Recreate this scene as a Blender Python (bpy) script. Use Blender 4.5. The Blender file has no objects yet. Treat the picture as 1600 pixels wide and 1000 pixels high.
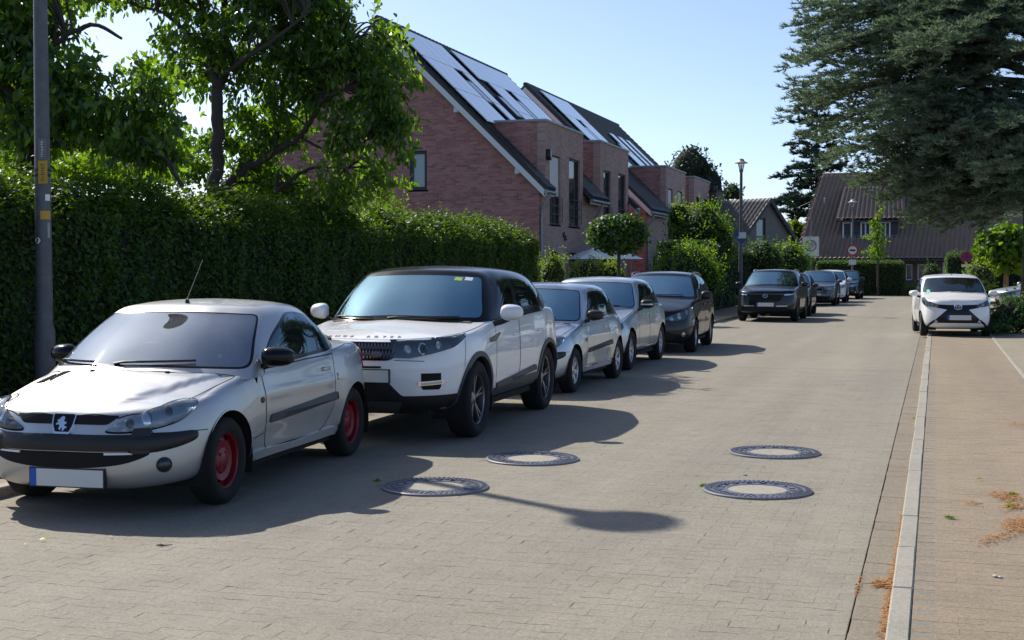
import bpy, bmesh, math, random
import numpy as np
from mathutils import Vector, Matrix
from mathutils.bvhtree import BVHTree
from mathutils.geometry import delaunay_2d_cdt, barycentric_transform

R = math.radians
PI = math.pi
SC = bpy.context.scene
COL = SC.collection

# ------------------------------------------------------------------ camera
cam_d = bpy.data.cameras.new('camera')
cam_d.sensor_width = 36.0
cam_d.lens = 36.0 * 2100.0 / 1600.0
cam_d.clip_end = 6000.0
cam_d.clip_start = 0.05
cam = bpy.data.objects.new('camera', cam_d)
COL.objects.link(cam)
YAW = math.atan(663.0 / 2100.0)
PITCH = math.atan(80.0 / 2100.0)
cam.location = (0.0, 0.0, 1.61)
cam.rotation_euler = (PI / 2 - PITCH, 0.0, YAW)
SC.camera = cam

# ------------------------------------------------------------------ sky + sun
SUN_EL = R(41.0)
SUN_AZ = R(59.5)            # measured from +Y (along the street) towards -X
sun_dir = Vector((-math.sin(SUN_AZ) * math.cos(SUN_EL), math.cos(SUN_AZ) * math.cos(SUN_EL), math.sin(SUN_EL)))
W = bpy.data.worlds.new('World')
SC.world = W
W.use_nodes = True
wn = W.node_tree.nodes
wl = W.node_tree.links
bg = wn['Background']
sky = wn.new('ShaderNodeTexSky')
sky.sky_type = 'NISHITA'
sky.sun_disc = False
sky.sun_elevation = SUN_EL
sky.sun_rotation = -SUN_AZ
sky.altitude = 60.0
sky.air_density = 0.6
sky.dust_density = 1.0
sky.ozone_density = 2.2
wl.new(sky.outputs[0], bg.inputs[0])
bg.inputs[1].default_value = 0.118
sun_d = bpy.data.lights.new('sun', 'SUN')
sun_d.energy = 3.9
sun_d.angle = R(0.53)
sun_d.color = (1.0, 0.94, 0.84)
sun = bpy.data.objects.new('sun', sun_d)
COL.objects.link(sun)
sun.rotation_euler = (-sun_dir).to_track_quat('-Z', 'Y').to_euler()
sun.location = (-20, 10, 30)

SC.view_settings.view_transform = 'Standard'
SC.view_settings.look = 'None'
SC.view_settings.exposure = 0.68
SC.view_settings.gamma = 1.0
SC.view_settings.use_curve_mapping = False
SC.cycles.max_bounces = 8
SC.cycles.transparent_max_bounces = 16
SC.cycles.use_denoising = True

# ------------------------------------------------------------------ object helpers
def link(o, parent=None):
    COL.objects.link(o)
    if parent is not None:
        o.parent = parent
    return o

def thing(name, label, cat, loc=(0, 0, 0), rotz=0.0, group=None):
    o = bpy.data.objects.new(name, None)
    o.empty_display_size = 0.2
    link(o)
    o.location = loc
    o.rotation_euler = (0, 0, rotz)
    o['label'] = label
    o['category'] = cat
    if group:
        o['group'] = group
    return o

def tag(o, label=None, cat=None, group=None, kind=None):
    if label: o['label'] = label
    if cat: o['category'] = cat
    if group: o['group'] = group
    if kind: o['kind'] = kind
    return o

def mesh_from(verts, faces, smooth=False, name='mesh', normals=None):
    me = bpy.data.meshes.new(name)
    verts = np.asarray(verts, dtype=np.float64)
    if isinstance(faces, np.ndarray) and faces.ndim == 2:
        n, k = faces.shape
        me.vertices.add(len(verts))
        me.vertices.foreach_set('co', verts.astype(np.float32).ravel())
        me.loops.add(n * k)
        me.loops.foreach_set('vertex_index', faces.astype(np.int32).ravel())
        me.polygons.add(n)
        me.polygons.foreach_set('loop_start', np.arange(0, n * k, k, dtype=np.int32))
        me.polygons.foreach_set('loop_total', np.full(n, k, dtype=np.int32))
        me.update(calc_edges=True)
    else:
        me.from_pydata([tuple(v) for v in verts], [], [tuple(f) for f in faces])
        me.update()
    if smooth:
        me.polygons.foreach_set('use_smooth', np.ones(len(me.polygons), dtype=bool))
    if normals is not None:
        me.normals_split_custom_set_from_vertices([tuple(n) for n in normals])
    return me

def mobj(name, me, mat, parent=None):
    o = bpy.data.objects.new(name, me)
    if mat is not None and not me.materials:
        for m in (mat if isinstance(mat, (list, tuple)) else [mat]):
            me.materials.append(m)
    return link(o, parent)

class MB:
    """collects simple shapes and links them as one mesh object"""
    def __init__(self):
        self.v = []; self.f = []; self.mi = []
    def add(self, vs, fs, mi=0):
        b = len(self.v)
        self.v += [tuple(p) for p in vs]
        self.f += [tuple(i + b for i in f) for f in fs]
        self.mi += [mi] * len(fs)
        return self
    def box(self, x0, x1, y0, y1, z0, z1, mi=0, bev=0.0):
        if bev > 0:
            bm = bmesh.new()
            bmesh.ops.create_cube(bm, size=1.0)
            for v in bm.verts:
                v.co = Vector(((x0 + x1) / 2 + v.co.x * (x1 - x0), (y0 + y1) / 2 + v.co.y * (y1 - y0), (z0 + z1) / 2 + v.co.z * (z1 - z0)))
            bmesh.ops.bevel(bm, geom=bm.edges[:], offset=bev, segments=2, affect='EDGES', profile=0.6)
            return self.bm(bm, mi)
        vs = [(x0, y0, z0), (x1, y0, z0), (x1, y1, z0), (x0, y1, z0), (x0, y0, z1), (x1, y0, z1), (x1, y1, z1), (x0, y1, z1)]
        fs = [(0, 3, 2, 1), (4, 5, 6, 7), (0, 1, 5, 4), (1, 2, 6, 5), (2, 3, 7, 6), (3, 0, 4, 7)]
        return self.add(vs, fs, mi)
    def bm(self, bm, mi=0):
        bm.verts.ensure_lookup_table()
        for i, v in enumerate(bm.verts): v.index = i
        self.add([v.co[:] for v in bm.verts], [[v.index for v in f.verts] for f in bm.faces], mi)
        bm.free()
        return self
    def tube(self, pts, rad, n=8, mi=0, caps=True):
        """tube along points; rad a number or one per point"""
        pts = [Vector(p) for p in pts]
        rr = rad if isinstance(rad, (list, tuple, np.ndarray)) else [rad] * len(pts)
        vs = []; fs = []
        up = Vector((0, 0, 1))
        prev = None
        for i, p in enumerate(pts):
            d = (pts[min(i + 1, len(pts) - 1)] - pts[max(i - 1, 0)]).normalized()
            if prev is None:
                a = d.cross(up)
                if a.length < 1e-3: a = d.cross(Vector((1, 0, 0)))
            else:
                a = prev - d * prev.dot(d)
            a.normalize(); prev = a
            b = d.cross(a)
            for k in range(n):
                t = 2 * PI * k / n
                vs.append(p + (a * math.cos(t) + b * math.sin(t)) * rr[i])
        for i in range(len(pts) - 1):
            for k in range(n):
                k2 = (k + 1) % n
                fs.append((i * n + k, (i + 1) * n + k, (i + 1) * n + k2, i * n + k2))
        if caps:
            fs.append(tuple(range(n)))
            fs.append(tuple(reversed(range((len(pts) - 1) * n, len(pts) * n))))
        return self.add(vs, fs, mi)
    def lathe(self, prof, n=24, axis='z', org=(0, 0, 0), mi=0, closed=False):
        """prof: list of (r, h)"""
        vs = []; fs = []
        for (r, h) in prof:
            for k in range(n):
                t = 2 * PI * k / n
                c, s = r * math.cos(t), r * math.sin(t)
                if axis == 'z': p = (c, s, h)
                elif axis == 'x': p = (h, c, s)
                else: p = (s, h, c)
                vs.append((p[0] + org[0], p[1] + org[1], p[2] + org[2]))
        m = len(prof)
        rng = range(m) if closed else range(m - 1)
        for i in rng:
            j = (i + 1) % m
            for k in range(n):
                k2 = (k + 1) % n
                fs.append((i * n + k, i * n + k2, j * n + k2, j * n + k))
        return self.add(vs, fs, mi)
    def prism(self, poly, ax, h0, h1, mi=0):
        """extrude a 2D polygon; ax = 'x' (poly in y,z), 'y' (x,z), 'z' (x,y)"""
        n = len(poly)
        def P(a, b, h):
            return {'x': (h, a, b), 'y': (a, h, b), 'z': (a, b, h)}[ax]
        vs = [P(a, b, h0) for a, b in poly] + [P(a, b, h1) for a, b in poly]
        fs = [tuple(range(n)), tuple(reversed(range(n, 2 * n)))]
        for i in range(n):
            j = (i + 1) % n
            fs.append((i, i + n, j + n, j))
        return self.add(vs, fs, mi)
    def mesh(self, smooth=None, name='mesh'):
        me = bpy.data.meshes.new(name)
        me.from_pydata(self.v, [], self.f)
        bm = bmesh.new(); bm.from_mesh(me)
        bmesh.ops.recalc_face_normals(bm, faces=bm.faces[:])
        bm.to_mesh(me); bm.free()
        if any(self.mi):
            me.polygons.foreach_set('material_index', np.array(self.mi, dtype=np.int32))
        if smooth is not None:
            me.polygons.foreach_set('use_smooth', np.ones(len(me.polygons), dtype=bool))
            me.set_sharp_from_angle(angle=R(smooth))
        me.update()
        return me
    def build(self, name, mat, parent=None, smooth=None):
        me = self.mesh(smooth, name)
        return mobj(name, me, mat, parent)

def copy_tree(o, parent=None):
    c = o.copy()
    COL.objects.link(c)
    if parent is not None:
        c.parent = parent
    for ch in list(o.children):
        copy_tree(ch, c)
    return c

def pchip(pts, x):
    """smooth monotone interpolation of [(x, y)...]"""
    xs = np.array([p[0] for p in pts], float); ys = np.array([p[1] for p in pts], float)
    x = np.asarray(x, float)
    h = np.diff(xs); d = np.diff(ys) / h
    m = np.zeros(len(xs))
    for i in range(1, len(xs) - 1):
        if d[i - 1] * d[i] > 0:
            w1 = 2 * h[i] + h[i - 1]; w2 = h[i] + 2 * h[i - 1]
            m[i] = (w1 + w2) / (w1 / d[i - 1] + w2 / d[i])
    m[0] = d[0]; m[-1] = d[-1]
    xc = np.clip(x, xs[0], xs[-1])
    i = np.clip(np.searchsorted(xs, xc, side='right') - 1, 0, len(xs) - 2)
    t = (xc - xs[i]) / h[i]
    return (ys[i] * (1 + 2 * t) * (1 - t) ** 2 + m[i] * h[i] * t * (1 - t) ** 2 + ys[i + 1] * t * t * (3 - 2 * t) + m[i + 1] * h[i] * t * t * (t - 1))

# camera-ray helpers used only to work out where things stand
def ray(px, py):
    c = cam.rotation_euler.to_matrix()
    return c @ Vector(((px - 800) / 2100.0, (500 - py) / 2100.0, -1.0))
def at_ground(px, py, z=0.0):
    d = ray(px, py); t = (z - 1.61) / d.z
    return Vector((0, 0, 1.61)) + d * t
def at_x(px, py, X):
    d = ray(px, py)
    return Vector((0, 0, 1.61)) + d * (X / d.x)
def at_y(px, py, Y):
    d = ray(px, py)
    return Vector((0, 0, 1.61)) + d * (Y / d.y)
# ------------------------------------------------------------------ materials
MATS = {}
def srgb(r, g, b):
    f = lambda c: (c / 255 / 12.92) if c / 255 <= 0.04045 else ((c / 255 + 0.055) / 1.055) ** 2.4
    return (f(r), f(g), f(b))

class NT:
    def __init__(self, name):
        self.m = bpy.data.materials.new(name)
        self.m.use_nodes = True
        self.t = self.m.node_tree
        self.n = self.t.nodes
        self.b = self.n['Principled BSDF']
        self.out = self.n['Material Output']
        MATS[name] = self.m
    def new(self, typ, **kw):
        n = self.n.new(typ)
        for k, v in kw.items():
            setattr(n, k, v)
        return n
    def l(self, a, b):
        self.t.links.new(a, b)
    def coord(self, kind='Object', scale=(1, 1, 1), rot=(0, 0, 0)):
        tc = self.new('ShaderNodeTexCoord')
        mp = self.new('ShaderNodeMapping')
        mp.inputs['Scale'].default_value = scale
        mp.inputs['Rotation'].default_value = rot
        self.l(tc.outputs[kind], mp.inputs[0])
        return mp.outputs[0]
    def world(self):
        g = self.new('ShaderNodeNewGeometry')
        return g.outputs['Position']
    def noise(self, vec, scale, detail=4, rough=0.6, out='Fac'):
        n = self.new('ShaderNodeTexNoise')
        n.inputs['Scale'].default_value = scale
        n.inputs['Detail'].default_value = detail
        n.inputs['Roughness'].default_value = rough
        if vec is not None: self.l(vec, n.inputs['Vector'])
        return n.outputs[out]
    def ramp(self, fac, stops):
        r = self.new('ShaderNodeValToRGB')
        e = r.color_ramp.elements
        while len(e) < len(stops): e.new(0.5)
        for i, (p, c) in enumerate(stops):
            e[i].position = p
            e[i].color = (c[0], c[1], c[2], 1) if not isinstance(c, (int, float)) else (c, c, c, 1)
        self.l(fac, r.inputs[0])
        return r.outputs[0]
    def mix(self, fac, a, b, typ='MIX'):
        m = self.new('ShaderNodeMix', data_type='RGBA', blend_type=typ)
        for i, v in ((0, fac), (6, a), (7, b)):
            if hasattr(v, 'links'): self.l(v, m.inputs[i])
            elif isinstance(v, (int, float)): m.inputs[i].default_value = v
            else: m.inputs[i].default_value = (v[0], v[1], v[2], 1)
        return m.outputs[2]
    def math(self, op, a, b=0.0):
        m = self.new('ShaderNodeMath', operation=op)
        for i, v in ((0, a), (1, b)):
            if hasattr(v, 'links'): self.l(v, m.inputs[i])
            else: m.inputs[i].default_value = v
        return m.outputs[0]
    def bump(self, h, strength=0.3, dist=0.01, chain=None):
        b = self.new('ShaderNodeBump')
        b.inputs['Strength'].default_value = strength
        b.inputs['Distance'].default_value = dist
        self.l(h, b.inputs['Height'])
        if chain is not None: self.l(chain, b.inputs['Normal'])
        return b.outputs[0]
    def set(self, **kw):
        for k, v in kw.items():
            i = self.b.inputs[k.replace('_', ' ')]
            if hasattr(v, 'links'): self.l(v, i)
            elif isinstance(v, (tuple, list)) and len(v) == 3: i.default_value = (v[0], v[1], v[2], 1)
            else: i.default_value = v
        return self

def simple(name, col, rough=0.6, metal=0.0, **kw):
    t = NT(name)
    t.set(Base_Color=col, Roughness=rough, Metallic=metal, **kw)
    return t.m

def paint(name, col, metal=0.0, rough=0.35, coat=1.0, dust=0.12, spec=0.5):
    t = NT(name)
    v = t.coord('Object')
    n1 = t.noise(v, 2.2, 5, 0.65)
    n2 = t.noise(v, 900, 1, 0.5)
    dusty = t.math('MULTIPLY', t.ramp(n1, [(0.35, 0.0), (0.75, 1.0)]), dust)
    c = t.mix(dusty, col, (0.42, 0.39, 0.34))
    if metal > 0.3:
        c = t.mix(t.math('MULTIPLY', n2, 0.25), c, (0.9, 0.92, 0.95), 'SOFT_LIGHT')
    t.set(Base_Color=c, Metallic=metal, Roughness=rough, Coat_Weight=coat, Coat_Roughness=0.04)
    t.b.inputs['Specular IOR Level'].default_value = spec
    r = t.ramp(n1, [(0.3, rough * 0.9), (0.8, min(1, rough * 1.35))])
    t.l(r, t.b.inputs['Roughness'])
    return t.m

def glass(name, tint=(0.5, 0.56, 0.56), ior=1.7, dust=0.05, dustcol=(0.5, 0.52, 0.54), gtint=(0.85, 0.95, 1.0)):
    t = NT(name)
    t.n.remove(t.b)
    tr = t.new('ShaderNodeBsdfTransparent'); tr.inputs[0].default_value = (*tint, 1)
    gl = t.new('ShaderNodeBsdfGlossy'); gl.inputs['Roughness'].default_value = 0.015; gl.inputs['Color'].default_value = (*gtint, 1)
    df = t.new('ShaderNodeBsdfDiffuse'); df.inputs[0].default_value = (*dustcol, 1)
    v = t.coord('Object')
    n = t.noise(v, 3.0, 5, 0.6)
    d = t.ramp(n, [(0.3, dust * 0.6), (0.8, dust * 1.5)])
    fr = t.new('ShaderNodeFresnel'); fr.inputs['IOR'].default_value = ior
    m1 = t.new('ShaderNodeMixShader'); m2 = t.new('ShaderNodeMixShader')
    t.l(d, m1.inputs[0]); t.l(tr.outputs[0], m1.inputs[1]); t.l(df.outputs[0], m1.inputs[2])
    t.l(fr.outputs[0], m2.inputs[0]); t.l(m1.outputs[0], m2.inputs[1]); t.l(gl.outputs[0], m2.inputs[2])
    t.l(m2.outputs[0], t.out.inputs['Surface'])
    return t.m

M = {}
M['paint_silver'] = paint('silver_paint', (0.46, 0.47, 0.47), 0.70, 0.38, 0.7, 0.15)
M['paint_silver_blue'] = paint('light_silver_paint', (0.50, 0.54, 0.58), 0.72, 0.32, 0.8)
M['paint_white'] = paint('white_paint', (0.80, 0.80, 0.79), 0.0, 0.4, 1.0, 0.05)
M['paint_black'] = paint('black_paint', (0.006, 0.007, 0.009), 0.0, 0.3, 0.6, 0.01, 0.15)
M['paint_darkblue'] = paint('dark_blue_paint', (0.008, 0.014, 0.026), 0.1, 0.3, 0.6, 0.01, 0.2)
M['paint_grey'] = paint('dark_grey_paint', (0.06, 0.066, 0.08), 0.5, 0.35, 0.8, 0.03)
M['black_gloss'] = simple('gloss_black', (0.006, 0.007, 0.008), 0.16, IOR=1.35)
M['plastic'] = simple('black_plastic', (0.011, 0.011, 0.012), 0.5)
M['plastic_grey'] = simple('grey_plastic', (0.05, 0.05, 0.053), 0.5)
M['gap'] = simple('dark_gap', (0.006, 0.006, 0.006), 0.9)
M['rubber'] = simple('rubber', (0.009, 0.009, 0.009), 0.85)
M['chrome'] = simple('chrome', (0.75, 0.77, 0.8), 0.14, 1.0)
M['alloy'] = simple('alloy', (0.5, 0.51, 0.53), 0.35, 0.9)
M['alloy_dark'] = simple('dark_alloy', (0.20, 0.20, 0.205), 0.32, 0.85)
M['red_wheel'] = simple('red_wheel_paint', (0.19, 0.005, 0.014), 0.4)
M['red_lens'] = simple('red_lens', (0.35, 0.01, 0.015), 0.15, Coat_Weight=1.0)
M['orange_lens'] = simple('orange_lens', (0.9, 0.25, 0.02), 0.2, Coat_Weight=1.0)
M['reflector'] = simple('lamp_reflector', (0.40, 0.43, 0.46), 0.3, 0.85)
M['reflector_dark'] = simple('dark_lamp_reflector', (0.06, 0.07, 0.085), 0.2, 0.6)
M['lens'] = glass('lamp_lens', (0.85, 0.9, 0.92), 1.5, 0.06, (0.6, 0.65, 0.7))
M['wind'] = glass('windscreen_glass', (0.50, 0.58, 0.60), 5.0, 0.04, (0.40, 0.54, 0.62), (0.52, 0.86, 1.0))
M['wind_dusty'] = glass('dusty_windscreen_glass', (0.5, 0.56, 0.6), 3.2, 0.20, (0.42, 0.41, 0.42), (0.74, 0.88, 1.0))
M['sideglass'] = glass('side_glass', (0.42, 0.52, 0.52), 2.0, 0.02, (0.5, 0.5, 0.5), (0.7, 0.92, 1.0))
M['tinted'] = glass('tinted_glass', (0.10, 0.11, 0.12), 1.55, 0.01, (0.5, 0.5, 0.5))
M['interior'] = simple('car_interior', (0.035, 0.036, 0.04), 0.8)
M['interior_grey'] = simple('car_interior_grey', (0.14, 0.15, 0.16), 0.8)
M['plate'] = simple('plate_white', (0.62, 0.62, 0.60), 0.45)
M['plate_blue'] = simple('plate_blue', (0.01, 0.09, 0.45), 0.45)
M['white_print'] = simple('white_print', (0.8, 0.8, 0.8), 0.5)
M['black_print'] = simple('black_print', (0.01, 0.01, 0.01), 0.5)
M['yellow_print'] = simple('green_print', (0.45, 0.6, 0.08), 0.5)
# ------------------------------------------------------------------ ground materials
def mat_ground():
    t = NT('garden_ground'); v = t.world()
    n = t.noise(v, 1.2, 6, 0.7); n2 = t.noise(v, 18, 4, 0.7)
    c = t.mix(n2, t.ramp(n, [(0.3, (0.05, 0.06, 0.02)), (0.7, (0.09, 0.08, 0.045))]), (0.04, 0.05, 0.018))
    t.set(Base_Color=c, Roughness=0.95)
    t.l(t.bump(n2, 0.5, 0.03), t.b.inputs['Normal'])
    return t.m

def mat_paving(name, base, tint2, grain=1.0, islands=False, joints=None, stain=0.55):
    """concrete surface with exposed grain, broad weathering and faint joints; all fixed in the world"""
    t = NT(name); v = t.world()
    big = t.noise(v, 0.35, 4, 0.55)
    med = t.noise(v, 2.6, 5, 0.6)
    fine = t.noise(v, 170, 3, 0.75)
    vor = t.new('ShaderNodeTexVoronoi'); vor.inputs['Scale'].default_value = 120; t.l(v, vor.inputs['Vector'])
    c = t.mix(t.ramp(big, [(0.35, 0.0), (0.68, 1.0)]), base, tint2)
    c = t.mix(t.math('MULTIPLY', t.ramp(med, [(0.45, 0.0), (0.75, 1.0)]), stain), c, tuple(q * 0.72 for q in base))
    speck = t.ramp(vor.outputs['Color'], [(0.0, 0.62), (0.5, 1.0), (0.9, 1.12), (1.0, 1.7)])
    c = t.mix(0.8 * grain, c, speck, 'MULTIPLY')
    c = t.mix(0.5, c, t.ramp(fine, [(0.3, 0.6), (0.7, 1.32)]), 'MULTIPLY')
    mpt = t.new('ShaderNodeMapping'); mpt.inputs['Scale'].default_value = (1.5, 0.07, 1.0); t.l(v, mpt.inputs[0])
    trk = t.noise(mpt.outputs[0], 1.0, 3, 0.55)
    c = t.mix(0.7, c, t.ramp(trk, [(0.35, 0.86), (0.65, 1.08)]), 'MULTIPLY')
    spot = t.noise(v, 1.15, 2, 0.45)
    c = t.mix(t.ramp(spot, [(0.66, 0.0), (0.78, 0.45)]), c, tuple(q * 0.62 for q in base))
    mid = t.noise(v, 42, 3, 0.7)
    c = t.mix(0.6, c, t.ramp(mid, [(0.3, 0.74), (0.7, 1.22)]), 'MULTIPLY')
    if islands:
        g = t.new('ShaderNodeNewGeometry'); oi = t.new('ShaderNodeObjectInfo')
        rnd = t.math('FRACT', t.math('ADD', g.outputs['Random Per Island'], oi.outputs['Random']))
        c = t.mix(1.0, c, t.ramp(rnd, [(0.0, (0.965, 0.965, 0.968)), (0.5, (1, 0.997, 0.995)), (1.0, (1.02, 1.015, 1.01))]), 'MULTIPLY')
    if joints:
        mp = t.new('ShaderNodeMapping'); t.l(v, mp.inputs[0])
        br = t.new('ShaderNodeTexBrick')
        br.inputs['Scale'].default_value = 1.0
        br.inputs['Brick Width'].default_value = joints[0]; br.inputs['Row Height'].default_value = joints[1]
        br.inputs['Mortar Size'].default_value = 0.004; br.inputs['Mortar Smooth'].default_value = 0.4
        br.inputs['Color1'].default_value = (1, 1, 1, 1); br.inputs['Color2'].default_value = (0.97, 0.97, 0.97, 1); br.inputs['Mortar'].default_value = (0.86, 0.85, 0.83, 1)
        t.l(mp.outputs[0], br.inputs['Vector'])
        c = t.mix(0.55, c, br.outputs['Color'], 'MULTIPLY')
    t.set(Base_Color=c, Roughness=0.88)
    t.l(t.bump(fine, 0.35, 0.004, t.bump(vor.outputs['Distance'], 0.3, 0.004)), t.b.inputs['Normal'])
    return t.m

ROADC = (0.262, 0.233, 0.180); ROADC2 = (0.240, 0.222, 0.180)
M['road'] = mat_paving('road_surface', ROADC, ROADC2, joints=(0.22, 0.1115))
M['paver'] = mat_paving('road_paver', ROADC, ROADC2, islands=True)
M['joint'] = mat_paving('paver_joint', (0.25, 0.224, 0.175), (0.19, 0.17, 0.132))
WALKC = (0.275, 0.218, 0.145); WALKC2 = (0.255, 0.20, 0.142)
M['walk'] = mat_paving('pavement_surface', WALKC, WALKC2, joints=(0.2, 0.1))
M['walkp'] = mat_paving('pavement_paver', WALKC, WALKC2, islands=True)
M['kerb'] = mat_paving('kerb_concrete', (0.345, 0.32, 0.265), (0.30, 0.285, 0.24), grain=0.7)
M['gutterm'] = mat_paving('gutter_concrete', (0.245, 0.21, 0.155), (0.22, 0.185, 0.135), islands=True)
M['drive'] = mat_paving('drive_surface', (0.29, 0.255, 0.185), (0.25, 0.22, 0.16), joints=(0.2, 0.1))
M['ground'] = mat_ground()

def sheet(name, x0, x1, y0, y1, z, mat, kind='structure'):
    mb = MB()
    mb.add([(x0, y0, z), (x1, y0, z), (x1, y1, z), (x0, y1, z)], [(0, 1, 2, 3)])
    o = mb.build(name, mat)
    o['kind'] = kind
    return o

KX = -0.19                                   # street face of the right kerb
GX = -0.362                                  # joint between road and gutter
LK = -6.25                                   # street face of the left kerb
sheet('ground', -900, 900, -60, 1500, -0.06, M['ground'])
NEAR = 22.0                                  # pavers are built up to here
road = bpy.data.objects.new('road', None)
mb = MB()
def quad(mb, x0, x1, y0, y1, z): mb.add([(x0, y0, z), (x1, y0, z), (x1, y1, z), (x0, y1, z)], [(0, 1, 2, 3)])
quad(mb, LK, GX, NEAR, 60, 0.0)
quad(mb, LK, GX, -12, 3.0, 0.0)
quad(mb, LK, 3.0, 60, 82.6, 0.0)
quad(mb, 3.0, 40, 72, 82.6, 0.0)
road = mb.build('road', M['road']); road['kind'] = 'structure'
sheet_j = MB(); quad(sheet_j, LK, GX, 3.0, NEAR, -0.0010)
rb = sheet_j.build('paver_bed', M['joint'], road)

# interlocking bone-shaped pavers
def bone_outline(L, h1, h2, ins):
    a = L / 2 - ins
    p = [(-a, -(h1 - ins)), (-L * 0.33, -(h1 - ins)), (-L * 0.17, -(h2 - ins)), (L * 0.17, -(h2 - ins)), (L * 0.33, -(h1 - ins)), (a, -(h1 - ins))]
    return p + [(-x, -y) for x, y in p]
PL, PH1, PH2, PR = 0.22, 0.0625, 0.0490, 0.1115
def paver_geo(seed):
    rnd = random.Random(seed)
    o0 = bone_outline(PL, PH1, PH2, 0.0005); o1 = bone_outline(PL, PH1, PH2, 0.0008)
    vs = [(x, y, -0.0009) for x, y in o0] + [(x, y, 0.0) for x, y in o1]
    n = len(o0)
    fs = [tuple(range(n, 2 * n))] + [(i, (i + 1) % n, n + (i + 1) % n, n + i) for i in range(n)]
    return np.array(vs), fs
pv, pf = paver_geo(0)
pm = mesh_from(pv, pf, False, 'road_paver'); pm.materials.append(M['paver'])
cells = []
holes = []                                    # manholes, filled below
MANHOLES = [(1183, 767), (1210, 708), (680, 762), (832, 718)]
for q in MANHOLES:
    g = at_ground(*q); holes.append((g.x, g.y))
rows = int((NEAR - 3.0) / PR)
rnd = random.Random(5)
for j in range(rows):
    y = 3.0 + (j + 0.5) * PR
    off = PL / 2 if j % 2 else 0.0
    k0 = int(abs(LK) / PL) + 2
    for i in range(-k0, 0):
        x = i * PL + off
        if x < LK + 0.05 or x > GX + PL / 2 - 0.03: continue
        if any((x - hx) ** 2 + (y - hy) ** 2 < 0.40 ** 2 for hx, hy in holes): continue
        cells.append((x, y))
def on_screen(x, y):
    v = Vector((x, y, 0)) - Vector((0, 0, 1.61))
    c = cam.rotation_euler.to_matrix().transposed() @ v
    if c.z >= -0.1: return None
    return 800 + 2100 * c.x / -c.z, 500 - 2100 * c.y / -c.z, -c.z
near = []
for (x, y) in cells:
    s = on_screen(x, y)
    if s and -30 < s[0] < 1630 and s[1] < 1030:
        near.append((s[2], x, y))
near.sort()
edge = {c for c in cells if c[0] + PL / 2 > GX - 0.003}
# nearest ones one by one (not those hidden under the first car)
singles = []
for d, x, y in near:
    if len(singles) >= 300: break
    if (x, y) not in edge: singles.append((x, y))
sset = set(singles)
for (x, y) in singles:
    o = bpy.data.objects.new('paver', pm); COL.objects.link(o); o.parent = road
    o.location = (x, y, rnd.uniform(-0.0004, 0.0002))
    o.rotation_euler = (rnd.gauss(0, 0.004), rnd.gauss(0, 0.004), rnd.gauss(0, 0.006))
rest = [c for c in cells if c not in sset]
def many(geo_v, geo_f, places, tilt, rnd, zr, xmax=None):
    V = []; F = []; n = len(geo_v)
    for i, (x, y) in enumerate(places):
        a, b, r = rnd.gauss(0, tilt), rnd.gauss(0, tilt), rnd.gauss(0, tilt)
        q = geo_v.copy()
        q[:, 2] += q[:, 0] * a + q[:, 1] * b + rnd.uniform(*zr)
        x0 = q[:, 0] - q[:, 1] * r; y0 = q[:, 1] + q[:, 0] * r
        q[:, 0] = x0 + x; q[:, 1] = y0 + y
        if xmax is not None: q[:, 0] = np.minimum(q[:, 0], xmax + q[:, 2] * 0)
        V.append(q); F += [tuple(k + i * n for k in f) for f in geo_f]
    return np.concatenate(V), F
V, F = many(pv, pf, rest, 0.002, rnd, (-0.0004, 0.0002), GX - 0.003)
me = mesh_from(V, F, False, 'pavers'); o = mobj('paver_field', me, M['paver'], road); o['kind'] = 'stuff'

# open joints: short dark gaps where the sand has washed out
rj = random.Random(8)
o0 = bone_outline(PL, PH1, PH2, 0.0)
jv = []; jf = []
def joint_strip(x0, y0, x1, y1, w):
    L = math.hypot(x1 - x0, y1 - y0); nx, ny = -(y1 - y0) / L * w / 2, (x1 - x0) / L * w / 2
    b = len(jv)
    for f, k in ((0.0, 0.25), (0.35, 1.0), (0.7, 0.8), (1.0, 0.2)):
        x = x0 + (x1 - x0) * f + rj.gauss(0, 0.0008); y = y0 + (y1 - y0) * f + rj.gauss(0, 0.0008)
        jv.append((x + nx * k, y + ny * k, 0.0013)); jv.append((x - nx * k, y - ny * k, 0.0013))
    for q in range(3): jf.append((b + 2 * q, b + 2 * q + 1, b + 2 * q + 3, b + 2 * q + 2))
for (x, y) in cells:
    worn = 0.5 + 0.5 * math.sin(x * 1.7 + 1.0) * math.sin(y * 1.3 + x * 0.6)
    for i in range(len(o0)):
        if rj.random() > 0.03 + 0.10 * worn ** 2: continue
        a, b = o0[i], o0[(i + 1) % len(o0)]
        f0 = rj.uniform(0, 0.35); f1 = rj.uniform(0.6, 1.0)
        if x + max(a[0], b[0]) > GX - 0.01: continue
        joint_strip(x + a[0] + (b[0] - a[0]) * f0, y + a[1] + (b[1] - a[1]) * f0, x + a[0] + (b[0] - a[0]) * f1, y + a[1] + (b[1] - a[1]) * f1, rj.uniform(0.002, 0.005))
M['open_joint'] = simple('open_joint_soil', (0.075, 0.066, 0.052), 0.95)
me = mesh_from(np.array(jv), jf, False, 'open_joints'); o = mobj('open_joints', me, M['open_joint'], road); o['kind'] = 'stuff'

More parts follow.
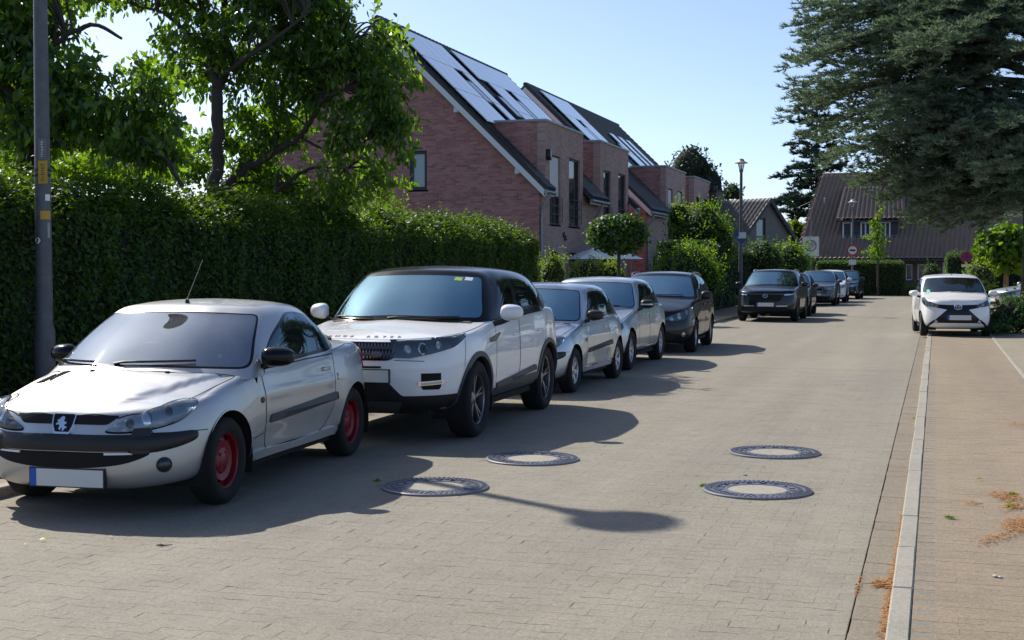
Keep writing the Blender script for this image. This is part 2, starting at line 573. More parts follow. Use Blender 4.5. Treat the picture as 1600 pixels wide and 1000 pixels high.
# gutter stones
def slab_geo(w, l, h, ch):
    bm = bmesh.new(); bmesh.ops.create_cube(bm, size=1.0)
    for v in bm.verts: v.co = Vector((v.co.x * w, v.co.y * l, (v.co.z - 0.5) * h))
    top = [e for e in bm.edges if all(v.co.z > -0.001 for v in e.verts)]
    bmesh.ops.bevel(bm, geom=top, offset=ch, segments=1, affect='EDGES')
    me = bpy.data.meshes.new('slab'); bm.to_mesh(me); bm.free()
    return me
gm = slab_geo(KX - GX - 0.007, 0.2475, 0.05, 0.0015); gm.materials.append(M['gutterm'])
gut = MB(); quad(gut, GX, KX, -12, 60, -0.03); gut = gut.build('gutter', M['joint']); gut['kind'] = 'structure'
y = 4.2; n = 0
while y < 34:
    o = bpy.data.objects.new('gutter_stone', gm); COL.objects.link(o); o.parent = gut
    o.location = ((GX + KX) / 2 + 0.003 + rnd.uniform(-0.0015, 0.0015), y, -0.004 + rnd.uniform(-0.002, 0.001))
    o.rotation_euler = (rnd.gauss(0, 0.003), 0.02 + rnd.gauss(0, 0.004), rnd.gauss(0, 0.003))
    y += 0.25
quadm = MB(); quad(quadm, GX, KX, 33.9, 60, -0.004); o = quadm.build('gutter_run', M['gutterm'], gut)

# right kerb: one-metre stones
km = slab_geo(0.10, 0.992, 0.16, 0.008); km.materials.append(M['kerb'])
kerb = MB(); kerb.box(KX + 0.004, KX + 0.096, -12, 60, -0.05, 0.03); kerb = kerb.build('kerb', M['joint']); kerb['kind'] = 'structure'
y = 3.3
while y < 60:
    o = bpy.data.objects.new('kerb_stone', km); COL.objects.link(o); o.parent = kerb
    o.location = (KX + 0.05 + rnd.uniform(-0.003, 0.003), y, 0.052 + rnd.uniform(-0.003, 0.003))
    o.rotation_euler = (rnd.gauss(0, 0.0015), rnd.gauss(0, 0.01), rnd.gauss(0, 0.002))
    y += 1.0
# right pavement
WX0, WX1 = KX + 0.102, 1.205
walk = MB(); quad(walk, WX0, WX1, NEAR, 60, 0.046); quad(walk, WX0, WX1, -12, 4.0, 0.046)
walk = walk.build('pavement', M['walk']); walk['kind'] = 'structure'
wb = MB(); quad(wb, WX0, WX1, 4.0, NEAR, 0.0448); wb.build('paver_bed', M['joint'], walk)
bmv = slab_geo(0.1992, 0.0992, 0.02, 0.0010)
bmv.materials.append(M['walkp'])
tmp = bmesh.new(); tmp.from_mesh(bmv); tmp.verts.ensure_lookup_table()
bv = np.array([v.co[:] for v in tmp.verts]); bf = [tuple(v.index for v in f.verts) for f in tmp.faces if f.normal.z > -0.5]; tmp.free()
cells = []
for j in range(int((NEAR - 4.0) / 0.1)):
    y = 4.0 + (j + 0.5) * 0.1
    for i in range(8):
        x = WX0 + 0.1 + i * 0.2 - (0.1 if j % 2 else 0)
        if x > WX1 - 0.05 or x < WX0 + 0.04: continue
        cells.append((x, y))
near = sorted((on_screen(x, y)[2], x, y) for x, y in cells if on_screen(x, y) and on_screen(x, y)[0] < 1630 and on_screen(x, y)[1] < 1030)
singles = [(x, y) for d, x, y in near[:220]]; sset = set(singles)
for (x, y) in singles:
    o = bpy.data.objects.new('paver', bmv); COL.objects.link(o); o.parent = walk
    o.location = (x, y, 0.046 + rnd.uniform(-0.0006, 0.0004)); o.rotation_euler = (rnd.gauss(0, 0.003), rnd.gauss(0, 0.003), rnd.gauss(0, 0.004))
V, F = many(bv, bf, [c for c in cells if c not in sset], 0.003, rnd, (0.0454, 0.0464))
o = mobj('paver_field', mesh_from(V, F, False, 'pavers'), M['walkp'], walk); o['kind'] = 'stuff'
# edging strip and the paved forecourt beyond
em = slab_geo(0.06, 0.992, 0.12, 0.006); em.materials.append(M['kerb'])
edg = MB(); edg.box(WX1 + 0.002, WX1 + 0.058, -12, 60, -0.05, 0.03); edg = edg.build('edging', M['joint']); edg['kind'] = 'structure'
y = 8.0
while y < 60:
    o = bpy.data.objects.new('edging_stone', em); COL.objects.link(o); o.parent = edg
    o.location = (WX1 + 0.03, y, 0.054 + rnd.uniform(-0.003, 0.003)); o.rotation_euler = (0, rnd.gauss(0, 0.01), rnd.gauss(0, 0.003)); y += 1.0
sheet('forecourt', WX1 + 0.06, 40, -12, 60, 0.05, M['drive'])

# left kerb and pavement
lk = MB(); lk.box(LK - 0.11, LK - 0.001, -12, 60, -0.05, 0.05); lk = lk.build('kerb', M['joint']); lk['kind'] = 'structure'
lkm = slab_geo(0.12, 0.992, 0.2, 0.01); lkm.materials.append(M['kerb'])
y = 3.0
while y < 62:
    o = bpy.data.objects.new('kerb_stone', lkm); COL.objects.link(o); o.parent = lk
    o.location = (LK - 0.06, y, 0.075 + rnd.uniform(-0.003, 0.003)); o.rotation_euler = (0, rnd.gauss(0, 0.01), rnd.gauss(0, 0.002)); y += 1.0
sheet('pavement', -9.85, LK - 0.12, -12, 78, 0.068, M['walk'])
sheet('lawn', -40, -9.85, -12, 120, 0.03, M['ground'])

# ------------------------------------------------------------------ manholes
M['iron'] = simple('cast_iron', (0.15, 0.155, 0.18), 0.42, 0.35)
M['cover_concrete'] = mat_paving('cover_concrete', (0.36, 0.33, 0.27), (0.32, 0.29, 0.24))
def manhole(i, px, py):
    g = at_ground(px, py)
    lab = ['iron-rimmed manhole cover with pale concrete centre, nearer of the right-hand pair', 'iron-rimmed manhole cover with pale concrete centre, farther of the right-hand pair',
           'manhole cover half in the shadow of the silver coupe, nearer of the left-hand pair', 'manhole cover below the white off-road car, farther of the left-hand pair'][i]
    t = thing('manhole', lab, 'manhole cover', (g.x, g.y, 0), rnd.uniform(0, 6), 'manhole covers in the road')
    mb = MB(); mb.lathe([(0.396, -0.03), (0.394, 0.012), (0.385, 0.018), (0.338, 0.018), (0.333, 0.008), (0.325, 0.008)], 64); mb.build('manhole_frame', M['iron'], t, 40)
    mb = MB(); mb.lathe([(0.327, -0.005), (0.325, 0.014), (0.318, 0.017), (0.288, 0.017), (0.284, 0.006), (0.240, 0.006), (0.236, 0.014), (0.214, 0.014), (0.211, 0.004)], 64)
    for k in range(44):
        a = 2 * PI * k / 44
        for (r0, r1, w) in ((0.290, 0.322, 0.010),):
            c, s = math.cos(a), math.sin(a)
            q = []
            for (rr, ww) in ((r0, -w), (r0, w), (r1, w), (r1, -w)): q.append((c * rr - s * ww, s * rr + c * ww))
            mb.prism(q, 'z', 0.012, 0.022)
    for k in range(16):
        a = 2 * PI * (k + .5) / 16; c, s = math.cos(a), math.sin(a)
        q = [(c * rr - s * ww, s * rr + c * ww) for rr, ww in ((0.243, -0.030), (0.243, 0.030), (0.280, 0.030), (0.280, -0.030))]
        mb.prism(q, 'z', 0.004, 0.0145)
    for k in range(64):
        a = 2 * PI * (k + .5) / 64; c, s = math.cos(a), math.sin(a)
        q = [(c * rr - s * ww, s * rr + c * ww) for rr, ww in ((0.345, -0.007), (0.345, 0.007), (0.378, 0.007), (0.378, -0.007))]
        mb.prism(q, 'z', 0.016, 0.0225)
    mb.build('manhole_cover', M['iron'], t, 30)
    mb = MB(); mb.lathe([(0.0, 0.0125), (0.15, 0.0125), (0.211, 0.010)], 48); mb.build('concrete_fill', M['cover_concrete'], t, 40)
    mb = MB(); mb.lathe([(0.392, -0.003), (0.405, -0.001), (0.45, -0.0035)], 48); mb.build('mortar_collar', M['joint'], t)
for i, (a, b) in enumerate(MANHOLES): manhole(i, a, b)
# ------------------------------------------------------------------ house materials
def mat_brick(name, axis, cols, mortar, bw=0.25, rh=0.0767):
    t = NT(name)
    v = t.world()
    sep = t.new('ShaderNodeSeparateXYZ'); t.l(v, sep.inputs[0])
    cb = t.new('ShaderNodeCombineXYZ')
    t.l(sep.outputs['Y' if axis == 'x' else 'X'], cb.inputs[0]); t.l(sep.outputs['Z'], cb.inputs[1])
    br = t.new('ShaderNodeTexBrick')
    br.inputs['Scale'].default_value = 1.0
    br.inputs['Brick Width'].default_value = bw; br.inputs['Row Height'].default_value = rh
    br.inputs['Mortar Size'].default_value = 0.008; br.inputs['Mortar Smooth'].default_value = 0.2
    br.inputs['Bias'].default_value = 0.0
    br.inputs['Color1'].default_value = (0, 0, 0, 1); br.inputs['Color2'].default_value = (1, 1, 1, 1); br.inputs['Mortar'].default_value = (0.5, 0.5, 0.5, 1)
    t.l(cb.outputs[0], br.inputs['Vector'])
    n = t.noise(cb.outputs[0], 1.3, 5, 0.65); n2 = t.noise(cb.outputs[0], 9, 4, 0.7)
    mp = t.new('ShaderNodeMapping'); mp.inputs['Scale'].default_value = (2.0, 13.0, 1); t.l(cb.outputs[0], mp.inputs[0])
    n3 = t.noise(mp.outputs[0], 1.0, 3, 0.6)
    f = t.math('ADD', t.math('MULTIPLY', br.outputs['Color'], 0.55), t.math('MULTIPLY', n3, 0.5))
    c = t.ramp(f, [(0.15, cols[0]), (0.45, cols[1]), (0.7, cols[2]), (0.95, cols[3])])
    c = t.mix(br.outputs['Fac'], c, mortar)
    c = t.mix(0.5, c, t.ramp(n, [(0.3, 0.72), (0.7, 1.15)]), 'MULTIPLY')
    c = t.mix(0.35, c, t.ramp(n2, [(0.3, 0.7), (0.7, 1.2)]), 'MULTIPLY')
    t.set(Base_Color=c, Roughness=0.9)
    t.l(t.bump(t.math('SUBTRACT', 1.0, br.outputs['Fac']), 0.5, 0.01), t.b.inputs['Normal'])
    return t.m
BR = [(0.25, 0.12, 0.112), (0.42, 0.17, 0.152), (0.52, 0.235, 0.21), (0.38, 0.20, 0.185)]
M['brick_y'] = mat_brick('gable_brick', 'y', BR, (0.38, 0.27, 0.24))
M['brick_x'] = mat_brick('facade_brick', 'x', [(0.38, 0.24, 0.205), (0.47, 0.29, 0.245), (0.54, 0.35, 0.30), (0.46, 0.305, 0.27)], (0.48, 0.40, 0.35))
def mat_tiles(name, c1, c2, rough=0.6):
    t = NT(name); v = t.coord('Object')
    g = t.new('ShaderNodeNewGeometry'); w = g.outputs['Position']
    n = t.noise(w, 0.6, 5, 0.6); n2 = t.noise(w, 7, 4, 0.7)
    c = t.mix(n, c1, c2); c = t.mix(0.6, c, t.ramp(n2, [(0.3, 0.6), (0.7, 1.3)]), 'MULTIPLY')
    t.set(Base_Color=c, Roughness=rough)
    return t.m
M['tile_dark'] = mat_tiles('dark_roof_tile', (0.035, 0.038, 0.044), (0.055, 0.058, 0.062))
M['tile_brown'] = mat_tiles('brown_roof_tile', (0.22, 0.16, 0.125), (0.30, 0.22, 0.175), 0.75)
M['tile_grey'] = mat_tiles('grey_roof_tile', (0.27, 0.25, 0.23), (0.33, 0.31, 0.28), 0.75)
M['white_wood'] = simple('white_wood', (0.72, 0.72, 0.70), 0.5)
M['frame_dark'] = simple('dark_window_frame', (0.035, 0.04, 0.045), 0.45)
M['frame_white'] = simple('white_window_frame', (0.75, 0.76, 0.76), 0.4)
M['zinc'] = simple('zinc', (0.30, 0.32, 0.33), 0.45, 0.6)
M['coping'] = simple('lead_coping', (0.33, 0.36, 0.39), 0.5, 0.3)
M['slate'] = mat_tiles('slate_cladding', (0.04, 0.042, 0.05), (0.06, 0.062, 0.07))
M['render_grey'] = mat_paving('grey_render', (0.20, 0.185, 0.17), (0.18, 0.165, 0.155))
M['blind'] = simple('white_blind', (0.72, 0.72, 0.70), 0.6)
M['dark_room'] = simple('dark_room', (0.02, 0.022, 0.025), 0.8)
M['curtain'] = simple('pale_curtain', (0.32, 0.36, 0.36), 0.8)
def mat_pane(name, tint=(0.03, 0.04, 0.045)):
    t = NT(name); v = t.coord('Object')
    t.set(Base_Color=tint, Roughness=0.03, IOR=1.6)
    t.l(t.bump(t.noise(v, 2.0, 2, 0.5), 0.03, 0.02), t.b.inputs['Normal'])
    return t.m
M['pane'] = mat_pane('window_pane'); M['pane_pale'] = mat_pane('pale_window_pane', (0.34, 0.42, 0.43))
def mat_solar():
    t = NT('solar_panel'); v = t.world()
    t.set(Base_Color=(0.46, 0.52, 0.52), Roughness=0.28, IOR=3.0, Coat_Weight=1.0, Coat_Roughness=0.1)  # pale base colour: the sky's glare on the panels is put into it
    return t.m
M['solar'] = mat_solar()

# ------------------------------------------------------------------ roof of real tile courses
def tile_roof(name, p00, p10, p01, p11, tw, th, mat, parent, wave=0.03, step=0.03, nper=6, thick=0.12, stagger=False):
    """p00->p10 along the eaves, p01->p11 along the ridge (quad may taper); rippled courses"""
    p00, p10, p01, p11 = map(np.array, (p00, p10, p01, p11))
    W_ = np.linalg.norm(p10 - p00); H_ = np.linalg.norm((p01 + p11) / 2 - (p00 + p10) / 2)
    nx = max(2, int(round(W_ / tw))); ny = max(2, int(round(H_ / th)))
    n = np.cross(p10 - p00, p01 - p00); n = n / np.linalg.norm(n)
    us = np.linspace(0, 1, nx * nper + 1)
    V = []; F = []
    ex = np.linspace(0, nx, nx * nper + 1)
    for j in range(ny):
        prof = np.abs(np.sin((ex + (0.5 * (j % 2) if stagger else 0)) * PI)) ** 0.7 * wave
        for (f, lift) in ((j / ny, step), ((j + 1) / ny, 0.0)):
            a = p00 + (p01 - p00) * f; b = p10 + (p11 - p10) * f
            V.append(a[None] + (b - a)[None] * us[:, None] + n[None] * (prof + lift)[:, None])
    V = np.concatenate(V); m = len(us)
    rows = 2 * ny
    i = np.arange(m - 1)
    for r in range(rows - 1):
        F.append(np.stack([r * m + i, r * m + i + 1, (r + 1) * m + i + 1, (r + 1) * m + i], 1))
    F = np.concatenate(F)
    me = mesh_from(V, F, False, name)
    return mobj(name, me, mat, parent)

def window(parent, axis, at, a0, a1, z0, z1, frame, pane, depth=0.10, fw=0.06, mull=0, sill=True, bars=None, inward=1):
    """frame (> pane, sill) set into a wall; axis 'x' lies in a plane x = at (a = y), 'y' in a plane y = at (a = x); inward = direction into the wall"""
    mb = MB()
    d0, d1 = sorted((at - inward * 0.02, at + inward * depth))
    def bx(u0, u1, w0, w1):
        if axis == 'x': mb.box(d0, d1, u0, u1, w0, w1)
        else: mb.box(u0, u1, d0, d1, w0, w1)
    bx(a0, a0 + fw, z0, z1); bx(a1 - fw, a1, z0, z1); bx(a0 + fw, a1 - fw, z0, z0 + fw); bx(a0 + fw, a1 - fw, z1 - fw, z1)
    for k in range(mull):
        u = a0 + (a1 - a0) * (k + 1) / (mull + 1); bx(u - fw / 2, u + fw / 2, z0 + fw, z1 - fw)
    if bars: 
        for zz in bars: bx(a0 + fw, a1 - fw, zz - fw / 3, zz + fw / 3)
    o = mb.build('window', frame, parent)
    mb = MB(); pd = at + inward * 0.03
    q0, q1 = sorted((pd, pd + inward * 0.012))
    if axis == 'x': mb.box(q0, q1, a0 + fw * .8, a1 - fw * .8, z0 + fw * .8, z1 - fw * .8)
    else: mb.box(a0 + fw * .8, a1 - fw * .8, q0, q1, z0 + fw * .8, z1 - fw * .8)
    mb.build('pane', pane, o)
    if sill:
        mb = MB(); s0, s1 = sorted((at - inward * 0.09, at + inward * 0.02))
        if axis == 'x': mb.box(s0, s1, a0 - 0.05, a1 + 0.05, z0 - 0.06, z0 - 0.003)
        else: mb.box(a0 - 0.05, a1 + 0.05, s0, s1, z0 - 0.06, z0 - 0.003)
        mb.build('sill', M['frame_dark'], o)
    return o

def in_poly(P, poly):
    x, y = P[:, 0], P[:, 1]
    r = np.zeros(len(P), bool)
    n = len(poly)
    for i in range(n):
        x0, y0 = poly[i]; x1, y1 = poly[(i + 1) % n]
        if y0 == y1: continue
        c = ((y0 > y) != (y1 > y)) & (x < (x1 - x0) * (y - y0) / (y1 - y0) + x0)
        r ^= c
    return r

def wall_holes(name, axis, d0, d1, outer, holes, mat, parent):
    """wall with window openings; outer polygon and holes (a0, a1, z0, z1) in (a, z); d0 is the visible face, d1 the back"""
    pts = [Vector(p) for p in outer]; ed = [(i, (i + 1) % len(outer)) for i in range(len(outer))]
    loops = [list(range(len(outer)))]
    for (a0, a1, z0, z1) in holes:
        b = len(pts); pts += [Vector((a0, z0)), Vector((a1, z0)), Vector((a1, z1)), Vector((a0, z1))]
        ed += [(b, b + 1), (b + 1, b + 2), (b + 2, b + 3), (b + 3, b)]; loops.append([b, b + 1, b + 2, b + 3])
    r = delaunay_2d_cdt(pts, ed, [], 1, 1e-6)
    P2 = [tuple(v) for v in r[0]]
    ins = []
    for f in r[2]:
        c = (sum(P2[i][0] for i in f) / len(f), sum(P2[i][1] for i in f) / len(f))
        if any(a0 < c[0] < a1 and z0 < c[1] < z1 for a0, a1, z0, z1 in holes): continue
        if not in_poly(np.array([c]), list(outer))[0]: continue
        ins.append(tuple(f))
    def P(a, z, d): return (d, a, z) if axis == 'x' else (a, d, z)
    n = len(P2)
    vs = [P(a, z, d0) for a, z in P2] + [P(a, z, d1) for a, z in P2]
    fs = [f for f in ins] + [tuple(i + n for i in f[::-1]) for f in ins]
    cnt = {}
    for f in ins:
        for i in range(len(f)): cnt[(f[i], f[(i + 1) % len(f)])] = 1
    fs += [(e[1], e[0], e[0] + n, e[1] + n) for e in cnt if (e[1], e[0]) not in cnt]
    mb = MB(); mb.add(vs, fs)
    return mb.build(name, mat, parent)

FX = -12.7            # street front of the terrace
EAVE = 4.48
RIDGE_X = FX - 5.7
RIDGE_Z = 10.04
PITCHT = (RIDGE_Z - EAVE) / 5.7
def on_roof(x, lift=0.0):
    s = math.hypot(1, PITCHT)
    return EAVE + (FX - x) * PITCHT + lift * s

def terrace(name, label, Y0, Y1, dormers, panels, gable_windows, near_detail=True):
    t = thing(name, label, 'house', ((FX + RIDGE_X) / 2, Y0, 0))
    off = Vector(((FX + RIDGE_X) / 2, Y0, 0))
    class G: pass
    r = t
    def fin(o):   # geometry below is written in world coordinates
        o.location = o.location - off
        return o
    BX = 2 * RIDGE_X - FX
    # gable wall, front and back walls
    gp = [(FX, -0.1), (FX, EAVE - 0.02), (RIDGE_X, RIDGE_Z - 0.05), (BX, EAVE - 0.02), (BX, -0.1)]
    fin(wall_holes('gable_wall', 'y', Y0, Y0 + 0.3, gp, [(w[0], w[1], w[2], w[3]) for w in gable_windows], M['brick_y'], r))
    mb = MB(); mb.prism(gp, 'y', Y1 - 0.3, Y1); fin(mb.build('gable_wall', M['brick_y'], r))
    z_b = EAVE - 0.1
    front = [(Y0 + 0.3, -0.1), (Y1 - 0.3, -0.1), (Y1 - 0.3, z_b)]
    for (ya, yb, zt, wins) in dormers[::-1]: front += [(yb, z_b), (yb, zt), (ya, zt), (ya, z_b)]
    front.append((Y0 + 0.3, z_b))
    fholes = [(w[1], w[2], w[3], w[4]) for d_ in dormers for w in d_[3]] + [o[:4] for o in near_detail_openings(Y0, Y1)]
    fin(wall_holes('front_wall', 'x', FX, FX - 0.28, front, fholes, M['brick_x'], r))
    mb = MB(); mb.box(BX + 0.004, BX + 0.3, Y0 + 0.3, Y1 - 0.3, -0.1, EAVE - 0.1); fin(mb.build('back_wall', M['brick_x'], r))
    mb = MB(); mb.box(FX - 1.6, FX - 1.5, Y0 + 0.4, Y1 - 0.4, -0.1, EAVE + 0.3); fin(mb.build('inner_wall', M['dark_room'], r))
    # roof slopes
    ov = 0.32; ev = 0.30
    ys0, ys1 = Y0 - ov, Y1 + ov
    xe = FX + ev; ze = EAVE - ev * PITCHT
    nrm = Vector((PITCHT, 0, 1)).normalized()
    strips = []; pv_ = ys0
    for (ya, yb, zt, wins) in dormers:
        strips += [(pv_, ya, xe), (ya, yb, FX - (zt + 0.02 - EAVE) / PITCHT)]; pv_ = yb
    strips.append((pv_, ys1, xe))
    mb = MB()
    for sgn, lst in ((1, strips), (-1, [(ys0, ys1, None)])):
        for (ya, yb, xl) in lst:
            if yb - ya < 0.02: continue
            if sgn > 0: e = Vector((xl, 0, EAVE + (FX - xl) * PITCHT))
            else: e = Vector((BX - ev, 0, ze))
            rr = Vector((RIDGE_X, 0, RIDGE_Z)); nn = Vector((nrm.x * sgn, 0, nrm.z))
            q = [e, rr, rr + Vector((0, 0, 0.2)), e + nn * 0.14]
            mb.prism([(p.x, p.z) for p in q], 'y', max(ya, ys0 + 0.05), min(yb, ys1 - 0.05))
    rf = fin(mb.build('roof', M['tile_dark'], r))
    nn = nrm * 0.145
    for (ya, yb, xl) in strips:
        if yb - ya < 0.05: continue
        zl = EAVE + (FX - xl) * PITCHT
        a = (xl + nn.x, ya, zl + nn.z); b = (xl + nn.x, yb, zl + nn.z); c_ = (RIDGE_X + nn.x * .2, ya, RIDGE_Z + 0.19); d_ = (RIDGE_X + nn.x * .2, yb, RIDGE_Z + 0.19)
        fin(tile_roof('roof_tiles', a, b, c_, d_, 0.30, 0.34, M['tile_dark'], r, 0.022, 0.03, 4))['kind'] = 'stuff'
    mb = MB()
    k = ys0
    while k < ys1 - 0.05:
        mb.tube([(RIDGE_X, k, RIDGE_Z + 0.17), (RIDGE_X, min(k + 0.40, ys1), RIDGE_Z + 0.185)], [0.10, 0.115], 8); k += 0.38
    o = fin(mb.build('ridge_tiles', M['tile_dark'], r, 50)); o['kind'] = 'stuff'
    # barge boards and soffits
    for ya in (ys0, ys1 - 0.03):
        for sgn in (1, -1):
            e = Vector((xe if sgn > 0 else BX - ev, 0, ze)); rr = Vector((RIDGE_X, 0, RIDGE_Z)); up = Vector((0, 0, 1))
            poly = [(e.x, e.z - 0.20), (rr.x, rr.z - 0.22), (rr.x, rr.z + 0.03), (e.x, e.z + 0.04)]
            mb = MB(); mb.prism(poly, 'y', ya, ya + 0.03); fin(mb.build('barge_board', M['white_wood'], r))
    for (ya, yb) in ((ys0 + 0.03, Y0 - 0.002), (Y1 + 0.002, ys1 - 0.03)):
        for sgn in (1, -1):
            e = Vector((xe if sgn > 0 else BX - ev, 0, ze)); rr = Vector((RIDGE_X, 0, RIDGE_Z))
            poly = [(e.x, e.z - 0.06), (rr.x, rr.z - 0.07), (rr.x, rr.z - 0.01), (e.x, e.z - 0.01)]
            mb = MB(); mb.prism(poly, 'y', ya, yb); fin(mb.build('soffit', M['white_wood'], r))
    # king post at the peak
    mb = MB(); mb.box(RIDGE_X - 0.09, RIDGE_X + 0.09, ys0 - 0.002, ys0 + 0.028, RIDGE_Z - 1.5, RIDGE_Z - 0.12); mb.box(RIDGE_X - 0.8, RIDGE_X + 0.8, ys0 + 0.03, ys0 + 0.1, RIDGE_Z - 1.05, RIDGE_Z - 0.93); fin(mb.build('gable_truss', M['white_wood'], r))
    # purlin ends
    for f in (0.12, 0.5, 0.86):
        x = FX - 5.7 * f; z = on_roof(x) - 0.25
        mb = MB(); mb.box(x - 0.08, x + 0.08, Y0 - 0.25, Y0 - 0.005, z - 0.11, z + 0.07); fin(mb.build('purlin_end', M['white_wood'], r))
    # dormers, flush with the street front
    prev = ys0
    lows = []
    for (ya, yb, zt, wins) in dormers:
        lows.append((prev, ya)); prev = yb
        xb = FX - (zt - EAVE) / PITCHT - 0.35
        fx = FX
        dn = MB(); dn.box(xb + 0.1, fx - 0.30, ya + 0.26, yb - 0.26, zt - 0.12, zt - 0.02); dw = fin(dn.build('dormer', M['coping'], r))
        for (q0, q1) in ((ya, ya + 0.25), (yb - 0.25, yb)):
            poly = [(fx - 0.283, EAVE - 0.6), (fx - 0.283, zt - 0.003), (xb, zt - 0.003), (xb, on_roof(xb) - 0.25)]
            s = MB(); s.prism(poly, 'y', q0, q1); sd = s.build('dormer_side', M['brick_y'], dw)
            if near_detail:
                pass
        s = MB(); s.box(xb, FX + 0.05, ya - 0.05, yb + 0.05, zt, zt + 0.07); s.build('coping', M['coping'], dw)
        # lead flashing where the side meets the tiles
        for (kind, a0, a1, z0, z1) in wins:
            fm = M['frame_dark']
            o = window(r, 'x', fx - 0.09, a0, a1, z0, z1, fm, M['pane'] , 0.10, 0.06, inward=-1)
            fin(o)
            
            if kind == 'blind':
                bl = MB(); bl.box(fx - 0.085, fx - 0.07, a0 + 0.06, a1 - 0.06, z0 + (z1 - z0) * 0.42, z1 - 0.05); bl.build('blind', M['blind'], o)
            ra = MB()
            for q in (0.35, 0.65, 0.95): ra.tube([(fx + 0.06, a0, z0 + q), (fx + 0.06, a1, z0 + q)], 0.014, 6)
            ra.tube([(fx + 0.06, a0, z0 + 0.1), (fx + 0.06, a0, z0 + 0.95)], 0.014, 6); ra.tube([(fx + 0.06, a1, z0 + 0.1), (fx + 0.06, a1, z0 + 0.95)], 0.014, 6)
            ra.build('railing', M['frame_dark'], o)
    lows.append((prev, ys1))
    # the roof is cut where a dormer stands: cover the eaves gap by building the gutter only on the low pieces
    for (ya, yb) in lows:
        if yb - ya < 0.15: continue
        mb = MB()
        Q = [(xe + 0.05, ya, ze - 0.02), (xe + 0.05, yb, ze - 0.03)]
        mb.tube(Q, 0.07, 10); fin(mb.build('gutter', M['zinc'], r, 50))
        mb = MB(); mb.box(xe - 0.02, xe + 0.0, ya, yb, ze - 0.14, ze + 0.06); fin(mb.build('fascia', M['white_wood'], r))
        y = ya + 0.18 if ya <= ys0 + 0.1 else (ya + yb) / 2 + 0.3
        if ya <= ys0 + 0.1: y = Y0 + 0.12
        mb = MB()
        mb.tube([(xe + 0.05, y, ze - 0.05), (xe + 0.04, y, ze - 0.18), (xe - 0.10, y, ze - 0.42), (FX + 0.07, y, ze - 0.62), (FX + 0.07, y, ze - 0.9), (FX + 0.07, y, 0.1)], 0.05, 8)
        fin(mb.build('downpipe', M['zinc'], r, 60))
    # ground-floor openings
    for (a0, a1, z0, z1, fm) in near_detail_openings(Y0, Y1):
        fin(window(r, 'x', FX - 0.09, a0, a1, z0, z1, M['frame_dark'], M['pane'], 0.10, 0.07, inward=-1))
    for (a0, a1, z0, z1, pn, mull, bars) in gable_windows:
        fin(window(r, 'y', Y0 + 0.09, a0, a1, z0, z1, M['frame_dark'], pn, 0.14, 0.11, mull, True, bars, inward=1))
    # solar panels lying on the roof
    s = math.hypot(1, PITCHT)
    ux = Vector((1, 0, -PITCHT)) / s; nv = Vector((PITCHT, 0, 1)) / s
    pmesh = MB(); pmesh.box(-0.49, 0.49, -0.82, 0.82, 0.0, 0.04)
    base = pmesh.mesh(None, 'solar_panel'); base.materials.append(M['solar'])
    rot = Matrix((Vector((0, 1, 0)), -ux, nv)).transposed().to_euler()   # local x along the street, local y up the slope
    for (yc, sd) in panels:
        # sd: slope distance of the panel centre below the ridge
        p = Vector((RIDGE_X, yc, RIDGE_Z + 0.2)) + ux * sd + nv * 0.12
        o = bpy.data.objects.new('solar_panel', base); COL.objects.link(o); o.parent = r
        o.location = p - off; o.rotation_euler = rot
    return t, fin

def near_detail_openings(Y0, Y1):
    out = []
    y = Y0 + 1.6
    while y + 1.2 < Y1:
        out.append((y, y + 1.05, 0.15, 2.2, 0)); y += 2.35
    return out

def roof_window(r, fin, yc, sd, w=0.8, h=1.2):
    s = math.hypot(1, PITCHT)
    ux = Vector((1, 0, -PITCHT)) / s; nv = Vector((PITCHT, 0, 1)) / s
    rot = Matrix((Vector((0, 1, 0)), -ux, nv)).transposed().to_euler()
    mb = MB(); mb.box(-w / 2, w / 2, -h / 2, h / 2, -0.05, 0.05)
    o = mb.build('roof_window', M['frame_dark'], r)
    p = Vector((RIDGE_X, yc, RIDGE_Z + 0.2)) + ux * sd + nv * 0.10
    o.location = p; fin(o); o.rotation_euler = rot
    mb = MB(); mb.box(-w / 2 + 0.07, w / 2 - 0.07, -h / 2 + 0.07, h / 2 - 0.07, 0.04, 0.056); mb.build('pane', M['pane'], o)

def panel_grid(y0, cols, skip, rows=3, low=None):
    out = []
    for c in range(cols):
        for k in range(rows):
            if (c, k) in skip: continue
            out.append((y0 + c * 1.005, 0.42 + 0.83 + k * 1.67))
    return out
def fz(px, py, x=FX): return at_x(px, py, x)
# openings on the street front measured from the photograph
W1 = ('blind', fz(859, 300).y, fz(876, 300).y, 3.15, 5.55)
W2 = ('plain', fz(889, 300).y, fz(906, 300).y, 3.15, 5.62)
W3 = ('plain', fz(943, 300).y, fz(954, 300).y, 3.15, 5.55)
W4 = ('plain', fz(966, 300).y, fz(977.5, 300).y, 3.15, 5.60)
D1 = (fz(852, 200).y, fz(911, 200).y, 6.62, [W1, W2]); D2 = (fz(938, 200).y, fz(982, 200).y, 6.62, [W3, W4])
g1 = at_y(640, 297, 43.2); g2 = at_y(667, 235, 43.2); g3 = at_y(545, 200, 43.2); g4 = at_y(575, 150, 43.2)
skip = {(5, 0), (5, 1), (5, 2), (6, 1), (6, 2), (3, 1), (3, 2), (9, 1), (9, 2), (6, 0)} - {(6, 0)}
h1, fin1 = terrace('brick_terrace', 'long red brick house with solar panels on its steep roof, nearest behind the hedge', 43.2, 57.0, [D1, D2], panel_grid(43.55, 13, skip), [(g1.x, g2.x, g1.z, g2.z, M['pane_pale'], 0, None), (g3.x, g4.x, g3.z, g4.z, M['pane_pale'], 1, [(g3.z + g4.z) / 2])])
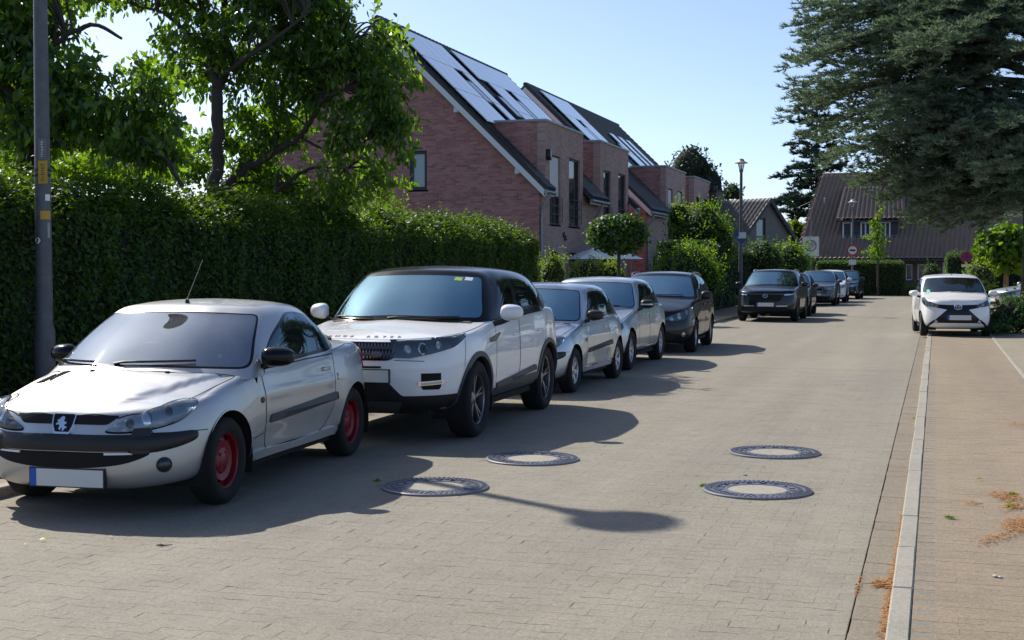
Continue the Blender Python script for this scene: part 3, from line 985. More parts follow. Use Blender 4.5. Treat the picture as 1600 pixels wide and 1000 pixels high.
for (yc, sd) in ((43.55 + 3 * 1.005, 3.3), (43.55 + 6 * 1.005, 3.6), (43.55 + 9 * 1.005, 3.3)): roof_window(h1, fin1, yc, sd)
W5 = ('blind', fz(1044, 300).y, fz(1051, 300).y, 3.15, 5.6); W6 = ('blind', fz(1059, 300).y, fz(1066, 300).y, 3.15, 5.6)
W7 = ('plain', fz(1088, 300).y, fz(1094, 300).y, 3.15, 5.6); W8 = ('plain', fz(1100, 300).y, fz(1106, 300).y, 3.15, 5.6)
D3 = (fz(1041, 200).y, fz(1071.5, 200).y, 6.62, [W5, W6]); D4 = (fz(1085, 200).y, fz(1110, 200).y, 6.62, [W7, W8])
h2, fin2 = terrace('brick_terrace', 'second red brick house with white gable truss, behind the first', 60.6, D4[1] + 0.35, [D3, D4], panel_grid(61.9, 14, {(2, 1), (2, 2), (5, 0), (5, 1), (5, 2), (6, 0), (6, 1), (6, 2), (7, 0), (7, 1), (7, 2), (8, 0), (8, 1), (9, 0), (10, 0), (10, 1), (10, 2), (12, 0), (12, 1), (12, 2), (11, 0), (13, 0)}), [])
roof_window(h2, fin2, 61.9 + 2 * 1.005, 3.2); roof_window(h2, fin2, 61.9 + 8 * 1.005, 3.6)
# small wall lamp by the first upper window, ornament between the floors
p = fz(852.5, 240); o = bpy.data.objects.new
lampw = MB(); lampw.box(FX + 0.012, FX + 0.16, p.y + 0.02, p.y + 0.22, p.z - 0.22, p.z + 0.16, 0, 0.03)
o = lampw.build('wall_lamp', M['black_gloss'], h1, 50); fin1(o)
p = fz(882, 370)
liz = [(-0.30, 0.10), (-0.24, 0.13), (-0.16, 0.09), (-0.14, 0.17), (-0.08, 0.18), (-0.10, 0.07), (0.04, 0.0), (0.10, 0.06), (0.15, 0.03), (0.10, -0.03), (0.16, -0.07), (0.28, -0.12), (0.14, -0.12), (0.05, -0.07), (0.0, -0.15), (-0.05, -0.14), (-0.02, -0.05), (-0.14, 0.01), (-0.22, -0.03), (-0.24, 0.02), (-0.19, 0.05), (-0.26, 0.07)]
mb = MB(); mb.prism([(p.y + a, p.z + b) for a, b in liz], 'x', FX + 0.003, FX + 0.04)
tag(mb.build('wall_ornament', M['black_print']), 'dark lizard ornament on the brick front below the upper windows', 'ornament')

# ------------------------------------------------------------------ grey tiled house in the middle distance
gh_t = thing('grey_house', 'small grey house with pale tiled roof and narrow gable window, beyond the terrace', 'house', (-9.1, 76.5, 0), R(-33))
# local: gable end faces +x, ridge along x
hwid, eav, rdg, Lh = 3.4, 2.2, 5.55, 10.0
wall_holes('gable_wall', 'x', 0.0, -0.3, [(-hwid, -0.1), (hwid, -0.1), (hwid, eav), (0, rdg - 0.1), (-hwid, eav)], [(-0.95, -0.15, 2.65, 4.45)], M['render_grey'], gh_t)
mb = MB(); mb.box(-Lh, -0.3, -hwid, -hwid + 0.3, -0.1, eav); mb.build('side_wall', M['render_grey'], gh_t)
tile_roof('roof', (-Lh, -hwid - 0.3, eav - 0.3), (0.25, -hwid - 0.3, eav - 0.3), (-Lh, 0, rdg), (0.25, 0, rdg), 0.30, 0.36, M['tile_grey'], gh_t, 0.06, 0.05, 6)
tile_roof('roof', (0.25, hwid + 0.3, eav - 0.3), (-Lh, hwid + 0.3, eav - 0.3), (0.25, 0, rdg), (-Lh, 0, rdg), 0.30, 0.36, M['tile_grey'], gh_t, 0.06, 0.05, 6)
for s in (1, -1):
    mb = MB(); mb.prism([(s * (hwid + 0.35), eav - 0.52), (0, rdg - 0.22), (0, rdg + 0.06), (s * (hwid + 0.35), eav - 0.25)], 'x', 0.2, 0.27); mb.build('barge_board', M['slate'], gh_t)
window(gh_t, 'x', -0.08, -0.95, -0.15, 2.65, 4.45, M['frame_dark'], M['pane_pale'], 0.1, 0.09, 0, True, [3.4], inward=-1)
mb = MB(); mb.box(-4.4, -3.5, -0.35, 0.35, rdg - 0.4, rdg + 0.55); ch = mb.build('chimney', M['render_grey'], gh_t)
mb = MB(); mb.box(-4.5, -3.4, -0.42, 0.42, rdg + 0.55, rdg + 0.63); mb.tube([(-4.0, 0, rdg + 0.63), (-4.0, 0, rdg + 0.9)], 0.22, 10); mb.build('chimney_cap', M['slate'], ch)

# ------------------------------------------------------------------ brown tiled house closing the street
HY = 88.0
bt = thing('brown_house', 'house under a big brown tiled roof with a dark dormer, closing the street', 'house', (2.0, HY, 0))
sc = 2100 / (HY * 0.985)
def hx(px, Y): return at_y(px, 400, Y).x - 2.0
eL = hx(1243, HY - 0.5); rL = hx(1284, HY + 6.6); eR = 14.0
ze_ = 2.15; zr_ = at_y(1284, 275, HY + 6.6).z
A = (eL, -0.5, ze_); B = (eR, -0.5, ze_); Cc = (rL, 6.6, zr_); Dd = (eR, 6.6, zr_)
tile_roof('roof', A, B, Cc, Dd, 0.29, 0.33, M['tile_brown'], bt, 0.09, 0.12, 6)
tile_roof('roof', (eL, 13.7, ze_), A, Cc, (rL + 0.001, 6.6, zr_), 0.29, 0.33, M['tile_brown'], bt, 0.09, 0.12, 6)
mb = MB()
k = rL
while k < eR: 
    mb.tube([(k, 6.6, zr_ + 0.06), (k + 0.42, 6.6, zr_ + 0.075)], [0.13, 0.15], 8); k += 0.4
mb.build('ridge_tiles', M['tile_brown'], bt, 50)['kind'] = 'stuff'
M['brick_dark'] = mat_brick('dark_brick', 'y', [(0.10, 0.055, 0.045), (0.14, 0.075, 0.06), (0.18, 0.10, 0.08), (0.13, 0.08, 0.065)], (0.16, 0.13, 0.11))
bw = [(hx(1416, HY), hx(1426, HY), 0.9, 1.9), (hx(1434, HY), hx(1446, HY), 0.9, 1.9), (hx(1473, HY), hx(1482, HY), 0.0, 2.05)]
wall_holes('front_wall', 'y', 0.0, 0.3, [(eL + 0.5, -0.1), (eR, -0.1), (eR, ze_ + 0.3), (eL + 0.5, ze_ + 0.3)], bw, M['brick_dark'], bt)
mb = MB(); mb.box(eL + 0.5, eL + 0.8, 0.3, 13.2, -0.1, ze_ + 0.3); mb.build('side_wall', M['brick_dark'], bt)
mb = MB(); mb.box(eL, eR, -0.56, -0.50, ze_ - 0.16, ze_ + 0.02); mb.tube([(eL, -0.62, ze_ - 0.02), (eR, -0.62, ze_ - 0.02)], 0.07, 8); mb.build('gutter', M['slate'], bt)
window(bt, 'y', 0.07, hx(1416, HY), hx(1426, HY), 0.9, 1.9, M['frame_white'], M['pane'], 0.1, 0.06, 0)
window(bt, 'y', 0.07, hx(1434, HY), hx(1446, HY), 0.9, 1.9, M['frame_white'], M['pane'], 0.1, 0.06, 0)
mb = MB(); mb.box(hx(1473, HY), hx(1482, HY), 0.1, 0.14, 0, 2.05); mb.build('door', M['frame_white'], bt)
# dormer
y_d = 1.2
dx0, dx1 = hx(1313, HY + y_d), hx(1402, HY + y_d)
zd0, zd1 = at_y(1340, 381, HY + y_d).z, at_y(1340, 345, HY + y_d).z
sl = (zr_ - ze_) / 7.1
mb = MB(); mb.box(dx0, dx1, y_d, y_d + 0.2, zd0 - 0.15, zd1); dm = mb.build('dormer', M['slate'], bt)
yb2 = 5.2; zb2 = ze_ + (yb2 + 0.5) * sl
for x in (dx0, dx1 - 0.12):
    mb = MB(); mb.prism([(y_d + 0.2, zd0 - 0.15), (y_d + 0.2, zd1), (yb2, zb2 + 0.1), (yb2, zb2 - 0.2)], 'x', x, x + 0.12); mb.build('dormer_side', M['slate'], dm)
tile_roof('dormer_roof', (dx0 - 0.25, y_d - 0.35, zd1 + 0.02), (dx1 + 0.55, y_d - 0.35, zd1 + 0.02), (dx0 - 0.05, yb2 + 0.1, zb2 + 0.2), (dx1 + 0.25, yb2 + 0.1, zb2 + 0.2), 0.29, 0.33, M['tile_brown'], dm, 0.09, 0.11, 6)
mb = MB(); mb.box(dx0 - 0.25, dx1 + 0.55, y_d - 0.40, y_d - 0.34, zd1 - 0.10, zd1 + 0.03); mb.build('fascia', M['slate'], dm)
for (a, b) in ((1316, 1331), (1344, 1360), (1375, 1391)):
    x0, x1 = hx(a, HY + y_d), hx(b, HY + y_d)
    w_ = window(dm, 'y', y_d - 0.002, x0, x1, zd0 + 0.05, zd1 - 0.07, M['frame_white'], M['pane_pale'], 0.08, 0.09, 0 if a == 1316 else 1, True)
for (a, b) in ((1289, 296), (1333, 296)):
    q = at_y(a, b, HY + 4.0)
    z = ze_ + (4.0 + 0.5) * sl
    mb = MB(); mb.tube([(q.x - 2.0, 4.0, z), (q.x - 2.0, 4.0, z + 0.42)], 0.06, 8); mb.lathe([(0.0, z + 0.5), (0.11, z + 0.44), (0.09, z + 0.40)], 10, 'z', (q.x - 2.0, 4.0, 0)); mb.build('roof_vent', M['zinc'], bt, 50)
# ------------------------------------------------------------------ car surfaces
def bspline_basis(n, v, deg=3):
    kn = np.concatenate([np.zeros(deg), np.linspace(0, 1, n - deg + 1), np.ones(deg)])
    v = np.clip(np.asarray(v, float), 0, 1 - 1e-9)
    B = np.zeros((len(v), len(kn) - 1))
    for i in range(len(kn) - 1):
        B[:, i] = (v >= kn[i]) & (v < kn[i + 1])
    for d in range(1, deg + 1):
        for i in range(len(kn) - 1 - d):
            a = kn[i + d] - kn[i]; b = kn[i + d + 1] - kn[i + 1]
            t = 0
            if a > 0: t = t + (v - kn[i]) / a * B[:, i]
            if b > 0: t = t + (kn[i + d + 1] - v) / b * B[:, i + 1]
            B[:, i] = t
    return B[:, :n]

class Surf:
    """half of a car skin: keys run from the front centre round the side to the rear centre"""
    def __init__(self, net, fn=None):
        self.net = np.array(net, float)
        self.K, self.R = self.net.shape[:2]
        mid = self.net[:, 1:6].mean(1)
        h = np.linalg.norm(np.diff(mid, axis=0), axis=1)
        self.t = np.concatenate([[0], np.cumsum(h)])
        h = h[:, None, None]
        s = np.diff(self.net, axis=0) / h
        m = np.zeros_like(self.net)
        m[1:-1] = (s[:-1] * h[1:] + s[1:] * h[:-1]) / (h[:-1] + h[1:])
        m[0] = s[0] * np.array([1, 0, 0]); m[-1] = s[-1] * np.array([1, 0, 0])
        self.m = m
        self.fn = fn
        d = np.linalg.norm(np.diff(self.net, axis=1), axis=2).sum(1)
        self.vlen = float(np.median(d))
    def u2t(self, u):
        r = float(np.interp(u, np.arange(self.K), self.t))
        if u < 0: r = u * float(self.t[1])
        if u > self.K - 1: r = float(self.t[-1]) + (u - self.K + 1) * float(self.t[-1] - self.t[-2])
        return r
    def _ev(self, t, v):
        t = np.clip(t, 0, self.t[-1]); 
        i = np.clip(np.searchsorted(self.t, t, side='right') - 1, 0, self.K - 2)
        h = self.t[i + 1] - self.t[i]
        f = ((t - self.t[i]) / h)[:, None, None]; h = h[:, None, None]
        P = (self.net[i] * (1 + 2 * f) * (1 - f) ** 2 + self.m[i] * h * f * (1 - f) ** 2 + self.net[i + 1] * f * f * (3 - 2 * f) + self.m[i + 1] * h * f * f * (f - 1))
        B = bspline_basis(self.R, v)
        P = np.einsum('nr,nrc->nc', B, P)
        if self.fn: P = self.fn(P)
        return P
    def ev(self, t, v):
        return self._ev(np.asarray(t, float), np.asarray(v, float))
    def nrm(self, t, v, e=4e-3):
        ev = e / 1.5
        t = np.asarray(t, float); v = np.asarray(v, float)
        t0 = np.clip(t - e, 0, self.t[-1]); t1 = np.clip(t + e, 0, self.t[-1])
        v0 = np.clip(v - ev, 0, 1); v1 = np.clip(v + ev, 0, 1)
        n = np.cross(self.ev(t1, v) - self.ev(t0, v), self.ev(t, v1) - self.ev(t, v0))
        L = np.linalg.norm(n, axis=1, keepdims=True)
        n = n / np.maximum(L, 1e-12)
        bad = L[:, 0] < 1e-12
        n[bad] = (0, 0, 1)
        return n
    def hitmesh(self, nu=160, nv=70):
        tu = np.linspace(0, self.t[-1], nu); vv = np.linspace(0, 1, nv)
        T, V = np.meshgrid(tu, vv, indexing='ij')
        P = self.ev(T.ravel(), V.ravel())
        i = np.arange(nu * nv).reshape(nu, nv)
        a = i[:-1, :-1].ravel(); b = i[1:, :-1].ravel(); c = i[1:, 1:].ravel(); d = i[:-1, 1:].ravel()
        F = np.concatenate([np.stack([a, b, c], 1), np.stack([a, c, d], 1)])
        self.hv, self.hf, self.huv = P, F, np.stack([T.ravel(), V.ravel()], 1)
        self.bvh = BVHTree.FromPolygons([tuple(p) for p in P], [tuple(f) for f in F])
        return self
    def uv_hit(self, org, d):
        loc, n, idx, dist = self.bvh.ray_cast(Vector(org), Vector(d))
        if idx is None: return None
        f = self.hf[idx]
        q = barycentric_transform(loc, *[Vector(self.hv[k]) for k in f], *[Vector((self.huv[k][0], self.huv[k][1], 0)) for k in f])
        return (q.x, q.y)

def in_poly(P, poly):
    x, y = P[:, 0], P[:, 1]
    r = np.zeros(len(P), bool)
    n = len(poly)
    for i in range(n):
        x0, y0 = poly[i]; x1, y1 = poly[(i + 1) % n]
        if y0 == y1: continue
        c = ((y0 > y) != (y1 > y)) & (x < (x1 - x0) * (y - y0) / (y1 - y0) + x0)
        r ^= c
    return r

def round_poly(pts, rad, seg=4):
    """round the corners of a 2D polygon; rad a number or list"""
    n = len(pts); out = []
    for i in range(n):
        p = np.array(pts[i], float); a = np.array(pts[i - 1], float); b = np.array(pts[(i + 1) % n], float)
        r = rad[i] if isinstance(rad, (list, tuple)) else rad
        la = np.linalg.norm(a - p); lb = np.linalg.norm(b - p)
        r = min(r, la * 0.48, lb * 0.48)
        if r < 1e-5: out.append(tuple(p)); continue
        p0 = p + (a - p) / la * r; p1 = p + (b - p) / lb * r
        for k in range(seg + 1):
            t = k / seg
            q = p0 * (1 - t) ** 2 + 2 * p * t * (1 - t) + p1 * t * t
            out.append(tuple(q))
    return out

def densify(pts, step, closed=True):
    out = []
    n = len(pts)
    for i in range(n if closed else n - 1):
        a = np.array(pts[i], float); b = np.array(pts[(i + 1) % n], float)
        k = max(1, int(math.ceil(np.linalg.norm(b - a) / step)))
        for j in range(k): out.append(tuple(a + (b - a) * j / k))
    if not closed: out.append(tuple(pts[-1]))
    return out

def smooth_loop(pts, n=40, closed=True):
    """Catmull-Rom through points"""
    P = np.array(pts, float); m = len(P)
    out = []
    segs = m if closed else m - 1
    per = max(2, n // segs)
    for i in range(segs):
        if closed: p0, p1, p2, p3 = P[i - 1], P[i], P[(i + 1) % m], P[(i + 2) % m]
        else: p0, p1, p2, p3 = P[max(i - 1, 0)], P[i], P[i + 1], P[min(i + 2, m - 1)]
        for k in range(per):
            t = k / per
            out.append(tuple(0.5 * ((2 * p1) + (-p0 + p2) * t + (2 * p0 - 5 * p1 + 4 * p2 - p3) * t * t + (-p0 + 3 * p1 - 3 * p2 + p3) * t ** 3)))
    if not closed: out.append(tuple(P[-1]))
    return out

def cut(surf, nu, nv, outlines, v0=0.0, v1=1.0):
    """split the skin along outlines (given in chord length t and v); returns {name: (verts, tris, normals)}; key 'rest' is what is left"""
    sv = surf.vlen
    T = np.linspace(0, surf.t[-1], nu); V = np.linspace(v0, v1, nv)
    g = np.stack(np.meshgrid(T, V * sv, indexing='ij'), -1).reshape(-1, 2)
    border = (np.abs(g[:, 0]) < 1e-9) | (np.abs(g[:, 0] - T[-1]) < 1e-9) | (np.abs(g[:, 1] - v0 * sv) < 1e-9) | (np.abs(g[:, 1] - v1 * sv) < 1e-9)
    cell = min(T[1] - T[0], (V[1] - V[0]) * sv)
    polys = []; pv = []; pe = []
    for name, poly in outlines:
        q = [(min(max(a, 0), T[-1]), min(max(b, v0), v1) * sv) for a, b in poly]
        q = densify(q, cell)
        polys.append((name, q))
        b = len(pv)
        pv += q
        pe += [(b + i, b + (i + 1) % len(q)) for i in range(len(q))]
    keep = np.ones(len(g), bool)
    if pv:
        A = np.array(pv)
        for i in range(0, len(g), 512):
            d = np.min(np.abs(g[i:i + 512, None, :] - A[None]).max(2), axis=1)
            keep[i:i + 512] = d > cell * 0.35
        keep |= border
    pts = [Vector(p) for p in g[keep]]
    b = len(pts)
    pts += [Vector(p) for p in pv]
    r = delaunay_2d_cdt(pts, [(a + b, c + b) for a, c in pe], [], 0, 1e-5)
    P2 = np.array([v[:] for v in r[0]]); F = np.array([f[:] if len(f) == 3 else f[:3] for f in r[2]])
    cen = P2[F].mean(1)
    a = P2[F]
    area = np.abs(np.cross(a[:, 1] - a[:, 0], a[:, 2] - a[:, 0]))
    ok = area > 1e-9
    owner = np.full(len(F), -1)
    for k, (name, q) in enumerate(polys):
        ins = in_poly(cen, q) & (owner < 0)
        owner[ins] = k
    P3 = surf.ev(P2[:, 0], P2[:, 1] / sv)
    N3 = surf.nrm(P2[:, 0], P2[:, 1] / sv)
    res = {}
    names = {}
    for k in range(-1, len(polys)):
        sel = F[(owner == k) & ok]
        if len(sel) == 0: continue
        nm = 'rest' if k < 0 else polys[k][0]
        names.setdefault(nm, []).append(sel)
    for nm, lst in names.items():
        sel = np.concatenate(lst)
        used, inv = np.unique(sel.ravel(), return_inverse=True)
        vs = P3[used]; fs = inv.reshape(-1, 3); ns = N3[used]
        fn = np.cross(vs[fs[:, 1]] - vs[fs[:, 0]], vs[fs[:, 2]] - vs[fs[:, 0]])
        flip = (fn * ns[fs].mean(1)).sum(1) < 0
        fs[flip] = fs[flip][:, ::-1]
        res[nm] = (vs, fs, ns)
    return res

def mirror(m, flip=True):
    vs, fs, ns = m
    s = np.array([-1, 1, 1])
    return (vs * s, fs[:, ::-1], ns * s)

def both(m):
    """join a half with its mirror image"""
    vs, fs, ns = m
    vs = vs.copy(); ns = ns.copy()
    seam = np.abs(vs[:, 0]) < 2e-4
    vs[seam, 0] = 0; ns[seam, 0] = 0
    L = np.linalg.norm(ns, axis=1, keepdims=True); ns = ns / np.maximum(L, 1e-9)
    idx = np.full(len(vs), -1); n = len(vs)
    idx[seam] = np.nonzero(seam)[0]
    idx[~seam] = n + np.arange((~seam).sum())
    s = np.array([-1, 1, 1])
    return (np.concatenate([vs, vs[~seam] * s]), np.concatenate([fs, idx[fs][:, ::-1]]), np.concatenate([ns, ns[~seam] * s]))

def pobj(name, m, mat, parent, off=0.0):
    vs, fs, ns = m
    me = mesh_from(vs + ns * off if off else vs, np.asarray(fs), True, name, ns)
    return mobj(name, me, mat, parent)

class Car:
    """skin of one car; local axes: x to the car's left, front towards -y, y = 0 at the front axle"""
    def __init__(self, p):
        self.p = p
        P = p
        hw = P['W'] / 2; WB = P['WB']; yf = -P['FO']; yr = WB + P['RO']
        zc = P['zc']; cr = P['cr']; ce = P.get('cexp', 2.2)
        self.hw, self.yf, self.yr = hw, yf, yr
        def Zh(x, y):
            return float(pchip(zc, y)) - float(pchip(cr, y)) * min(1.3, abs(x) / hw) ** ce
        self.Zh = Zh
        nr = P.get('nose', 1.0); tr = P.get('tail', 1.0)
        F, S, B = P['front'], P['side'], P['rear']        # rows r1..r4 of (inset, z) + shoulder inset
        def mixp(a, b, t): return [((1 - t) * q[0] + t * w[0], (1 - t) * q[1] + t * w[1]) for q, w in zip(a, b)]
        Sf = P.get('side_front', S)
        Sr = P.get('side_rear', S)
        yc = P['ws_base'][0][1]
        keys = [  # x, y, spine y, profile
            (0, yf, yf + 0.42, F),
            (0.34 * hw, yf + 0.012 * nr, yf + 0.45, F),
            (0.64 * hw, yf + 0.085 * nr, yf + 0.50, F),
            (0.86 * hw, yf + 0.25 * nr, yf + 0.58, mixp(F, Sf, 0.35)),
            (0.955 * hw, yf + 0.50 * nr, yf + 0.70, mixp(F, Sf, 0.75)),
            (P.get('wf', 0.985) * hw, 0.02, 0.10, Sf),
            (P.get('wd0', 0.98) * hw, 0.55, 0.55, S),
            (P.get('wd1', 0.985) * hw, WB * 0.5, WB * 0.5, S),
            (P.get('wd2', 0.985) * hw, WB - 0.55, WB - 0.5, S),
            (P.get('wr_', 1.0) * hw, WB + 0.0, WB - 0.05, Sr),
            (0.965 * hw, yr - 0.34 * tr, yr - 0.5, mixp(Sr, B, 0.5)),
            (0.83 * hw, yr - 0.11 * tr, yr - 0.42, B),
            (0.45 * hw, yr - 0.015 * tr, yr - 0.38, B),
            (0, yr, yr - 0.36, B)]
        for i, kv in P.get('keys', {}).items():
            k = list(keys[i])
            for j, val in kv.items(): k[j] = val
            keys[i] = tuple(k)
        net = []
        for (x, y, ys, prof) in keys:
            o = np.array([x, y]); s = np.array([0.0, ys])
            L = np.linalg.norm(s - o); d = (s - o) / L
            rows = []
            zb = prof[0][1]
            q = o + d * min(0.38, L * 0.8); rows.append((q[0], q[1], zb + 0.015))
            for (ins, z) in prof[:4]:
                q = o + d * ins; rows.append((q[0], q[1], z))
            d5 = prof[4][0]
            q = o + d * d5; z5 = Zh(q[0], q[1])
            z4 = prof[3][1]; i4 = prof[3][0]
            qq = o + d * (i4 + (d5 - i4) * 0.42); rows.append((qq[0], qq[1], z4 + (z5 - z4) * 0.75))
            rows.append((q[0], q[1], z5 + 0.004))
            for f in (0.13, 0.45, 1.0):
                q = o + d * (d5 + (L - d5) * f); rows.append((q[0], q[1], Zh(q[0], q[1])))
            net.append(rows)
        self.low = Surf(net, P.get('fn'))
        # greenhouse
        b = P['ws_base']; t = P['ws_top']      # three points each: centre, mid, A-pillar corner
        sb = P['side_base']; st = P['side_top']  # A rear edge, B, C
        rb = P['rw_base']; rt = P['rw_top']    # corner, mid, centre
        rz = P['roof']; rc = P.get('roof_crown', 0.05); yrs = P.get('roof_spine', None)
        base = list(b) + list(sb) + list(rb); top = list(t) + list(st) + list(rt)
        hwr = max(q[0] for q in top)
        def Zr(x, y): return float(pchip(rz, y)) - rc * (abs(x) / hwr) ** 2.4
        self.Zr = Zr
        y0, y1 = rz[0][0], rz[-1][0]
        n = len(base); net = []
        blg = P.get('bulge', [0.02, 0.02, 0.03, 0.035, 0.04, 0.035, 0.03, 0.03, 0.03])
        for i in range(n):
            bx, by = base[i][:2]; tx, ty = top[i][:2]
            zb = base[i][2] if len(base[i]) > 2 else Zh(bx, by) + 0.0
            zt = top[i][2] if len(top[i]) > 2 else Zr(tx, ty) - 0.03
            B0 = np.array([bx, by, zb]); T0 = np.array([tx, ty, zt])
            dr = T0 - B0; pl = np.array([bx, by - (base[2][1] + base[6][1]) / 2 * 0 , 0])
            if i <= 2: out = np.array([0.15 * bx, -1, 0.5])
            elif i >= 6: out = np.array([0.15 * bx, 1, 0.4])
            else: out = np.array([1, 0, 0.25])
            out = out / np.linalg.norm(out) * blg[i]
            ysp = float(np.clip(ty, y0 + 0.0, y1)) 
            ysp = ty + (0.30 if i == 0 else 0.30 if i == 1 else 0.25 if i == 2 else 0.12 if i == 3 else 0 if i == 4 else -0.12 if i == 5 else -0.22 if i == 6 else -0.28)
            S0 = np.array([0, ysp, 0.0])
            rows = [B0 - dr * 0.12, B0, B0 + dr * 0.36 + out, B0 + dr * 0.70 + out * 0.9]
            rows.append(B0 + dr * 0.96 + out * 0.2)
            for f in (0.10, 0.30, 0.62, 1.0):
                q = T0 + (S0 - T0) * f
                rows.append(np.array([q[0], q[1], Zr(q[0], q[1])]))
            net.append(rows)
        self.gh = Surf(net, P.get('gfn'))
        self.low.hitmesh(); self.gh.hitmesh(120, 60)
        vs = []; fs = []
        for s in (self.low, self.gh):
            b0 = sum(len(x) for x in vs)
            vs.append(s.hv); fs.append(s.hf + b0)
            b1 = b0 + len(s.hv)
            vs.append(s.hv * np.array([-1, 1, 1])); fs.append(s.hf[:, ::-1] + b1)
        self.V = np.concatenate(vs); self.Fc = np.concatenate(fs)
        self.bvh = BVHTree.FromPolygons([tuple(p) for p in self.V], [tuple(f) for f in self.Fc])
    # --- projections
    def uvs(self, surf, pts3, d):
        d = Vector(d).normalized(); out = []
        for p in pts3:
            h = surf.uv_hit(Vector(p) - d * 3.0, d)
            if h: out.append(h)
        return out
    def proj(self, p, d, off=0.0):
        d = Vector(d).normalized()
        loc, n, i, dist = self.bvh.ray_cast(Vector(p) - d * 3.0, d)
        if loc is None: return None, None
        if n.dot(d) > 0: n = -n
        return loc + n * off, n
    def patch(self, pts3, d, off=0.004, thick=0.012, step=0.03, dome=0.0):
        """plate lying on the skin inside an outline seen along d; returns (verts, faces)"""
        d = Vector(d).normalized()
        a = Vector((0, 0, 1)).cross(d)
        if a.length < 0.05: a = Vector((1, 0, 0))
        a.normalize(); b = d.cross(a) * -1
        loop = [(Vector(p).dot(a), Vector(p).dot(b)) for p in pts3]
        loop = densify(loop, step)
        L = np.array(loop)
        lo, hi = L.min(0), L.max(0)
        nx = max(2, int((hi[0] - lo[0]) / step)); ny = max(2, int((hi[1] - lo[1]) / step))
        g = np.stack(np.meshgrid(np.linspace(lo[0], hi[0], nx + 1), np.linspace(lo[1], hi[1], ny + 1)), -1).reshape(-1, 2)
        g = g[in_poly(g, loop)]
        if len(g):
            dd = np.min(np.linalg.norm(g[:, None] - L[None], axis=2), axis=1)
            g = g[dd > step * 0.4]
        n0 = len(loop)
        pts = [Vector(q) for q in loop] + [Vector(q) for q in g]
        r = delaunay_2d_cdt(pts, [(i, (i + 1) % n0) for i in range(n0)], [], 1, 1e-6)
        c0 = Vector((0, 0, 0))
        P2 = [v.copy() for v in r[0]]
        F = [tuple(f) for f in r[2]]
        cen = np.array([[sum(P2[i].x for i in f) / len(f), sum(P2[i].y for i in f) / len(f)] for f in F])
        ins = in_poly(cen, loop)
        F = [f for f, k in zip(F, ins) if k]
        P3 = []; N3 = []
        ref = Vector(pts3[0]).dot(d)
        hit = []
        for q in P2:
            base = a * q.x + b * q.y + d * ref
            loc, n = self.proj(base, d, 0)
            hit.append(loc is not None)
            if loc is None:
                loc = base; n = -d
            P3.append(loc); N3.append(n)
        if dome > 0:
            Pn = np.array([q[:] for q in P2])
            ds = np.min(np.linalg.norm(Pn[:, None] - L[None], axis=2), axis=1)
            mx = max(ds.max(), 1e-6)
            hgt = dome * np.sqrt(np.clip(1 - (1 - ds / mx) ** 2, 0, 1))
        else: hgt = np.zeros(len(P2))
        vs = [p + n * (off + h) for p, n, h in zip(P3, N3, hgt)]
        F = [f for f in F if all(hit[i] for i in f)]
        par = list(range(len(P2)))
        def find(i):
            while par[i] != i: par[i] = par[par[i]]; i = par[i]
            return i
        for f in F:
            for i in f[1:]: par[find(f[0])] = find(i)
        cn = {}
        for f in F: cn[find(f[0])] = cn.get(find(f[0]), 0) + 1
        if cn:
            best = max(cn, key=cn.get); F = [f for f in F if find(f[0]) == best]
        # rim going back into the skin
        cnt = {}
        for f in F:
            for i in range(len(f)):
                e = (f[i], f[(i + 1) % len(f)])
                cnt[e] = 1
        edges = [e for e in cnt if (e[1], e[0]) not in cnt]
        used = sorted({i for e in edges for i in e})
        mp = {}
        for i in used:
            mp[i] = len(vs); vs.append(P3[i] - N3[i] * thick)
        fs = list(F) + [(e[1], e[0], mp[e[0]], mp[e[1]]) for e in edges]
        keep = sorted({i for f in fs for i in f}); rm = {o: k for k, o in enumerate(keep)}
        vs = [vs[i] for i in keep]; fs = [tuple(rm[i] for i in f) for f in fs]
        return vs, fs
    def plate(self, name, pts3, d, mat, parent, off=0.004, thick=0.012, step=0.03, smooth=40, mir=False, dome=0.0):
        vs, fs = self.patch(pts3, d, off, thick, step, dome)
        mb = MB(); mb.add(vs, fs)
        o = mb.build(name, mat, parent, smooth)
        if mir:
            mb = MB(); mb.add([(-v[0], v[1], v[2]) for v in vs], [f[::-1] for f in fs])
            o2 = mb.build(name, mat, parent, smooth)
            return o, o2
        return o
    def seam(self, mb, pts3, d, w=0.006, off=0.0016, step=0.03, mir=False):
        """thin dark joint line on the skin"""
        d = Vector(d).normalized()
        pts = densify([tuple(p) for p in pts3], step, False)
        Q = []
        for p in pts:
            loc, n = self.proj(p, d, off)
            if loc is not None: Q.append((loc, n))
        if len(Q) < 2: return
        vs = []; fs = []
        for i, (q, n) in enumerate(Q):
            t = (Q[min(i + 1, len(Q) - 1)][0] - Q[max(i - 1, 0)][0]).normalized()
            s = t.cross(n).normalized() * (w / 2)
            vs += [q - s, q + s]
        for i in range(len(Q) - 1): fs.append((2 * i, 2 * i + 1, 2 * i + 3, 2 * i + 2))
        mb.add(vs, fs)
        if mir: mb.add([(-v[0], v[1], v[2]) for v in vs], [f[::-1] for f in fs])

def disc_pts(c, r, n=20, rz=None, ax='y'):
    rz = rz or r
    out = []
    for k in range(n):
        t = 2 * PI * k / n
        if ax == 'y': out.append((c[0] + r * math.cos(t), c[1], c[2] + rz * math.sin(t)))
        elif ax == 'x': out.append((c[0], c[1] + r * math.cos(t), c[2] + rz * math.sin(t)))
        else: out.append((c[0] + r * math.cos(t), c[1] + rz * math.sin(t), c[2]))
    return out

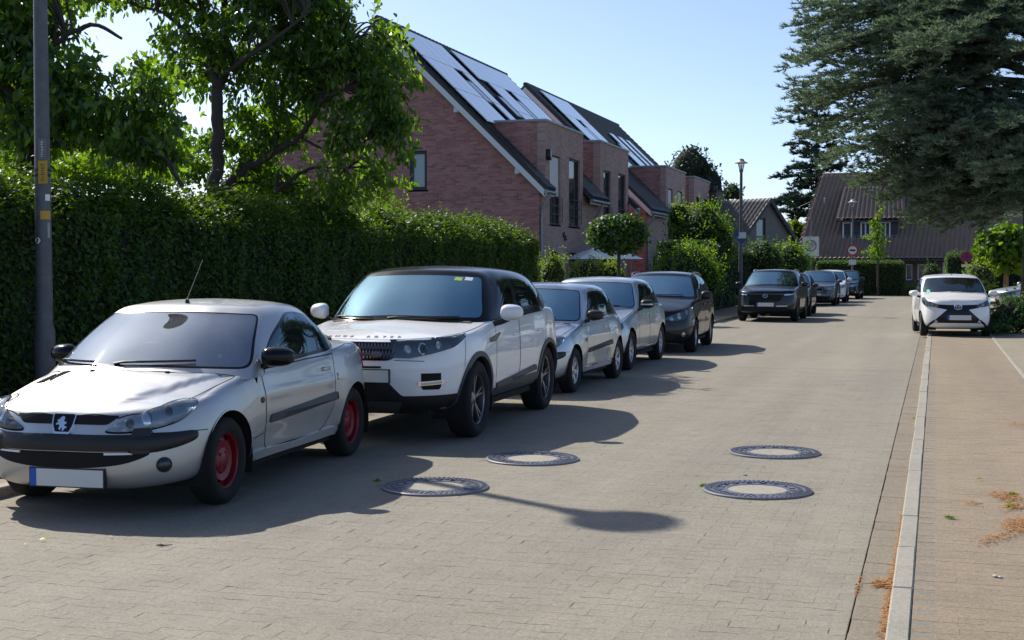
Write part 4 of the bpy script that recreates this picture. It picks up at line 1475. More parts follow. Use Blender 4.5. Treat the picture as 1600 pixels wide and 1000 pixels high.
# ------------------------------------------------------------------ wheels
WHEEL_CACHE = {}
def make_wheel(parent, x, y, r, rim, width=0.19, style='alloy10', mats=None, steer=0.0):
    """wheel with tyre and rim; outer face towards +x (right) or -x"""
    sgn = 1 if x > 0 else -1
    key = (round(r, 3), round(rim, 3), width, style)
    if key not in WHEEL_CACHE:
        w = width
        t = MB()
        sh = (r - rim)
        prof = [(rim - 0.012, -w * 0.42), (rim + 0.01, -w * 0.5), (rim + sh * 0.55, -w * 0.54), (r - 0.025, -w * 0.49), (r - 0.004, -w * 0.36), (r, -w * 0.2), (r, w * 0.2), (r - 0.004, w * 0.36), (r - 0.025, w * 0.49), (rim + sh * 0.55, w * 0.54), (rim + 0.01, w * 0.5), (rim - 0.012, w * 0.42)]
        t.lathe(prof, 48, 'x')
        tm = t.mesh(50, 'tyre')
        mb = MB()
        rr = rim
        # barrel + lip
        mb.lathe([(rr - 0.002, -w * 0.42), (rr - 0.02, -w * 0.38), (rr - 0.03, 0), (rr - 0.022, w * 0.36), (rr - 0.004, w * 0.43), (rr + 0.006, w * 0.46), (rr + 0.004, w * 0.40)], 48, 'x')
        if style == 'steel':
            n = 48
            hub = [(0.0, w * 0.30), (0.045, w * 0.30), (0.055, w * 0.27), (0.085, w * 0.25), (0.095, w * 0.20), (rr * 0.62, w * 0.24), (rr * 0.70, w * 0.26)]
            mb.lathe(hub, n, 'x')
            # pierced outer band: eight bridges
            for k in range(8):
                a0 = 2 * PI * k / 8
                vs = []; fs = []
                m = 5
                for j in range(m + 1):
                    a = a0 + (j / m - 0.5) * 2 * PI / 8 * 0.62
                    for (q, hx) in ((rr * 0.69, w * 0.26), (rr * 0.80, w * 0.21), (rr * 0.96, w * 0.10)):
                        vs.append((hx, q * math.cos(a), q * math.sin(a)))
                for j in range(m):
                    for q in range(2): fs.append((j * 3 + q, j * 3 + q + 1, j * 3 + q + 4, j * 3 + q + 3))
                mb.add(vs, fs)
            for k in range(4):
                a = 2 * PI * (k + .5) / 4
                mb.lathe([(0.0, w * 0.30), (0.012, w * 0.30), (0.014, w * 0.2)], 8, 'x', (0, 0.062 * math.cos(a), 0.062 * math.sin(a)))
        else:
            ns = {'alloy10': 5, 'alloy5': 5, 'alloy7': 7, 'alloy9': 9}[style]
            mb.lathe([(0.0, w * 0.30), (0.03, w * 0.30), (0.04, w * 0.28), (0.075, w * 0.24), (0.085, w * 0.1)], 20, 'x')
            for k in range(ns):
                a0 = 2 * PI * k / ns + PI / 2
                for s in ((-1, 1) if style == 'alloy10' else (0,)):
                    da = s * 0.13
                    wi = 0.034 if style != 'alloy10' else 0.014
                    wo = {'alloy10': 0.014, 'alloy5': 0.055, 'alloy7': 0.036, 'alloy9': 0.026}[style] * (1.0 if style != 'alloy10' else 0.85)
                    sec = []
                    for (q, hx, hw_, dep) in ((0.055, 0.27, wi, 0.10), (rr * 0.55, 0.30, (wi + wo) / 2, 0.12), (rr * 0.97, 0.36, wo, 0.12)):
                        aa = a0 + da * (0.4 + 0.75 * q / rr)
                        ca, sa = math.cos(aa), math.sin(aa)
                        c = np.array([0, q * ca, q * sa]); tdir = np.array([0, -sa, ca])
                        X = np.array([1.0, 0, 0])
                        sec.append([c + X * w * (hx - dep) - tdir * hw_, c + X * w * hx - tdir * hw_ * 0.7, c + X * w * hx + tdir * hw_ * 0.7, c + X * w * (hx - dep) + tdir * hw_])
                    vs = [p for s_ in sec for p in s_]; fs = []
                    for i in range(2):
                        for j in range(3): fs.append((i * 4 + j, i * 4 + j + 1, i * 4 + j + 5, i * 4 + j + 4))
                    mb.add(vs, fs)
        # brake drum / disc behind
        rm = mb.mesh(35, 'rim')
        bd = MB(); bd.lathe([(0.0, w * 0.02), (rr * 0.62, w * 0.02), (rr * 0.62, -w * 0.1)], 24, 'x'); bd.lathe([(rr * 0.6, -w * 0.12), (rr - 0.025, -w * 0.14)], 24, 'x')
        WHEEL_CACHE[key] = (tm, rm, bd.mesh(40, 'brake_disc'))
    tm, rm, bm_ = WHEEL_CACHE[key]
    wh = mobj('wheel', bm_.copy(), M['gap'], parent)
    wh.location = (x, y, r)
    wh.rotation_euler = (random.random() * 0.0, 0, (0 if sgn > 0 else PI) + steer)
    ty = mobj('tyre', tm if tm.materials else tm, M['rubber'], wh)
    rmc = rm.copy()
    mobj('rim', rmc, mats or M['alloy'], wh)
    return wh

def text_mesh(txt, size, depth=0.004, spacing=1.0, bold=0.0):
    c = bpy.data.curves.new('lettering', 'FONT')
    c.body = txt; c.size = size; c.extrude = depth; c.space_character = spacing
    c.align_x = 'CENTER'; c.align_y = 'CENTER'; c.offset = bold
    o = bpy.data.objects.new('lettering', c)
    COL.objects.link(o)
    dg = bpy.context.evaluated_depsgraph_get()
    me = bpy.data.meshes.new_from_object(o.evaluated_get(dg))
    bpy.data.objects.remove(o)
    return me

# ------------------------------------------------------------------ car assembly
def assemble(name, label, p, loc, rotz, group=None, q=1.0):
    """skin, glass, wheels, gaps and interior of one car; front details are added by the caller"""
    c = Car(p)
    root = thing(name, label, 'car', loc, rotz, group)
    c.root = root
    WB, wr = p['WB'], p['wr']
    Ra = p.get('arch', wr + 0.055)
    low, gh = c.low, c.gh
    # outlines on the lower skin
    outs = []
    for yw in (0.0, WB):
        pts = [(2.0, yw + Ra * math.cos(a), wr * 0.97 + Ra * math.sin(a)) for a in np.linspace(PI * 1.25, -PI * 0.25, 56)]
        uv = c.uvs(low, pts, (-1, 0, 0))
        uv = [uv[0]] + uv[1:]
        poly = [(uv[0][0], 0.0)] + uv + [(uv[-1][0], 0.0)]
        outs.append(('arch', poly))
    # cabin floor
    base = [gh.net[k][1] for k in range(gh.K)]
    bp = smooth_loop([tuple(b) for b in base], 60, False)
    cxy = np.array([0.0, np.mean([b[1] for b in bp])])
    pts = []
    for b in bp:
        v = np.array(b[:2]); d = v - cxy; L = np.linalg.norm(d); v = cxy + d * (1 - 0.035 / max(L, 0.1))
        pts.append((max(v[0], 0.003), v[1], 3))
    uv = c.uvs(low, pts, (0, 0, -1))
    outs.append(('cabin', [(uv[0][0], 1.0)] + uv + [(uv[-1][0], 1.0)]))
    # bonnet, doors
    if 'bonnet' in p:
        uv = c.uvs(low, [(x, y, 3) for x, y in p['bonnet']], (0, 0, -1))
        outs.append(('bonnet', [(0.0, uv[0][1])] + uv + [(uv[-1][0], 1.0), (0.0, 1.0)]))
    for nm, poly in p.get('doors', []):
        uv = c.uvs(low, densify([(2.5, y, z) for y, z in poly], 0.05), (-1, 0, 0))
        outs.append((nm, uv))
    nu, nv = int(170 * q), int(64 * q)
    parts = cut(low, nu, nv, outs)
    pm = p['paint']
    pobj('body', both(parts['rest']), pm, root)
    if 'cabin' in parts:
        m = both(parts['cabin'])
        fl = pobj('interior', (m[0] - np.array([0, 0, p.get('floor_drop', 0.10)]), m[1], m[2]), M['interior'], root)
    else: fl = root
    for k in parts:
        if k in ('bonnet',): pobj('bonnet', both(parts[k]), pm, root, 0.001)
        elif k.endswith('door'):
            c.door = pobj(k, parts[k], pm, root, 0.001); pobj(k, mirror(parts[k]), pm, root, 0.001)
    # greenhouse
    vb, vt = p.get('glass_v', (0.215, 0.52))
    t2 = gh.u2t
    sv = gh.vlen
    panes = []
    def poly_uv(pts, r):
        q2 = [(float(t2(a)), b * sv) for a, b in pts]
        return [(a, b / sv) for a, b in round_poly(q2, r, 5)]
    uA = p.get('uA', 2.0)
    wv0, wv1 = p.get('ws_v', (0.065, 0.535))
    f = 0.035
    def grown(pts, du, dv): return pts
    panes.append(('windscreen', poly_uv([(-0.5, wv0 + 0.012), (uA - 0.08, wv0 + 0.012), (uA - 0.06, wv1 - 0.022), (-0.5, wv1 - 0.022)], 0.07)))
    for nm, pts, r in p['side_glass']:
        panes.append((nm, poly_uv(pts, r)))
    panes.append(('windscreen_seal', poly_uv([(-0.5, wv0), (uA, wv0), (uA, wv1), (-0.5, wv1)], 0.09)))
    for k, (pts, r) in enumerate(p['side_trim']):
        panes.append(('window_trim', poly_uv(pts, r)))
    if p.get('rear_glass', True):
        panes.append(('rear_window', poly_uv([(6.25, 0.12), (8.6, 0.12), (8.6, 0.46), (6.25, 0.46)], 0.07)))
    gp = cut(gh, int(110 * q), int(56 * q), panes, 0.0, 1.0)
    cm = p.get('cabin_paint', pm)
    pobj('cabin', both(gp['rest']), cm, root)
    if 'windscreen_seal' in gp: pobj('windscreen_seal', both(gp['windscreen_seal']), M['black_gloss'], root)
    if 'window_trim' in gp:
        pobj('window_trim', gp['window_trim'], p.get('trim', M['black_gloss']), root); pobj('window_trim', mirror(gp['window_trim']), p.get('trim', M['black_gloss']), root)
    pobj('windscreen', both(gp['windscreen']), p.get('glass_front', M['wind']), root)
    if 'rear_window' in gp: pobj('rear_window', both(gp['rear_window']), p.get('glass_rear', M['sideglass']), root)
    for nm, pts, r in p['side_glass']:
        if nm in gp:
            pobj('side_window', gp[nm], p.get('glass_side', M['sideglass']), root)
            pobj('side_window', mirror(gp[nm]), p.get('glass_side', M['sideglass']), root)
    # gaps between panels
    mb = MB()
    for nm, poly in p.get('doors', []):
        c.seam(mb, [(2.5, y, z) for y, z in list(poly) + [poly[0]]], (-1, 0, 0), p.get('gapw', 0.007), mir=True)
    if 'bonnet' in p:
        c.seam(mb, [(x, y, 3) for x, y in p['bonnet']], (0, 0, -1), p.get('gapw', 0.007), mir=True)
    for pts, d in p.get('seams', []):
        c.seam(mb, pts, d, p.get('gapw', 0.006), mir=True)
    if mb.v: mb.build('panel_gap', M['gap'], root, 60)
    # wheel wells, underside
    mb = MB()
    for yw in (0.0, WB):
        for s in (-1, 1):
            vs = []; fs = []
            x0, x1 = s * (c.hw - 0.035), s * (c.hw - 0.36)
            A = np.linspace(-0.35, PI + 0.35, 25)
            for a in A:
                for x in (x0, x1): vs.append((x, yw + (Ra + 0.012) * math.cos(a), wr * 0.97 + (Ra + 0.012) * math.sin(a)))
            for i in range(24): fs.append((2 * i, 2 * i + 1, 2 * i + 3, 2 * i + 2))
            b = len(vs); vs.append((x1, yw, wr)); 
            for i in range(24): fs.append((2 * i + 1, 2 * i + 3, b))
            mb.add(vs, fs)
    zb = p.get('floor_z', 0.2)
    mb.box(-c.hw + 0.33, c.hw - 0.33, c.yf + 0.25, c.yr - 0.2, zb, zb + 0.06)
    mb.box(-c.hw + 0.10, c.hw - 0.10, Ra + 0.08, WB - Ra - 0.08, zb - 0.01, zb + 0.05)
    mb.box(-c.hw + 0.33, c.hw - 0.33, -0.35, 0.42, zb + 0.06, 0.62)
    mb.build('underbody', M['gap'], root)
    # wheels
    for yw in (0.0, WB):
        for s in (-1, 1):
            make_wheel(root, s * (c.hw - p.get('wheel_in', 0.03) - p['tw'] / 2), yw, wr, p['rim'], p['tw'], p['wheel'], p.get('rim_mat'), p.get('steer', 0.0) if yw == 0 else 0.0)
    # seats, wheel, dashboard
    if p.get('seats', True):
        seat_set(c, root, p)
    return c

def seat_set(c, root, p):
    zf = p['zc_belt']
    yd = p['ws_base'][2][1] + 0.10
    hd = p['roof'][1][1]
    ys = p.get('seat_y', yd + 0.62)
    top = p.get('seat_top', zf + 0.17)
    im = p.get('interior', M['interior'])
    def seat(x, y, t):
        mb = MB()
        bm = bmesh.new()
        mb.box(x - 0.23, x + 0.23, y, y + 0.15, zf - 0.25, t, 0, 0.06)
        o = mb.build('seat', im, root, 50)
        mb = MB(); mb.box(x - 0.13, x + 0.13, y + 0.05, y + 0.15, t + 0.02, t + 0.20, 0, 0.045)
        mb.build('headrest', im, o, 50)
    x = c.hw * 0.42
    seat(x, ys, top); seat(-x, ys, top)
    if p.get('rear_seats', True):
        mb = MB(); mb.box(-c.hw * 0.75, c.hw * 0.75, ys + 0.85, ys + 1.0, zf - 0.2, top - 0.04, 0, 0.06)
        for s in (-1, 1): mb.box(s * x - 0.12, s * x + 0.12, ys + 0.88, ys + 0.98, top - 0.03, top + 0.11, 0, 0.04)
        mb.build('rear_seat', im, root, 50)
    # dashboard and steering wheel (car's left is +x)
    mb = MB(); mb.box(-c.hw * 0.78, c.hw * 0.78, yd - 0.32, yd + 0.12, zf - 0.2, zf - 0.015, 0, 0.05)
    mb.box(x - 0.2, x + 0.2, yd - 0.1, yd + 0.1, zf - 0.1, zf + 0.045, 0, 0.05)
    mb.build('dashboard', im, root, 50)
    mb = MB()
    n = 28; pts = []
    for k in range(n + 1):
        t = 2 * PI * k / n
        pts.append((x + 0.18 * math.cos(t), yd + 0.26 + 0.07 * math.sin(t) * -1, zf - 0.0 + 0.165 * math.sin(t)))
    mb.tube(pts, 0.015, 6, caps=False)
    mb.tube([(x - 0.17, yd + 0.25, zf), (x + 0.17, yd + 0.25, zf)], 0.025, 6)
    mb.build('steering_wheel', M['plastic'], root, 60)
    # mirror on the windscreen
    t0 = p['ws_top'][0]
    mb = MB(); zt = c.Zr(0, t0[1]) - 0.13
    mb.box(-0.11, 0.11, t0[1] - 0.03, t0[1] - 0.0, zt - 0.03, zt + 0.03, 0, 0.012)
    mb.tube([(0, t0[1] - 0.01, zt), (0, t0[1] - 0.02, zt + 0.09)], 0.01, 6)
    mb.build('rear_view_mirror', M['plastic'], root, 60)

def door_mirror(c, root, x, y, z, paint_m, s=1.0, glassface=True, w=0.22, h=0.15, foot=True, inset=0.0):
    x_in = x
    """housing on both sides; shell bulges towards the front"""
    for sg in (1, -1):
        x = x_in - (inset if sg < 0 else 0)
        bm = bmesh.new()
        bmesh.ops.create_icosphere(bm, subdivisions=3, radius=1.0)
        for v in bm.verts:
            q = v.co
            xx = abs(q.x) ** 0.75 * (1 if q.x > 0 else -1); zz = abs(q.z) ** 0.75 * (1 if q.z > 0 else -1)
            yy = q.y * (0.105 if q.y < 0 else 0.02)
            zz *= 1.0 - 0.22 * (xx + 1) / 2 * (1 if sg > 0 else 1)
            v.co = Vector((sg * (x + xx * w / 2 * s), y + yy * s + 0.03 * xx, z + zz * h / 2 * s))
        mb = MB(); mb.bm(bm)
        o = mb.build('door_mirror', paint_m, root, 70)
        mb = MB()
        mb.tube([(sg * (x - w * 0.35 * s), y - 0.01, z - h * 0.38 * s), (sg * (x - w * 0.75), y - 0.03, z - h * 0.62), (sg * (x - w * 1.05), y - 0.05, z - h * 0.75)], [0.022, 0.026, 0.032], 8)
        mb.build('mirror_arm', M['plastic'], o, 60)
        mb = MB()
        pts = [(sg * (x + w * 0.42 * s * math.cos(t)), y + 0.024 + 0.03 * math.cos(t) * 1.0, z + h * 0.38 * s * math.sin(t)) for t in np.linspace(0, 2 * PI, 20, endpoint=False)]
        mb.add(pts, [tuple(range(20))])
        mb.build('mirror_glass', M['chrome'], o)

def number_plate(c, root, z, x=0.0, w=0.52, h=0.11, off=0.02, txt=None, label=None):
    """flat plate with blue strip standing just in front of the bumper"""
    loc, n = c.proj((x, -1, z), (0, 1, 0))
    y = loc.y - off
    for dx in (-w / 2 * 0.8, w / 2 * 0.8):
        l2, n2 = c.proj((x + dx, -1, z), (0, 1, 0))
        if l2: y = min(y, l2.y - 0.006)
    mb = MB(); mb.box(x - w / 2 - 0.008, x + w / 2 + 0.008, y, y + 0.03, z - h / 2 - 0.008, z + h / 2 + 0.008)
    fr = mb.build('number_plate', M['plastic'], root)
    mb = MB(); mb.box(x - w / 2 + 0.045, x + w / 2, y - 0.003, y + 0.002, z - h / 2, z + h / 2)
    mb.build('plate_face', M['plate'], fr)
    mb = MB(); mb.box(x - w / 2, x - w / 2 + 0.043, y - 0.003, y + 0.002, z - h / 2, z + h / 2)
    mb.build('plate_strip', M['plate_blue'], fr)
    return fr, y

def wipers(c, root, pairs):
    """arm + blade lying on the windscreen; pairs of (x0,x1, z0,z1)"""
    for (a, b) in pairs:
        mb = MB()
        Q = []
        for k in range(9):
            t = k / 8
            x = a[0] + (b[0] - a[0]) * t; z = a[1] + (b[1] - a[1]) * t
            loc, n = c.proj((x, -2, z), (0, 1, 0), 0.018 if k else 0.005)
            if loc: Q.append(loc)
        if len(Q) > 2:
            mb.tube(Q, [0.011, 0.010, 0.009] + [0.009] * (len(Q) - 3), 6)
            mb.build('wiper', M['plastic'], root, 60)
# ------------------------------------------------------------------ silver coupe with red wheels (nearest car)
def bonnet_creases(P):
    x = np.abs(P[:, 0]); y = P[:, 1]
    s = np.clip((x - (0.27 + 0.42 * (y + 0.62)) + 0.02) / 0.07, 0, 1)
    s = s * s * (3 - 2 * s)
    w = np.clip((P[:, 2] - 0.70) / 0.08, 0, 1) * np.clip((0.45 - y) / 0.25, 0, 1) * np.clip((0.80 - x) / 0.10, 0, 1) * np.clip((y + 0.68) / 0.2, 0, 1)
    Q = P.copy(); Q[:, 2] -= 0.022 * s * w
    # concave flank of the doors
    m = np.clip((x - 0.7) / 0.08, 0, 1) * np.clip((y - 0.35) / 0.3, 0, 1) * np.clip((2.15 - y) / 0.3, 0, 1)
    k = np.exp(-((P[:, 2] - 0.40) / 0.10) ** 2) * 0.014 - np.exp(-((P[:, 2] - 0.70) / 0.05) ** 2) * 0.008
    Q[:, 0] -= np.sign(P[:, 0]) * m * k
    return Q
P206 = dict(
    W=1.67, WB=2.44, FO=0.80, RO=0.60, wr=0.300, rim=0.20, tw=0.19, wheel='steel', rim_mat=M['red_wheel'], arch=0.352, gapw=0.009,
    keys={2: {0: 0.53, 1: -0.705}, 3: {0: 0.712, 1: -0.53}, 4: {0: 0.80, 1: -0.27}},
    fn=bonnet_creases, paint=M['paint_silver'], zc_belt=0.90,
    zc=[(-0.80, 0.66), (-0.70, 0.70), (-0.45, 0.785), (-0.1, 0.865), (0.2, 0.925), (0.8, 0.945), (1.5, 0.955), (2.1, 1.0), (2.5, 1.025), (2.85, 1.0), (3.02, 0.965), (3.04, 0.95)],
    cr=[(-0.80, 0.10), (-0.3, 0.10), (0.2, 0.085), (0.5, 0.055), (1.5, 0.04), (2.5, 0.07), (3.04, 0.09)],
    front=[(0.09, 0.17), (0.0, 0.26), (0.0, 0.46), (0.035, 0.58), (0.13, 0)],
    side=[(0.07, 0.20), (0.02, 0.33), (0.0, 0.56), (0.02, 0.76), (0.075, 0)],
    side_front=[(0.06, 0.20), (0.01, 0.33), (0.0, 0.55), (0.03, 0.70), (0.10, 0)],
    side_rear=[(0.06, 0.22), (0.01, 0.34), (0.0, 0.58), (0.02, 0.78), (0.10, 0)],
    rear=[(0.10, 0.22), (0.02, 0.32), (0.0, 0.50), (0.03, 0.76), (0.10, 0)],
    ws_base=[(0, 0.07), (0.43, 0.125), (0.785, 0.40)],
    ws_top=[(0, 0.80), (0.345, 0.825), (0.60, 0.95)],
    side_base=[(0.79, 0.58), (0.77, 1.40), (0.745, 2.02)],
    side_top=[(0.625, 1.12), (0.61, 1.46), (0.565, 1.82)],
    rw_base=[(0.62, 2.33), (0.33, 2.44), (0, 2.46)],
    rw_top=[(0.50, 1.88), (0.28, 1.93), (0, 1.95)],
    roof=[(0.70, 1.315), (1.05, 1.358), (1.45, 1.373), (1.8, 1.34), (2.1, 1.26)], roof_crown=0.045,
    side_glass=[('sg_door', [(2.72, 0.075), (4.42, 0.075), (4.50, 0.445), (3.55, 0.455), (2.95, 0.25)], [0.04, 0.03, 0.05, 0.3, 0.2]),
                ('sg_rear', [(4.49, 0.075), (5.45, 0.075), (5.15, 0.34), (4.57, 0.44)], [0.03, 0.04, 0.22, 0.04])],
    side_trim=[([(2.60, 0.05), (5.6, 0.05), (5.25, 0.38), (4.6, 0.475), (3.4, 0.49), (2.84, 0.28)], [0.04, 0.05, 0.25, 0.18, 0.35, 0.2])],
    bonnet=[(0.005, -0.735), (0.36, -0.705), (0.50, -0.63), (0.64, -0.38), (0.69, -0.05), (0.712, 0.16), (0.715, 0.26), (0.70, 0.25), (0.40, 0.08), (0.005, 0.03)],
    doors=[('door', round_poly([(0.56, 0.885), (0.60, 0.30), (1.72, 0.30), (1.93, 0.45), (1.98, 0.915)], [0.03, 0.08, 0.25, 0.2, 0.03]))],
    seat_y=1.25, seat_top=1.03, glass_front=M['wind_dusty'], wheel_in=0.045,
)
def car206(name, label, p, loc, rotz, hatch=False, q=1.0):
    c = assemble(name, label, p, loc, rotz, 'cars parked along the left kerb', q)
    r = c.root
    yf = c.yf
    D = Vector((-math.sin(R(38)), math.cos(R(38)), 0))
    # headlights
    hl = smooth_loop([(0.33, -0.79, 0.578), (0.46, -0.75, 0.568), (0.60, -0.66, 0.588), (0.69, -0.52, 0.625), (0.73, -0.38, 0.69), (0.72, -0.33, 0.735), (0.64, -0.46, 0.732), (0.53, -0.60, 0.692), (0.43, -0.70, 0.645)], 54)
    cx = sum(a[0] for a in hl) / len(hl); cz = sum(a[2] for a in hl) / len(hl)
    grow = [(cx + (a[0] - cx) * 1.05, a[1], cz + (a[2] - cz) * 1.13) for a in hl]
    c.plate('headlight_seal', grow, D, M['gap'], r, 0.002, 0.01, 0.03, mir=True)
    a, b = c.plate('headlight', hl, D, M['reflector'], r, 0.006, 0.01, 0.025, mir=True)
    for (px_, py_, pz_, rr) in ((0.555, -0.68, 0.645, 0.043), (0.47, -0.74, 0.618, 0.032), (0.635, -0.55, 0.685, 0.03)):
        bowl = disc_pts((px_, py_, pz_), rr, 18)
        l1, l2 = c.plate('lamp_bowl', bowl, D, M['reflector_dark'] if rr < 0.04 else M['chrome'], r, 0.009, 0.01, 0.012, mir=True, dome=0.008)
        l1.parent = a; l2.parent = b
    l1, l2 = c.plate('lamp_cover', hl, D, M['lens'], r, 0.012, 0.008, 0.025, mir=True, dome=0.022)
    l1.parent = a; l2.parent = b
    F = (0, 1, 0)
    # slit grille under the bonnet lip
    gr = round_poly([(-0.38, -0.8, 0.652), (-0.34, -0.8, 0.612), (0.34, -0.8, 0.612), (0.38, -0.8, 0.652)] and [(-0.37, 0.668), (-0.30, 0.612), (0.30, 0.612), (0.37, 0.668)], 0.02)
    c.plate('grille', [(x, -0.8, z) for x, z in gr], F, M['gap'], r, 0.004, 0.01, 0.03)
    # bumper rub strip
    rs = round_poly([(-0.80, 0.555), (-0.80, 0.47), (-0.62, 0.445), (-0.30, 0.452), (0.30, 0.452), (0.62, 0.445), (0.80, 0.47), (0.80, 0.555), (0.5, 0.55), (0.3, 0.545), (-0.3, 0.545), (-0.5, 0.55)], 0.03)
    cen = [(x, z) for x, z in round_poly([(-0.50, 0.548), (-0.50, 0.445), (0.50, 0.445), (0.50, 0.548)], 0.02)]
    c.plate('bumper_strip', [(x, -0.8, z) for x, z in cen], F, M['plastic'], r, 0.018, 0.02, 0.025, dome=0.012)
    D2 = Vector((-math.sin(R(45)), math.cos(R(45)), 0))
    side = [(0.47, -0.76, 0.545), (0.47, -0.76, 0.44), (0.60, -0.70, 0.435), (0.70, -0.57, 0.46), (0.76, -0.45, 0.495), (0.77, -0.42, 0.525), (0.76, -0.44, 0.555), (0.70, -0.57, 0.556)]
    c.plate('bumper_strip', smooth_loop(side, 40), D2, M['plastic'], r, 0.016, 0.02, 0.025, mir=True, dome=0.02)
    nb = [(x, -0.8, z) for x, z in round_poly([(0.46, 0.585), (0.46, 0.43), (0.56, 0.43), (0.56, 0.585)], 0.02)]
    c.plate('tow_cover', nb, F, M['plastic'], r, 0.030, 0.03, 0.03, mir=False)
    # lower intake
    lo = smooth_loop([(-0.56, -.8, 0.435), (-0.3, -.8, 0.44), (0.3, -.8, 0.44), (0.56, -.8, 0.435), (0.44, -.8, 0.372), (0.22, -.8, 0.342), (0, -.8, 0.336), (-0.22, -.8, 0.342), (-0.44, -.8, 0.372)], 54)
    li = c.plate('lower_grille', lo, F, M['gap'], r, 0.003, 0.01, 0.03)
    # daytime strips
    if not hatch:
        for s in (1, -1):
            st = [(s * x, -0.8, z) for x, z in ((0.30, 0.437), (0.30, 0.424), (0.47, 0.426), (0.47, 0.437))]
            c.plate('daytime_lamp', st, F, M['white_print'], r, 0.012, 0.012, 0.03)
    # fog lamps
    D3 = Vector((-math.sin(R(30)), math.cos(R(30)), 0))
    fg = disc_pts((0.655, -0.66, 0.352), 0.058, 22, 0.05)
    a, b = c.plate('fog_light', fg, D3, M['plastic'], r, 0.006, 0.02, 0.03, mir=True)
    fg2 = disc_pts((0.655, -0.66, 0.352), 0.046, 20, 0.04)
    l1, l2 = c.plate('fog_lens', fg2, D3, M['reflector_dark'], r, 0.009, 0.01, 0.012, mir=True, dome=0.02)
    l1.parent = a; l2.parent = b
    # badge: shield with rearing lion
    yb = -0.80
    sh = [(-0.085, 0.67), (0.085, 0.67), (0.078, 0.60), (0.055, 0.548), (-0.055, 0.548), (-0.078, 0.60)]
    c.plate('badge', [(x, yb, z) for x, z in round_poly(sh, 0.012)], F, M['chrome'], r, 0.014, 0.02, 0.03)
    sh2 = [(x * 0.87, 0.611 + (z - 0.611) * 0.86 + 0.004) for x, z in sh]
    bb = c.plate('badge_field', [(x, yb, z) for x, z in round_poly(sh2, 0.01)], F, M['black_gloss'], r, 0.018, 0.006, 0.03)
    lion = [(-0.012, 0.57), (-0.026, 0.578), (-0.018, 0.595), (-0.03, 0.606), (-0.048, 0.60), (-0.05, 0.61), (-0.034, 0.618), (-0.046, 0.63), (-0.03, 0.634), (-0.022, 0.644), (-0.008, 0.652), (0.008, 0.65), (0.014, 0.64), (0.008, 0.63), (0.02, 0.618), (0.03, 0.622), (0.034, 0.612), (0.018, 0.604), (0.022, 0.592), (0.036, 0.594), (0.04, 0.585), (0.024, 0.58), (0.014, 0.566), (0.004, 0.568), (0.006, 0.582), (-0.004, 0.586)]
    c.plate('lion_emblem', [(x * 0.9, yb, z) for x, z in lion], F, M['chrome'], r, 0.023, 0.006, 0.05)
    number_plate(c, r, 0.272, 0.04 if not hatch else 0.0)
    # body seams on the nose and wing
    mb = MB()
    c.seam(mb, [(0.585, -0.70, 0.58), (0.60, -0.7, 0.56), (0.605, -0.7, 0.555)], D3, 0.005, mir=True)
    c.seam(mb, [(2, -0.52, 0.555), (2, -0.30, 0.548)], (-1, 0, 0), 0.006, mir=True)
    c.seam(mb, [(2, 0.36, 0.40), (2, 0.57, 0.42)], (-1, 0, 0), 0.005, mir=True)
    mb.build('nose_gap', M['gap'], r)
    # side rub strip
    ss = [(2, y, z) for y, z in round_poly([(0.64, 0.485), (0.66, 0.545), (1.99, 0.60), (2.01, 0.535)], 0.025)]
    c.plate('side_strip', ss, (-1, 0, 0), M['plastic_grey'] if not hatch else M['plastic'], r, 0.012, 0.02, 0.04, mir=True, dome=0.012)
    # indicator repeater
    c.plate('side_indicator', [(2, y, z) for y, z in [(q[1], q[2]) for q in disc_pts((2, 0.52, 0.665), 0.03, 14, 0.022, 'x')]], (-1, 0, 0), M['plastic_grey'], r, 0.004, 0.01, 0.02, mir=True, dome=0.01)
    # sill step
    sk = [(2, y, z) for y, z in round_poly([(0.37, 0.225), (0.41, 0.31), (1.1, 0.295), (1.95, 0.315), (2.05, 0.30), (2.05, 0.235), (1.2, 0.22)], 0.03)]
    c.plate('sill', sk, (-1, 0, 0), p['paint'], r, 0.02, 0.03, 0.04, mir=True, dome=0.02)
    wipers(c, r, [((-0.14, 0.935), (0.44, 0.95)), ((-0.70, 0.935), (-0.30, 0.935))])
    return c
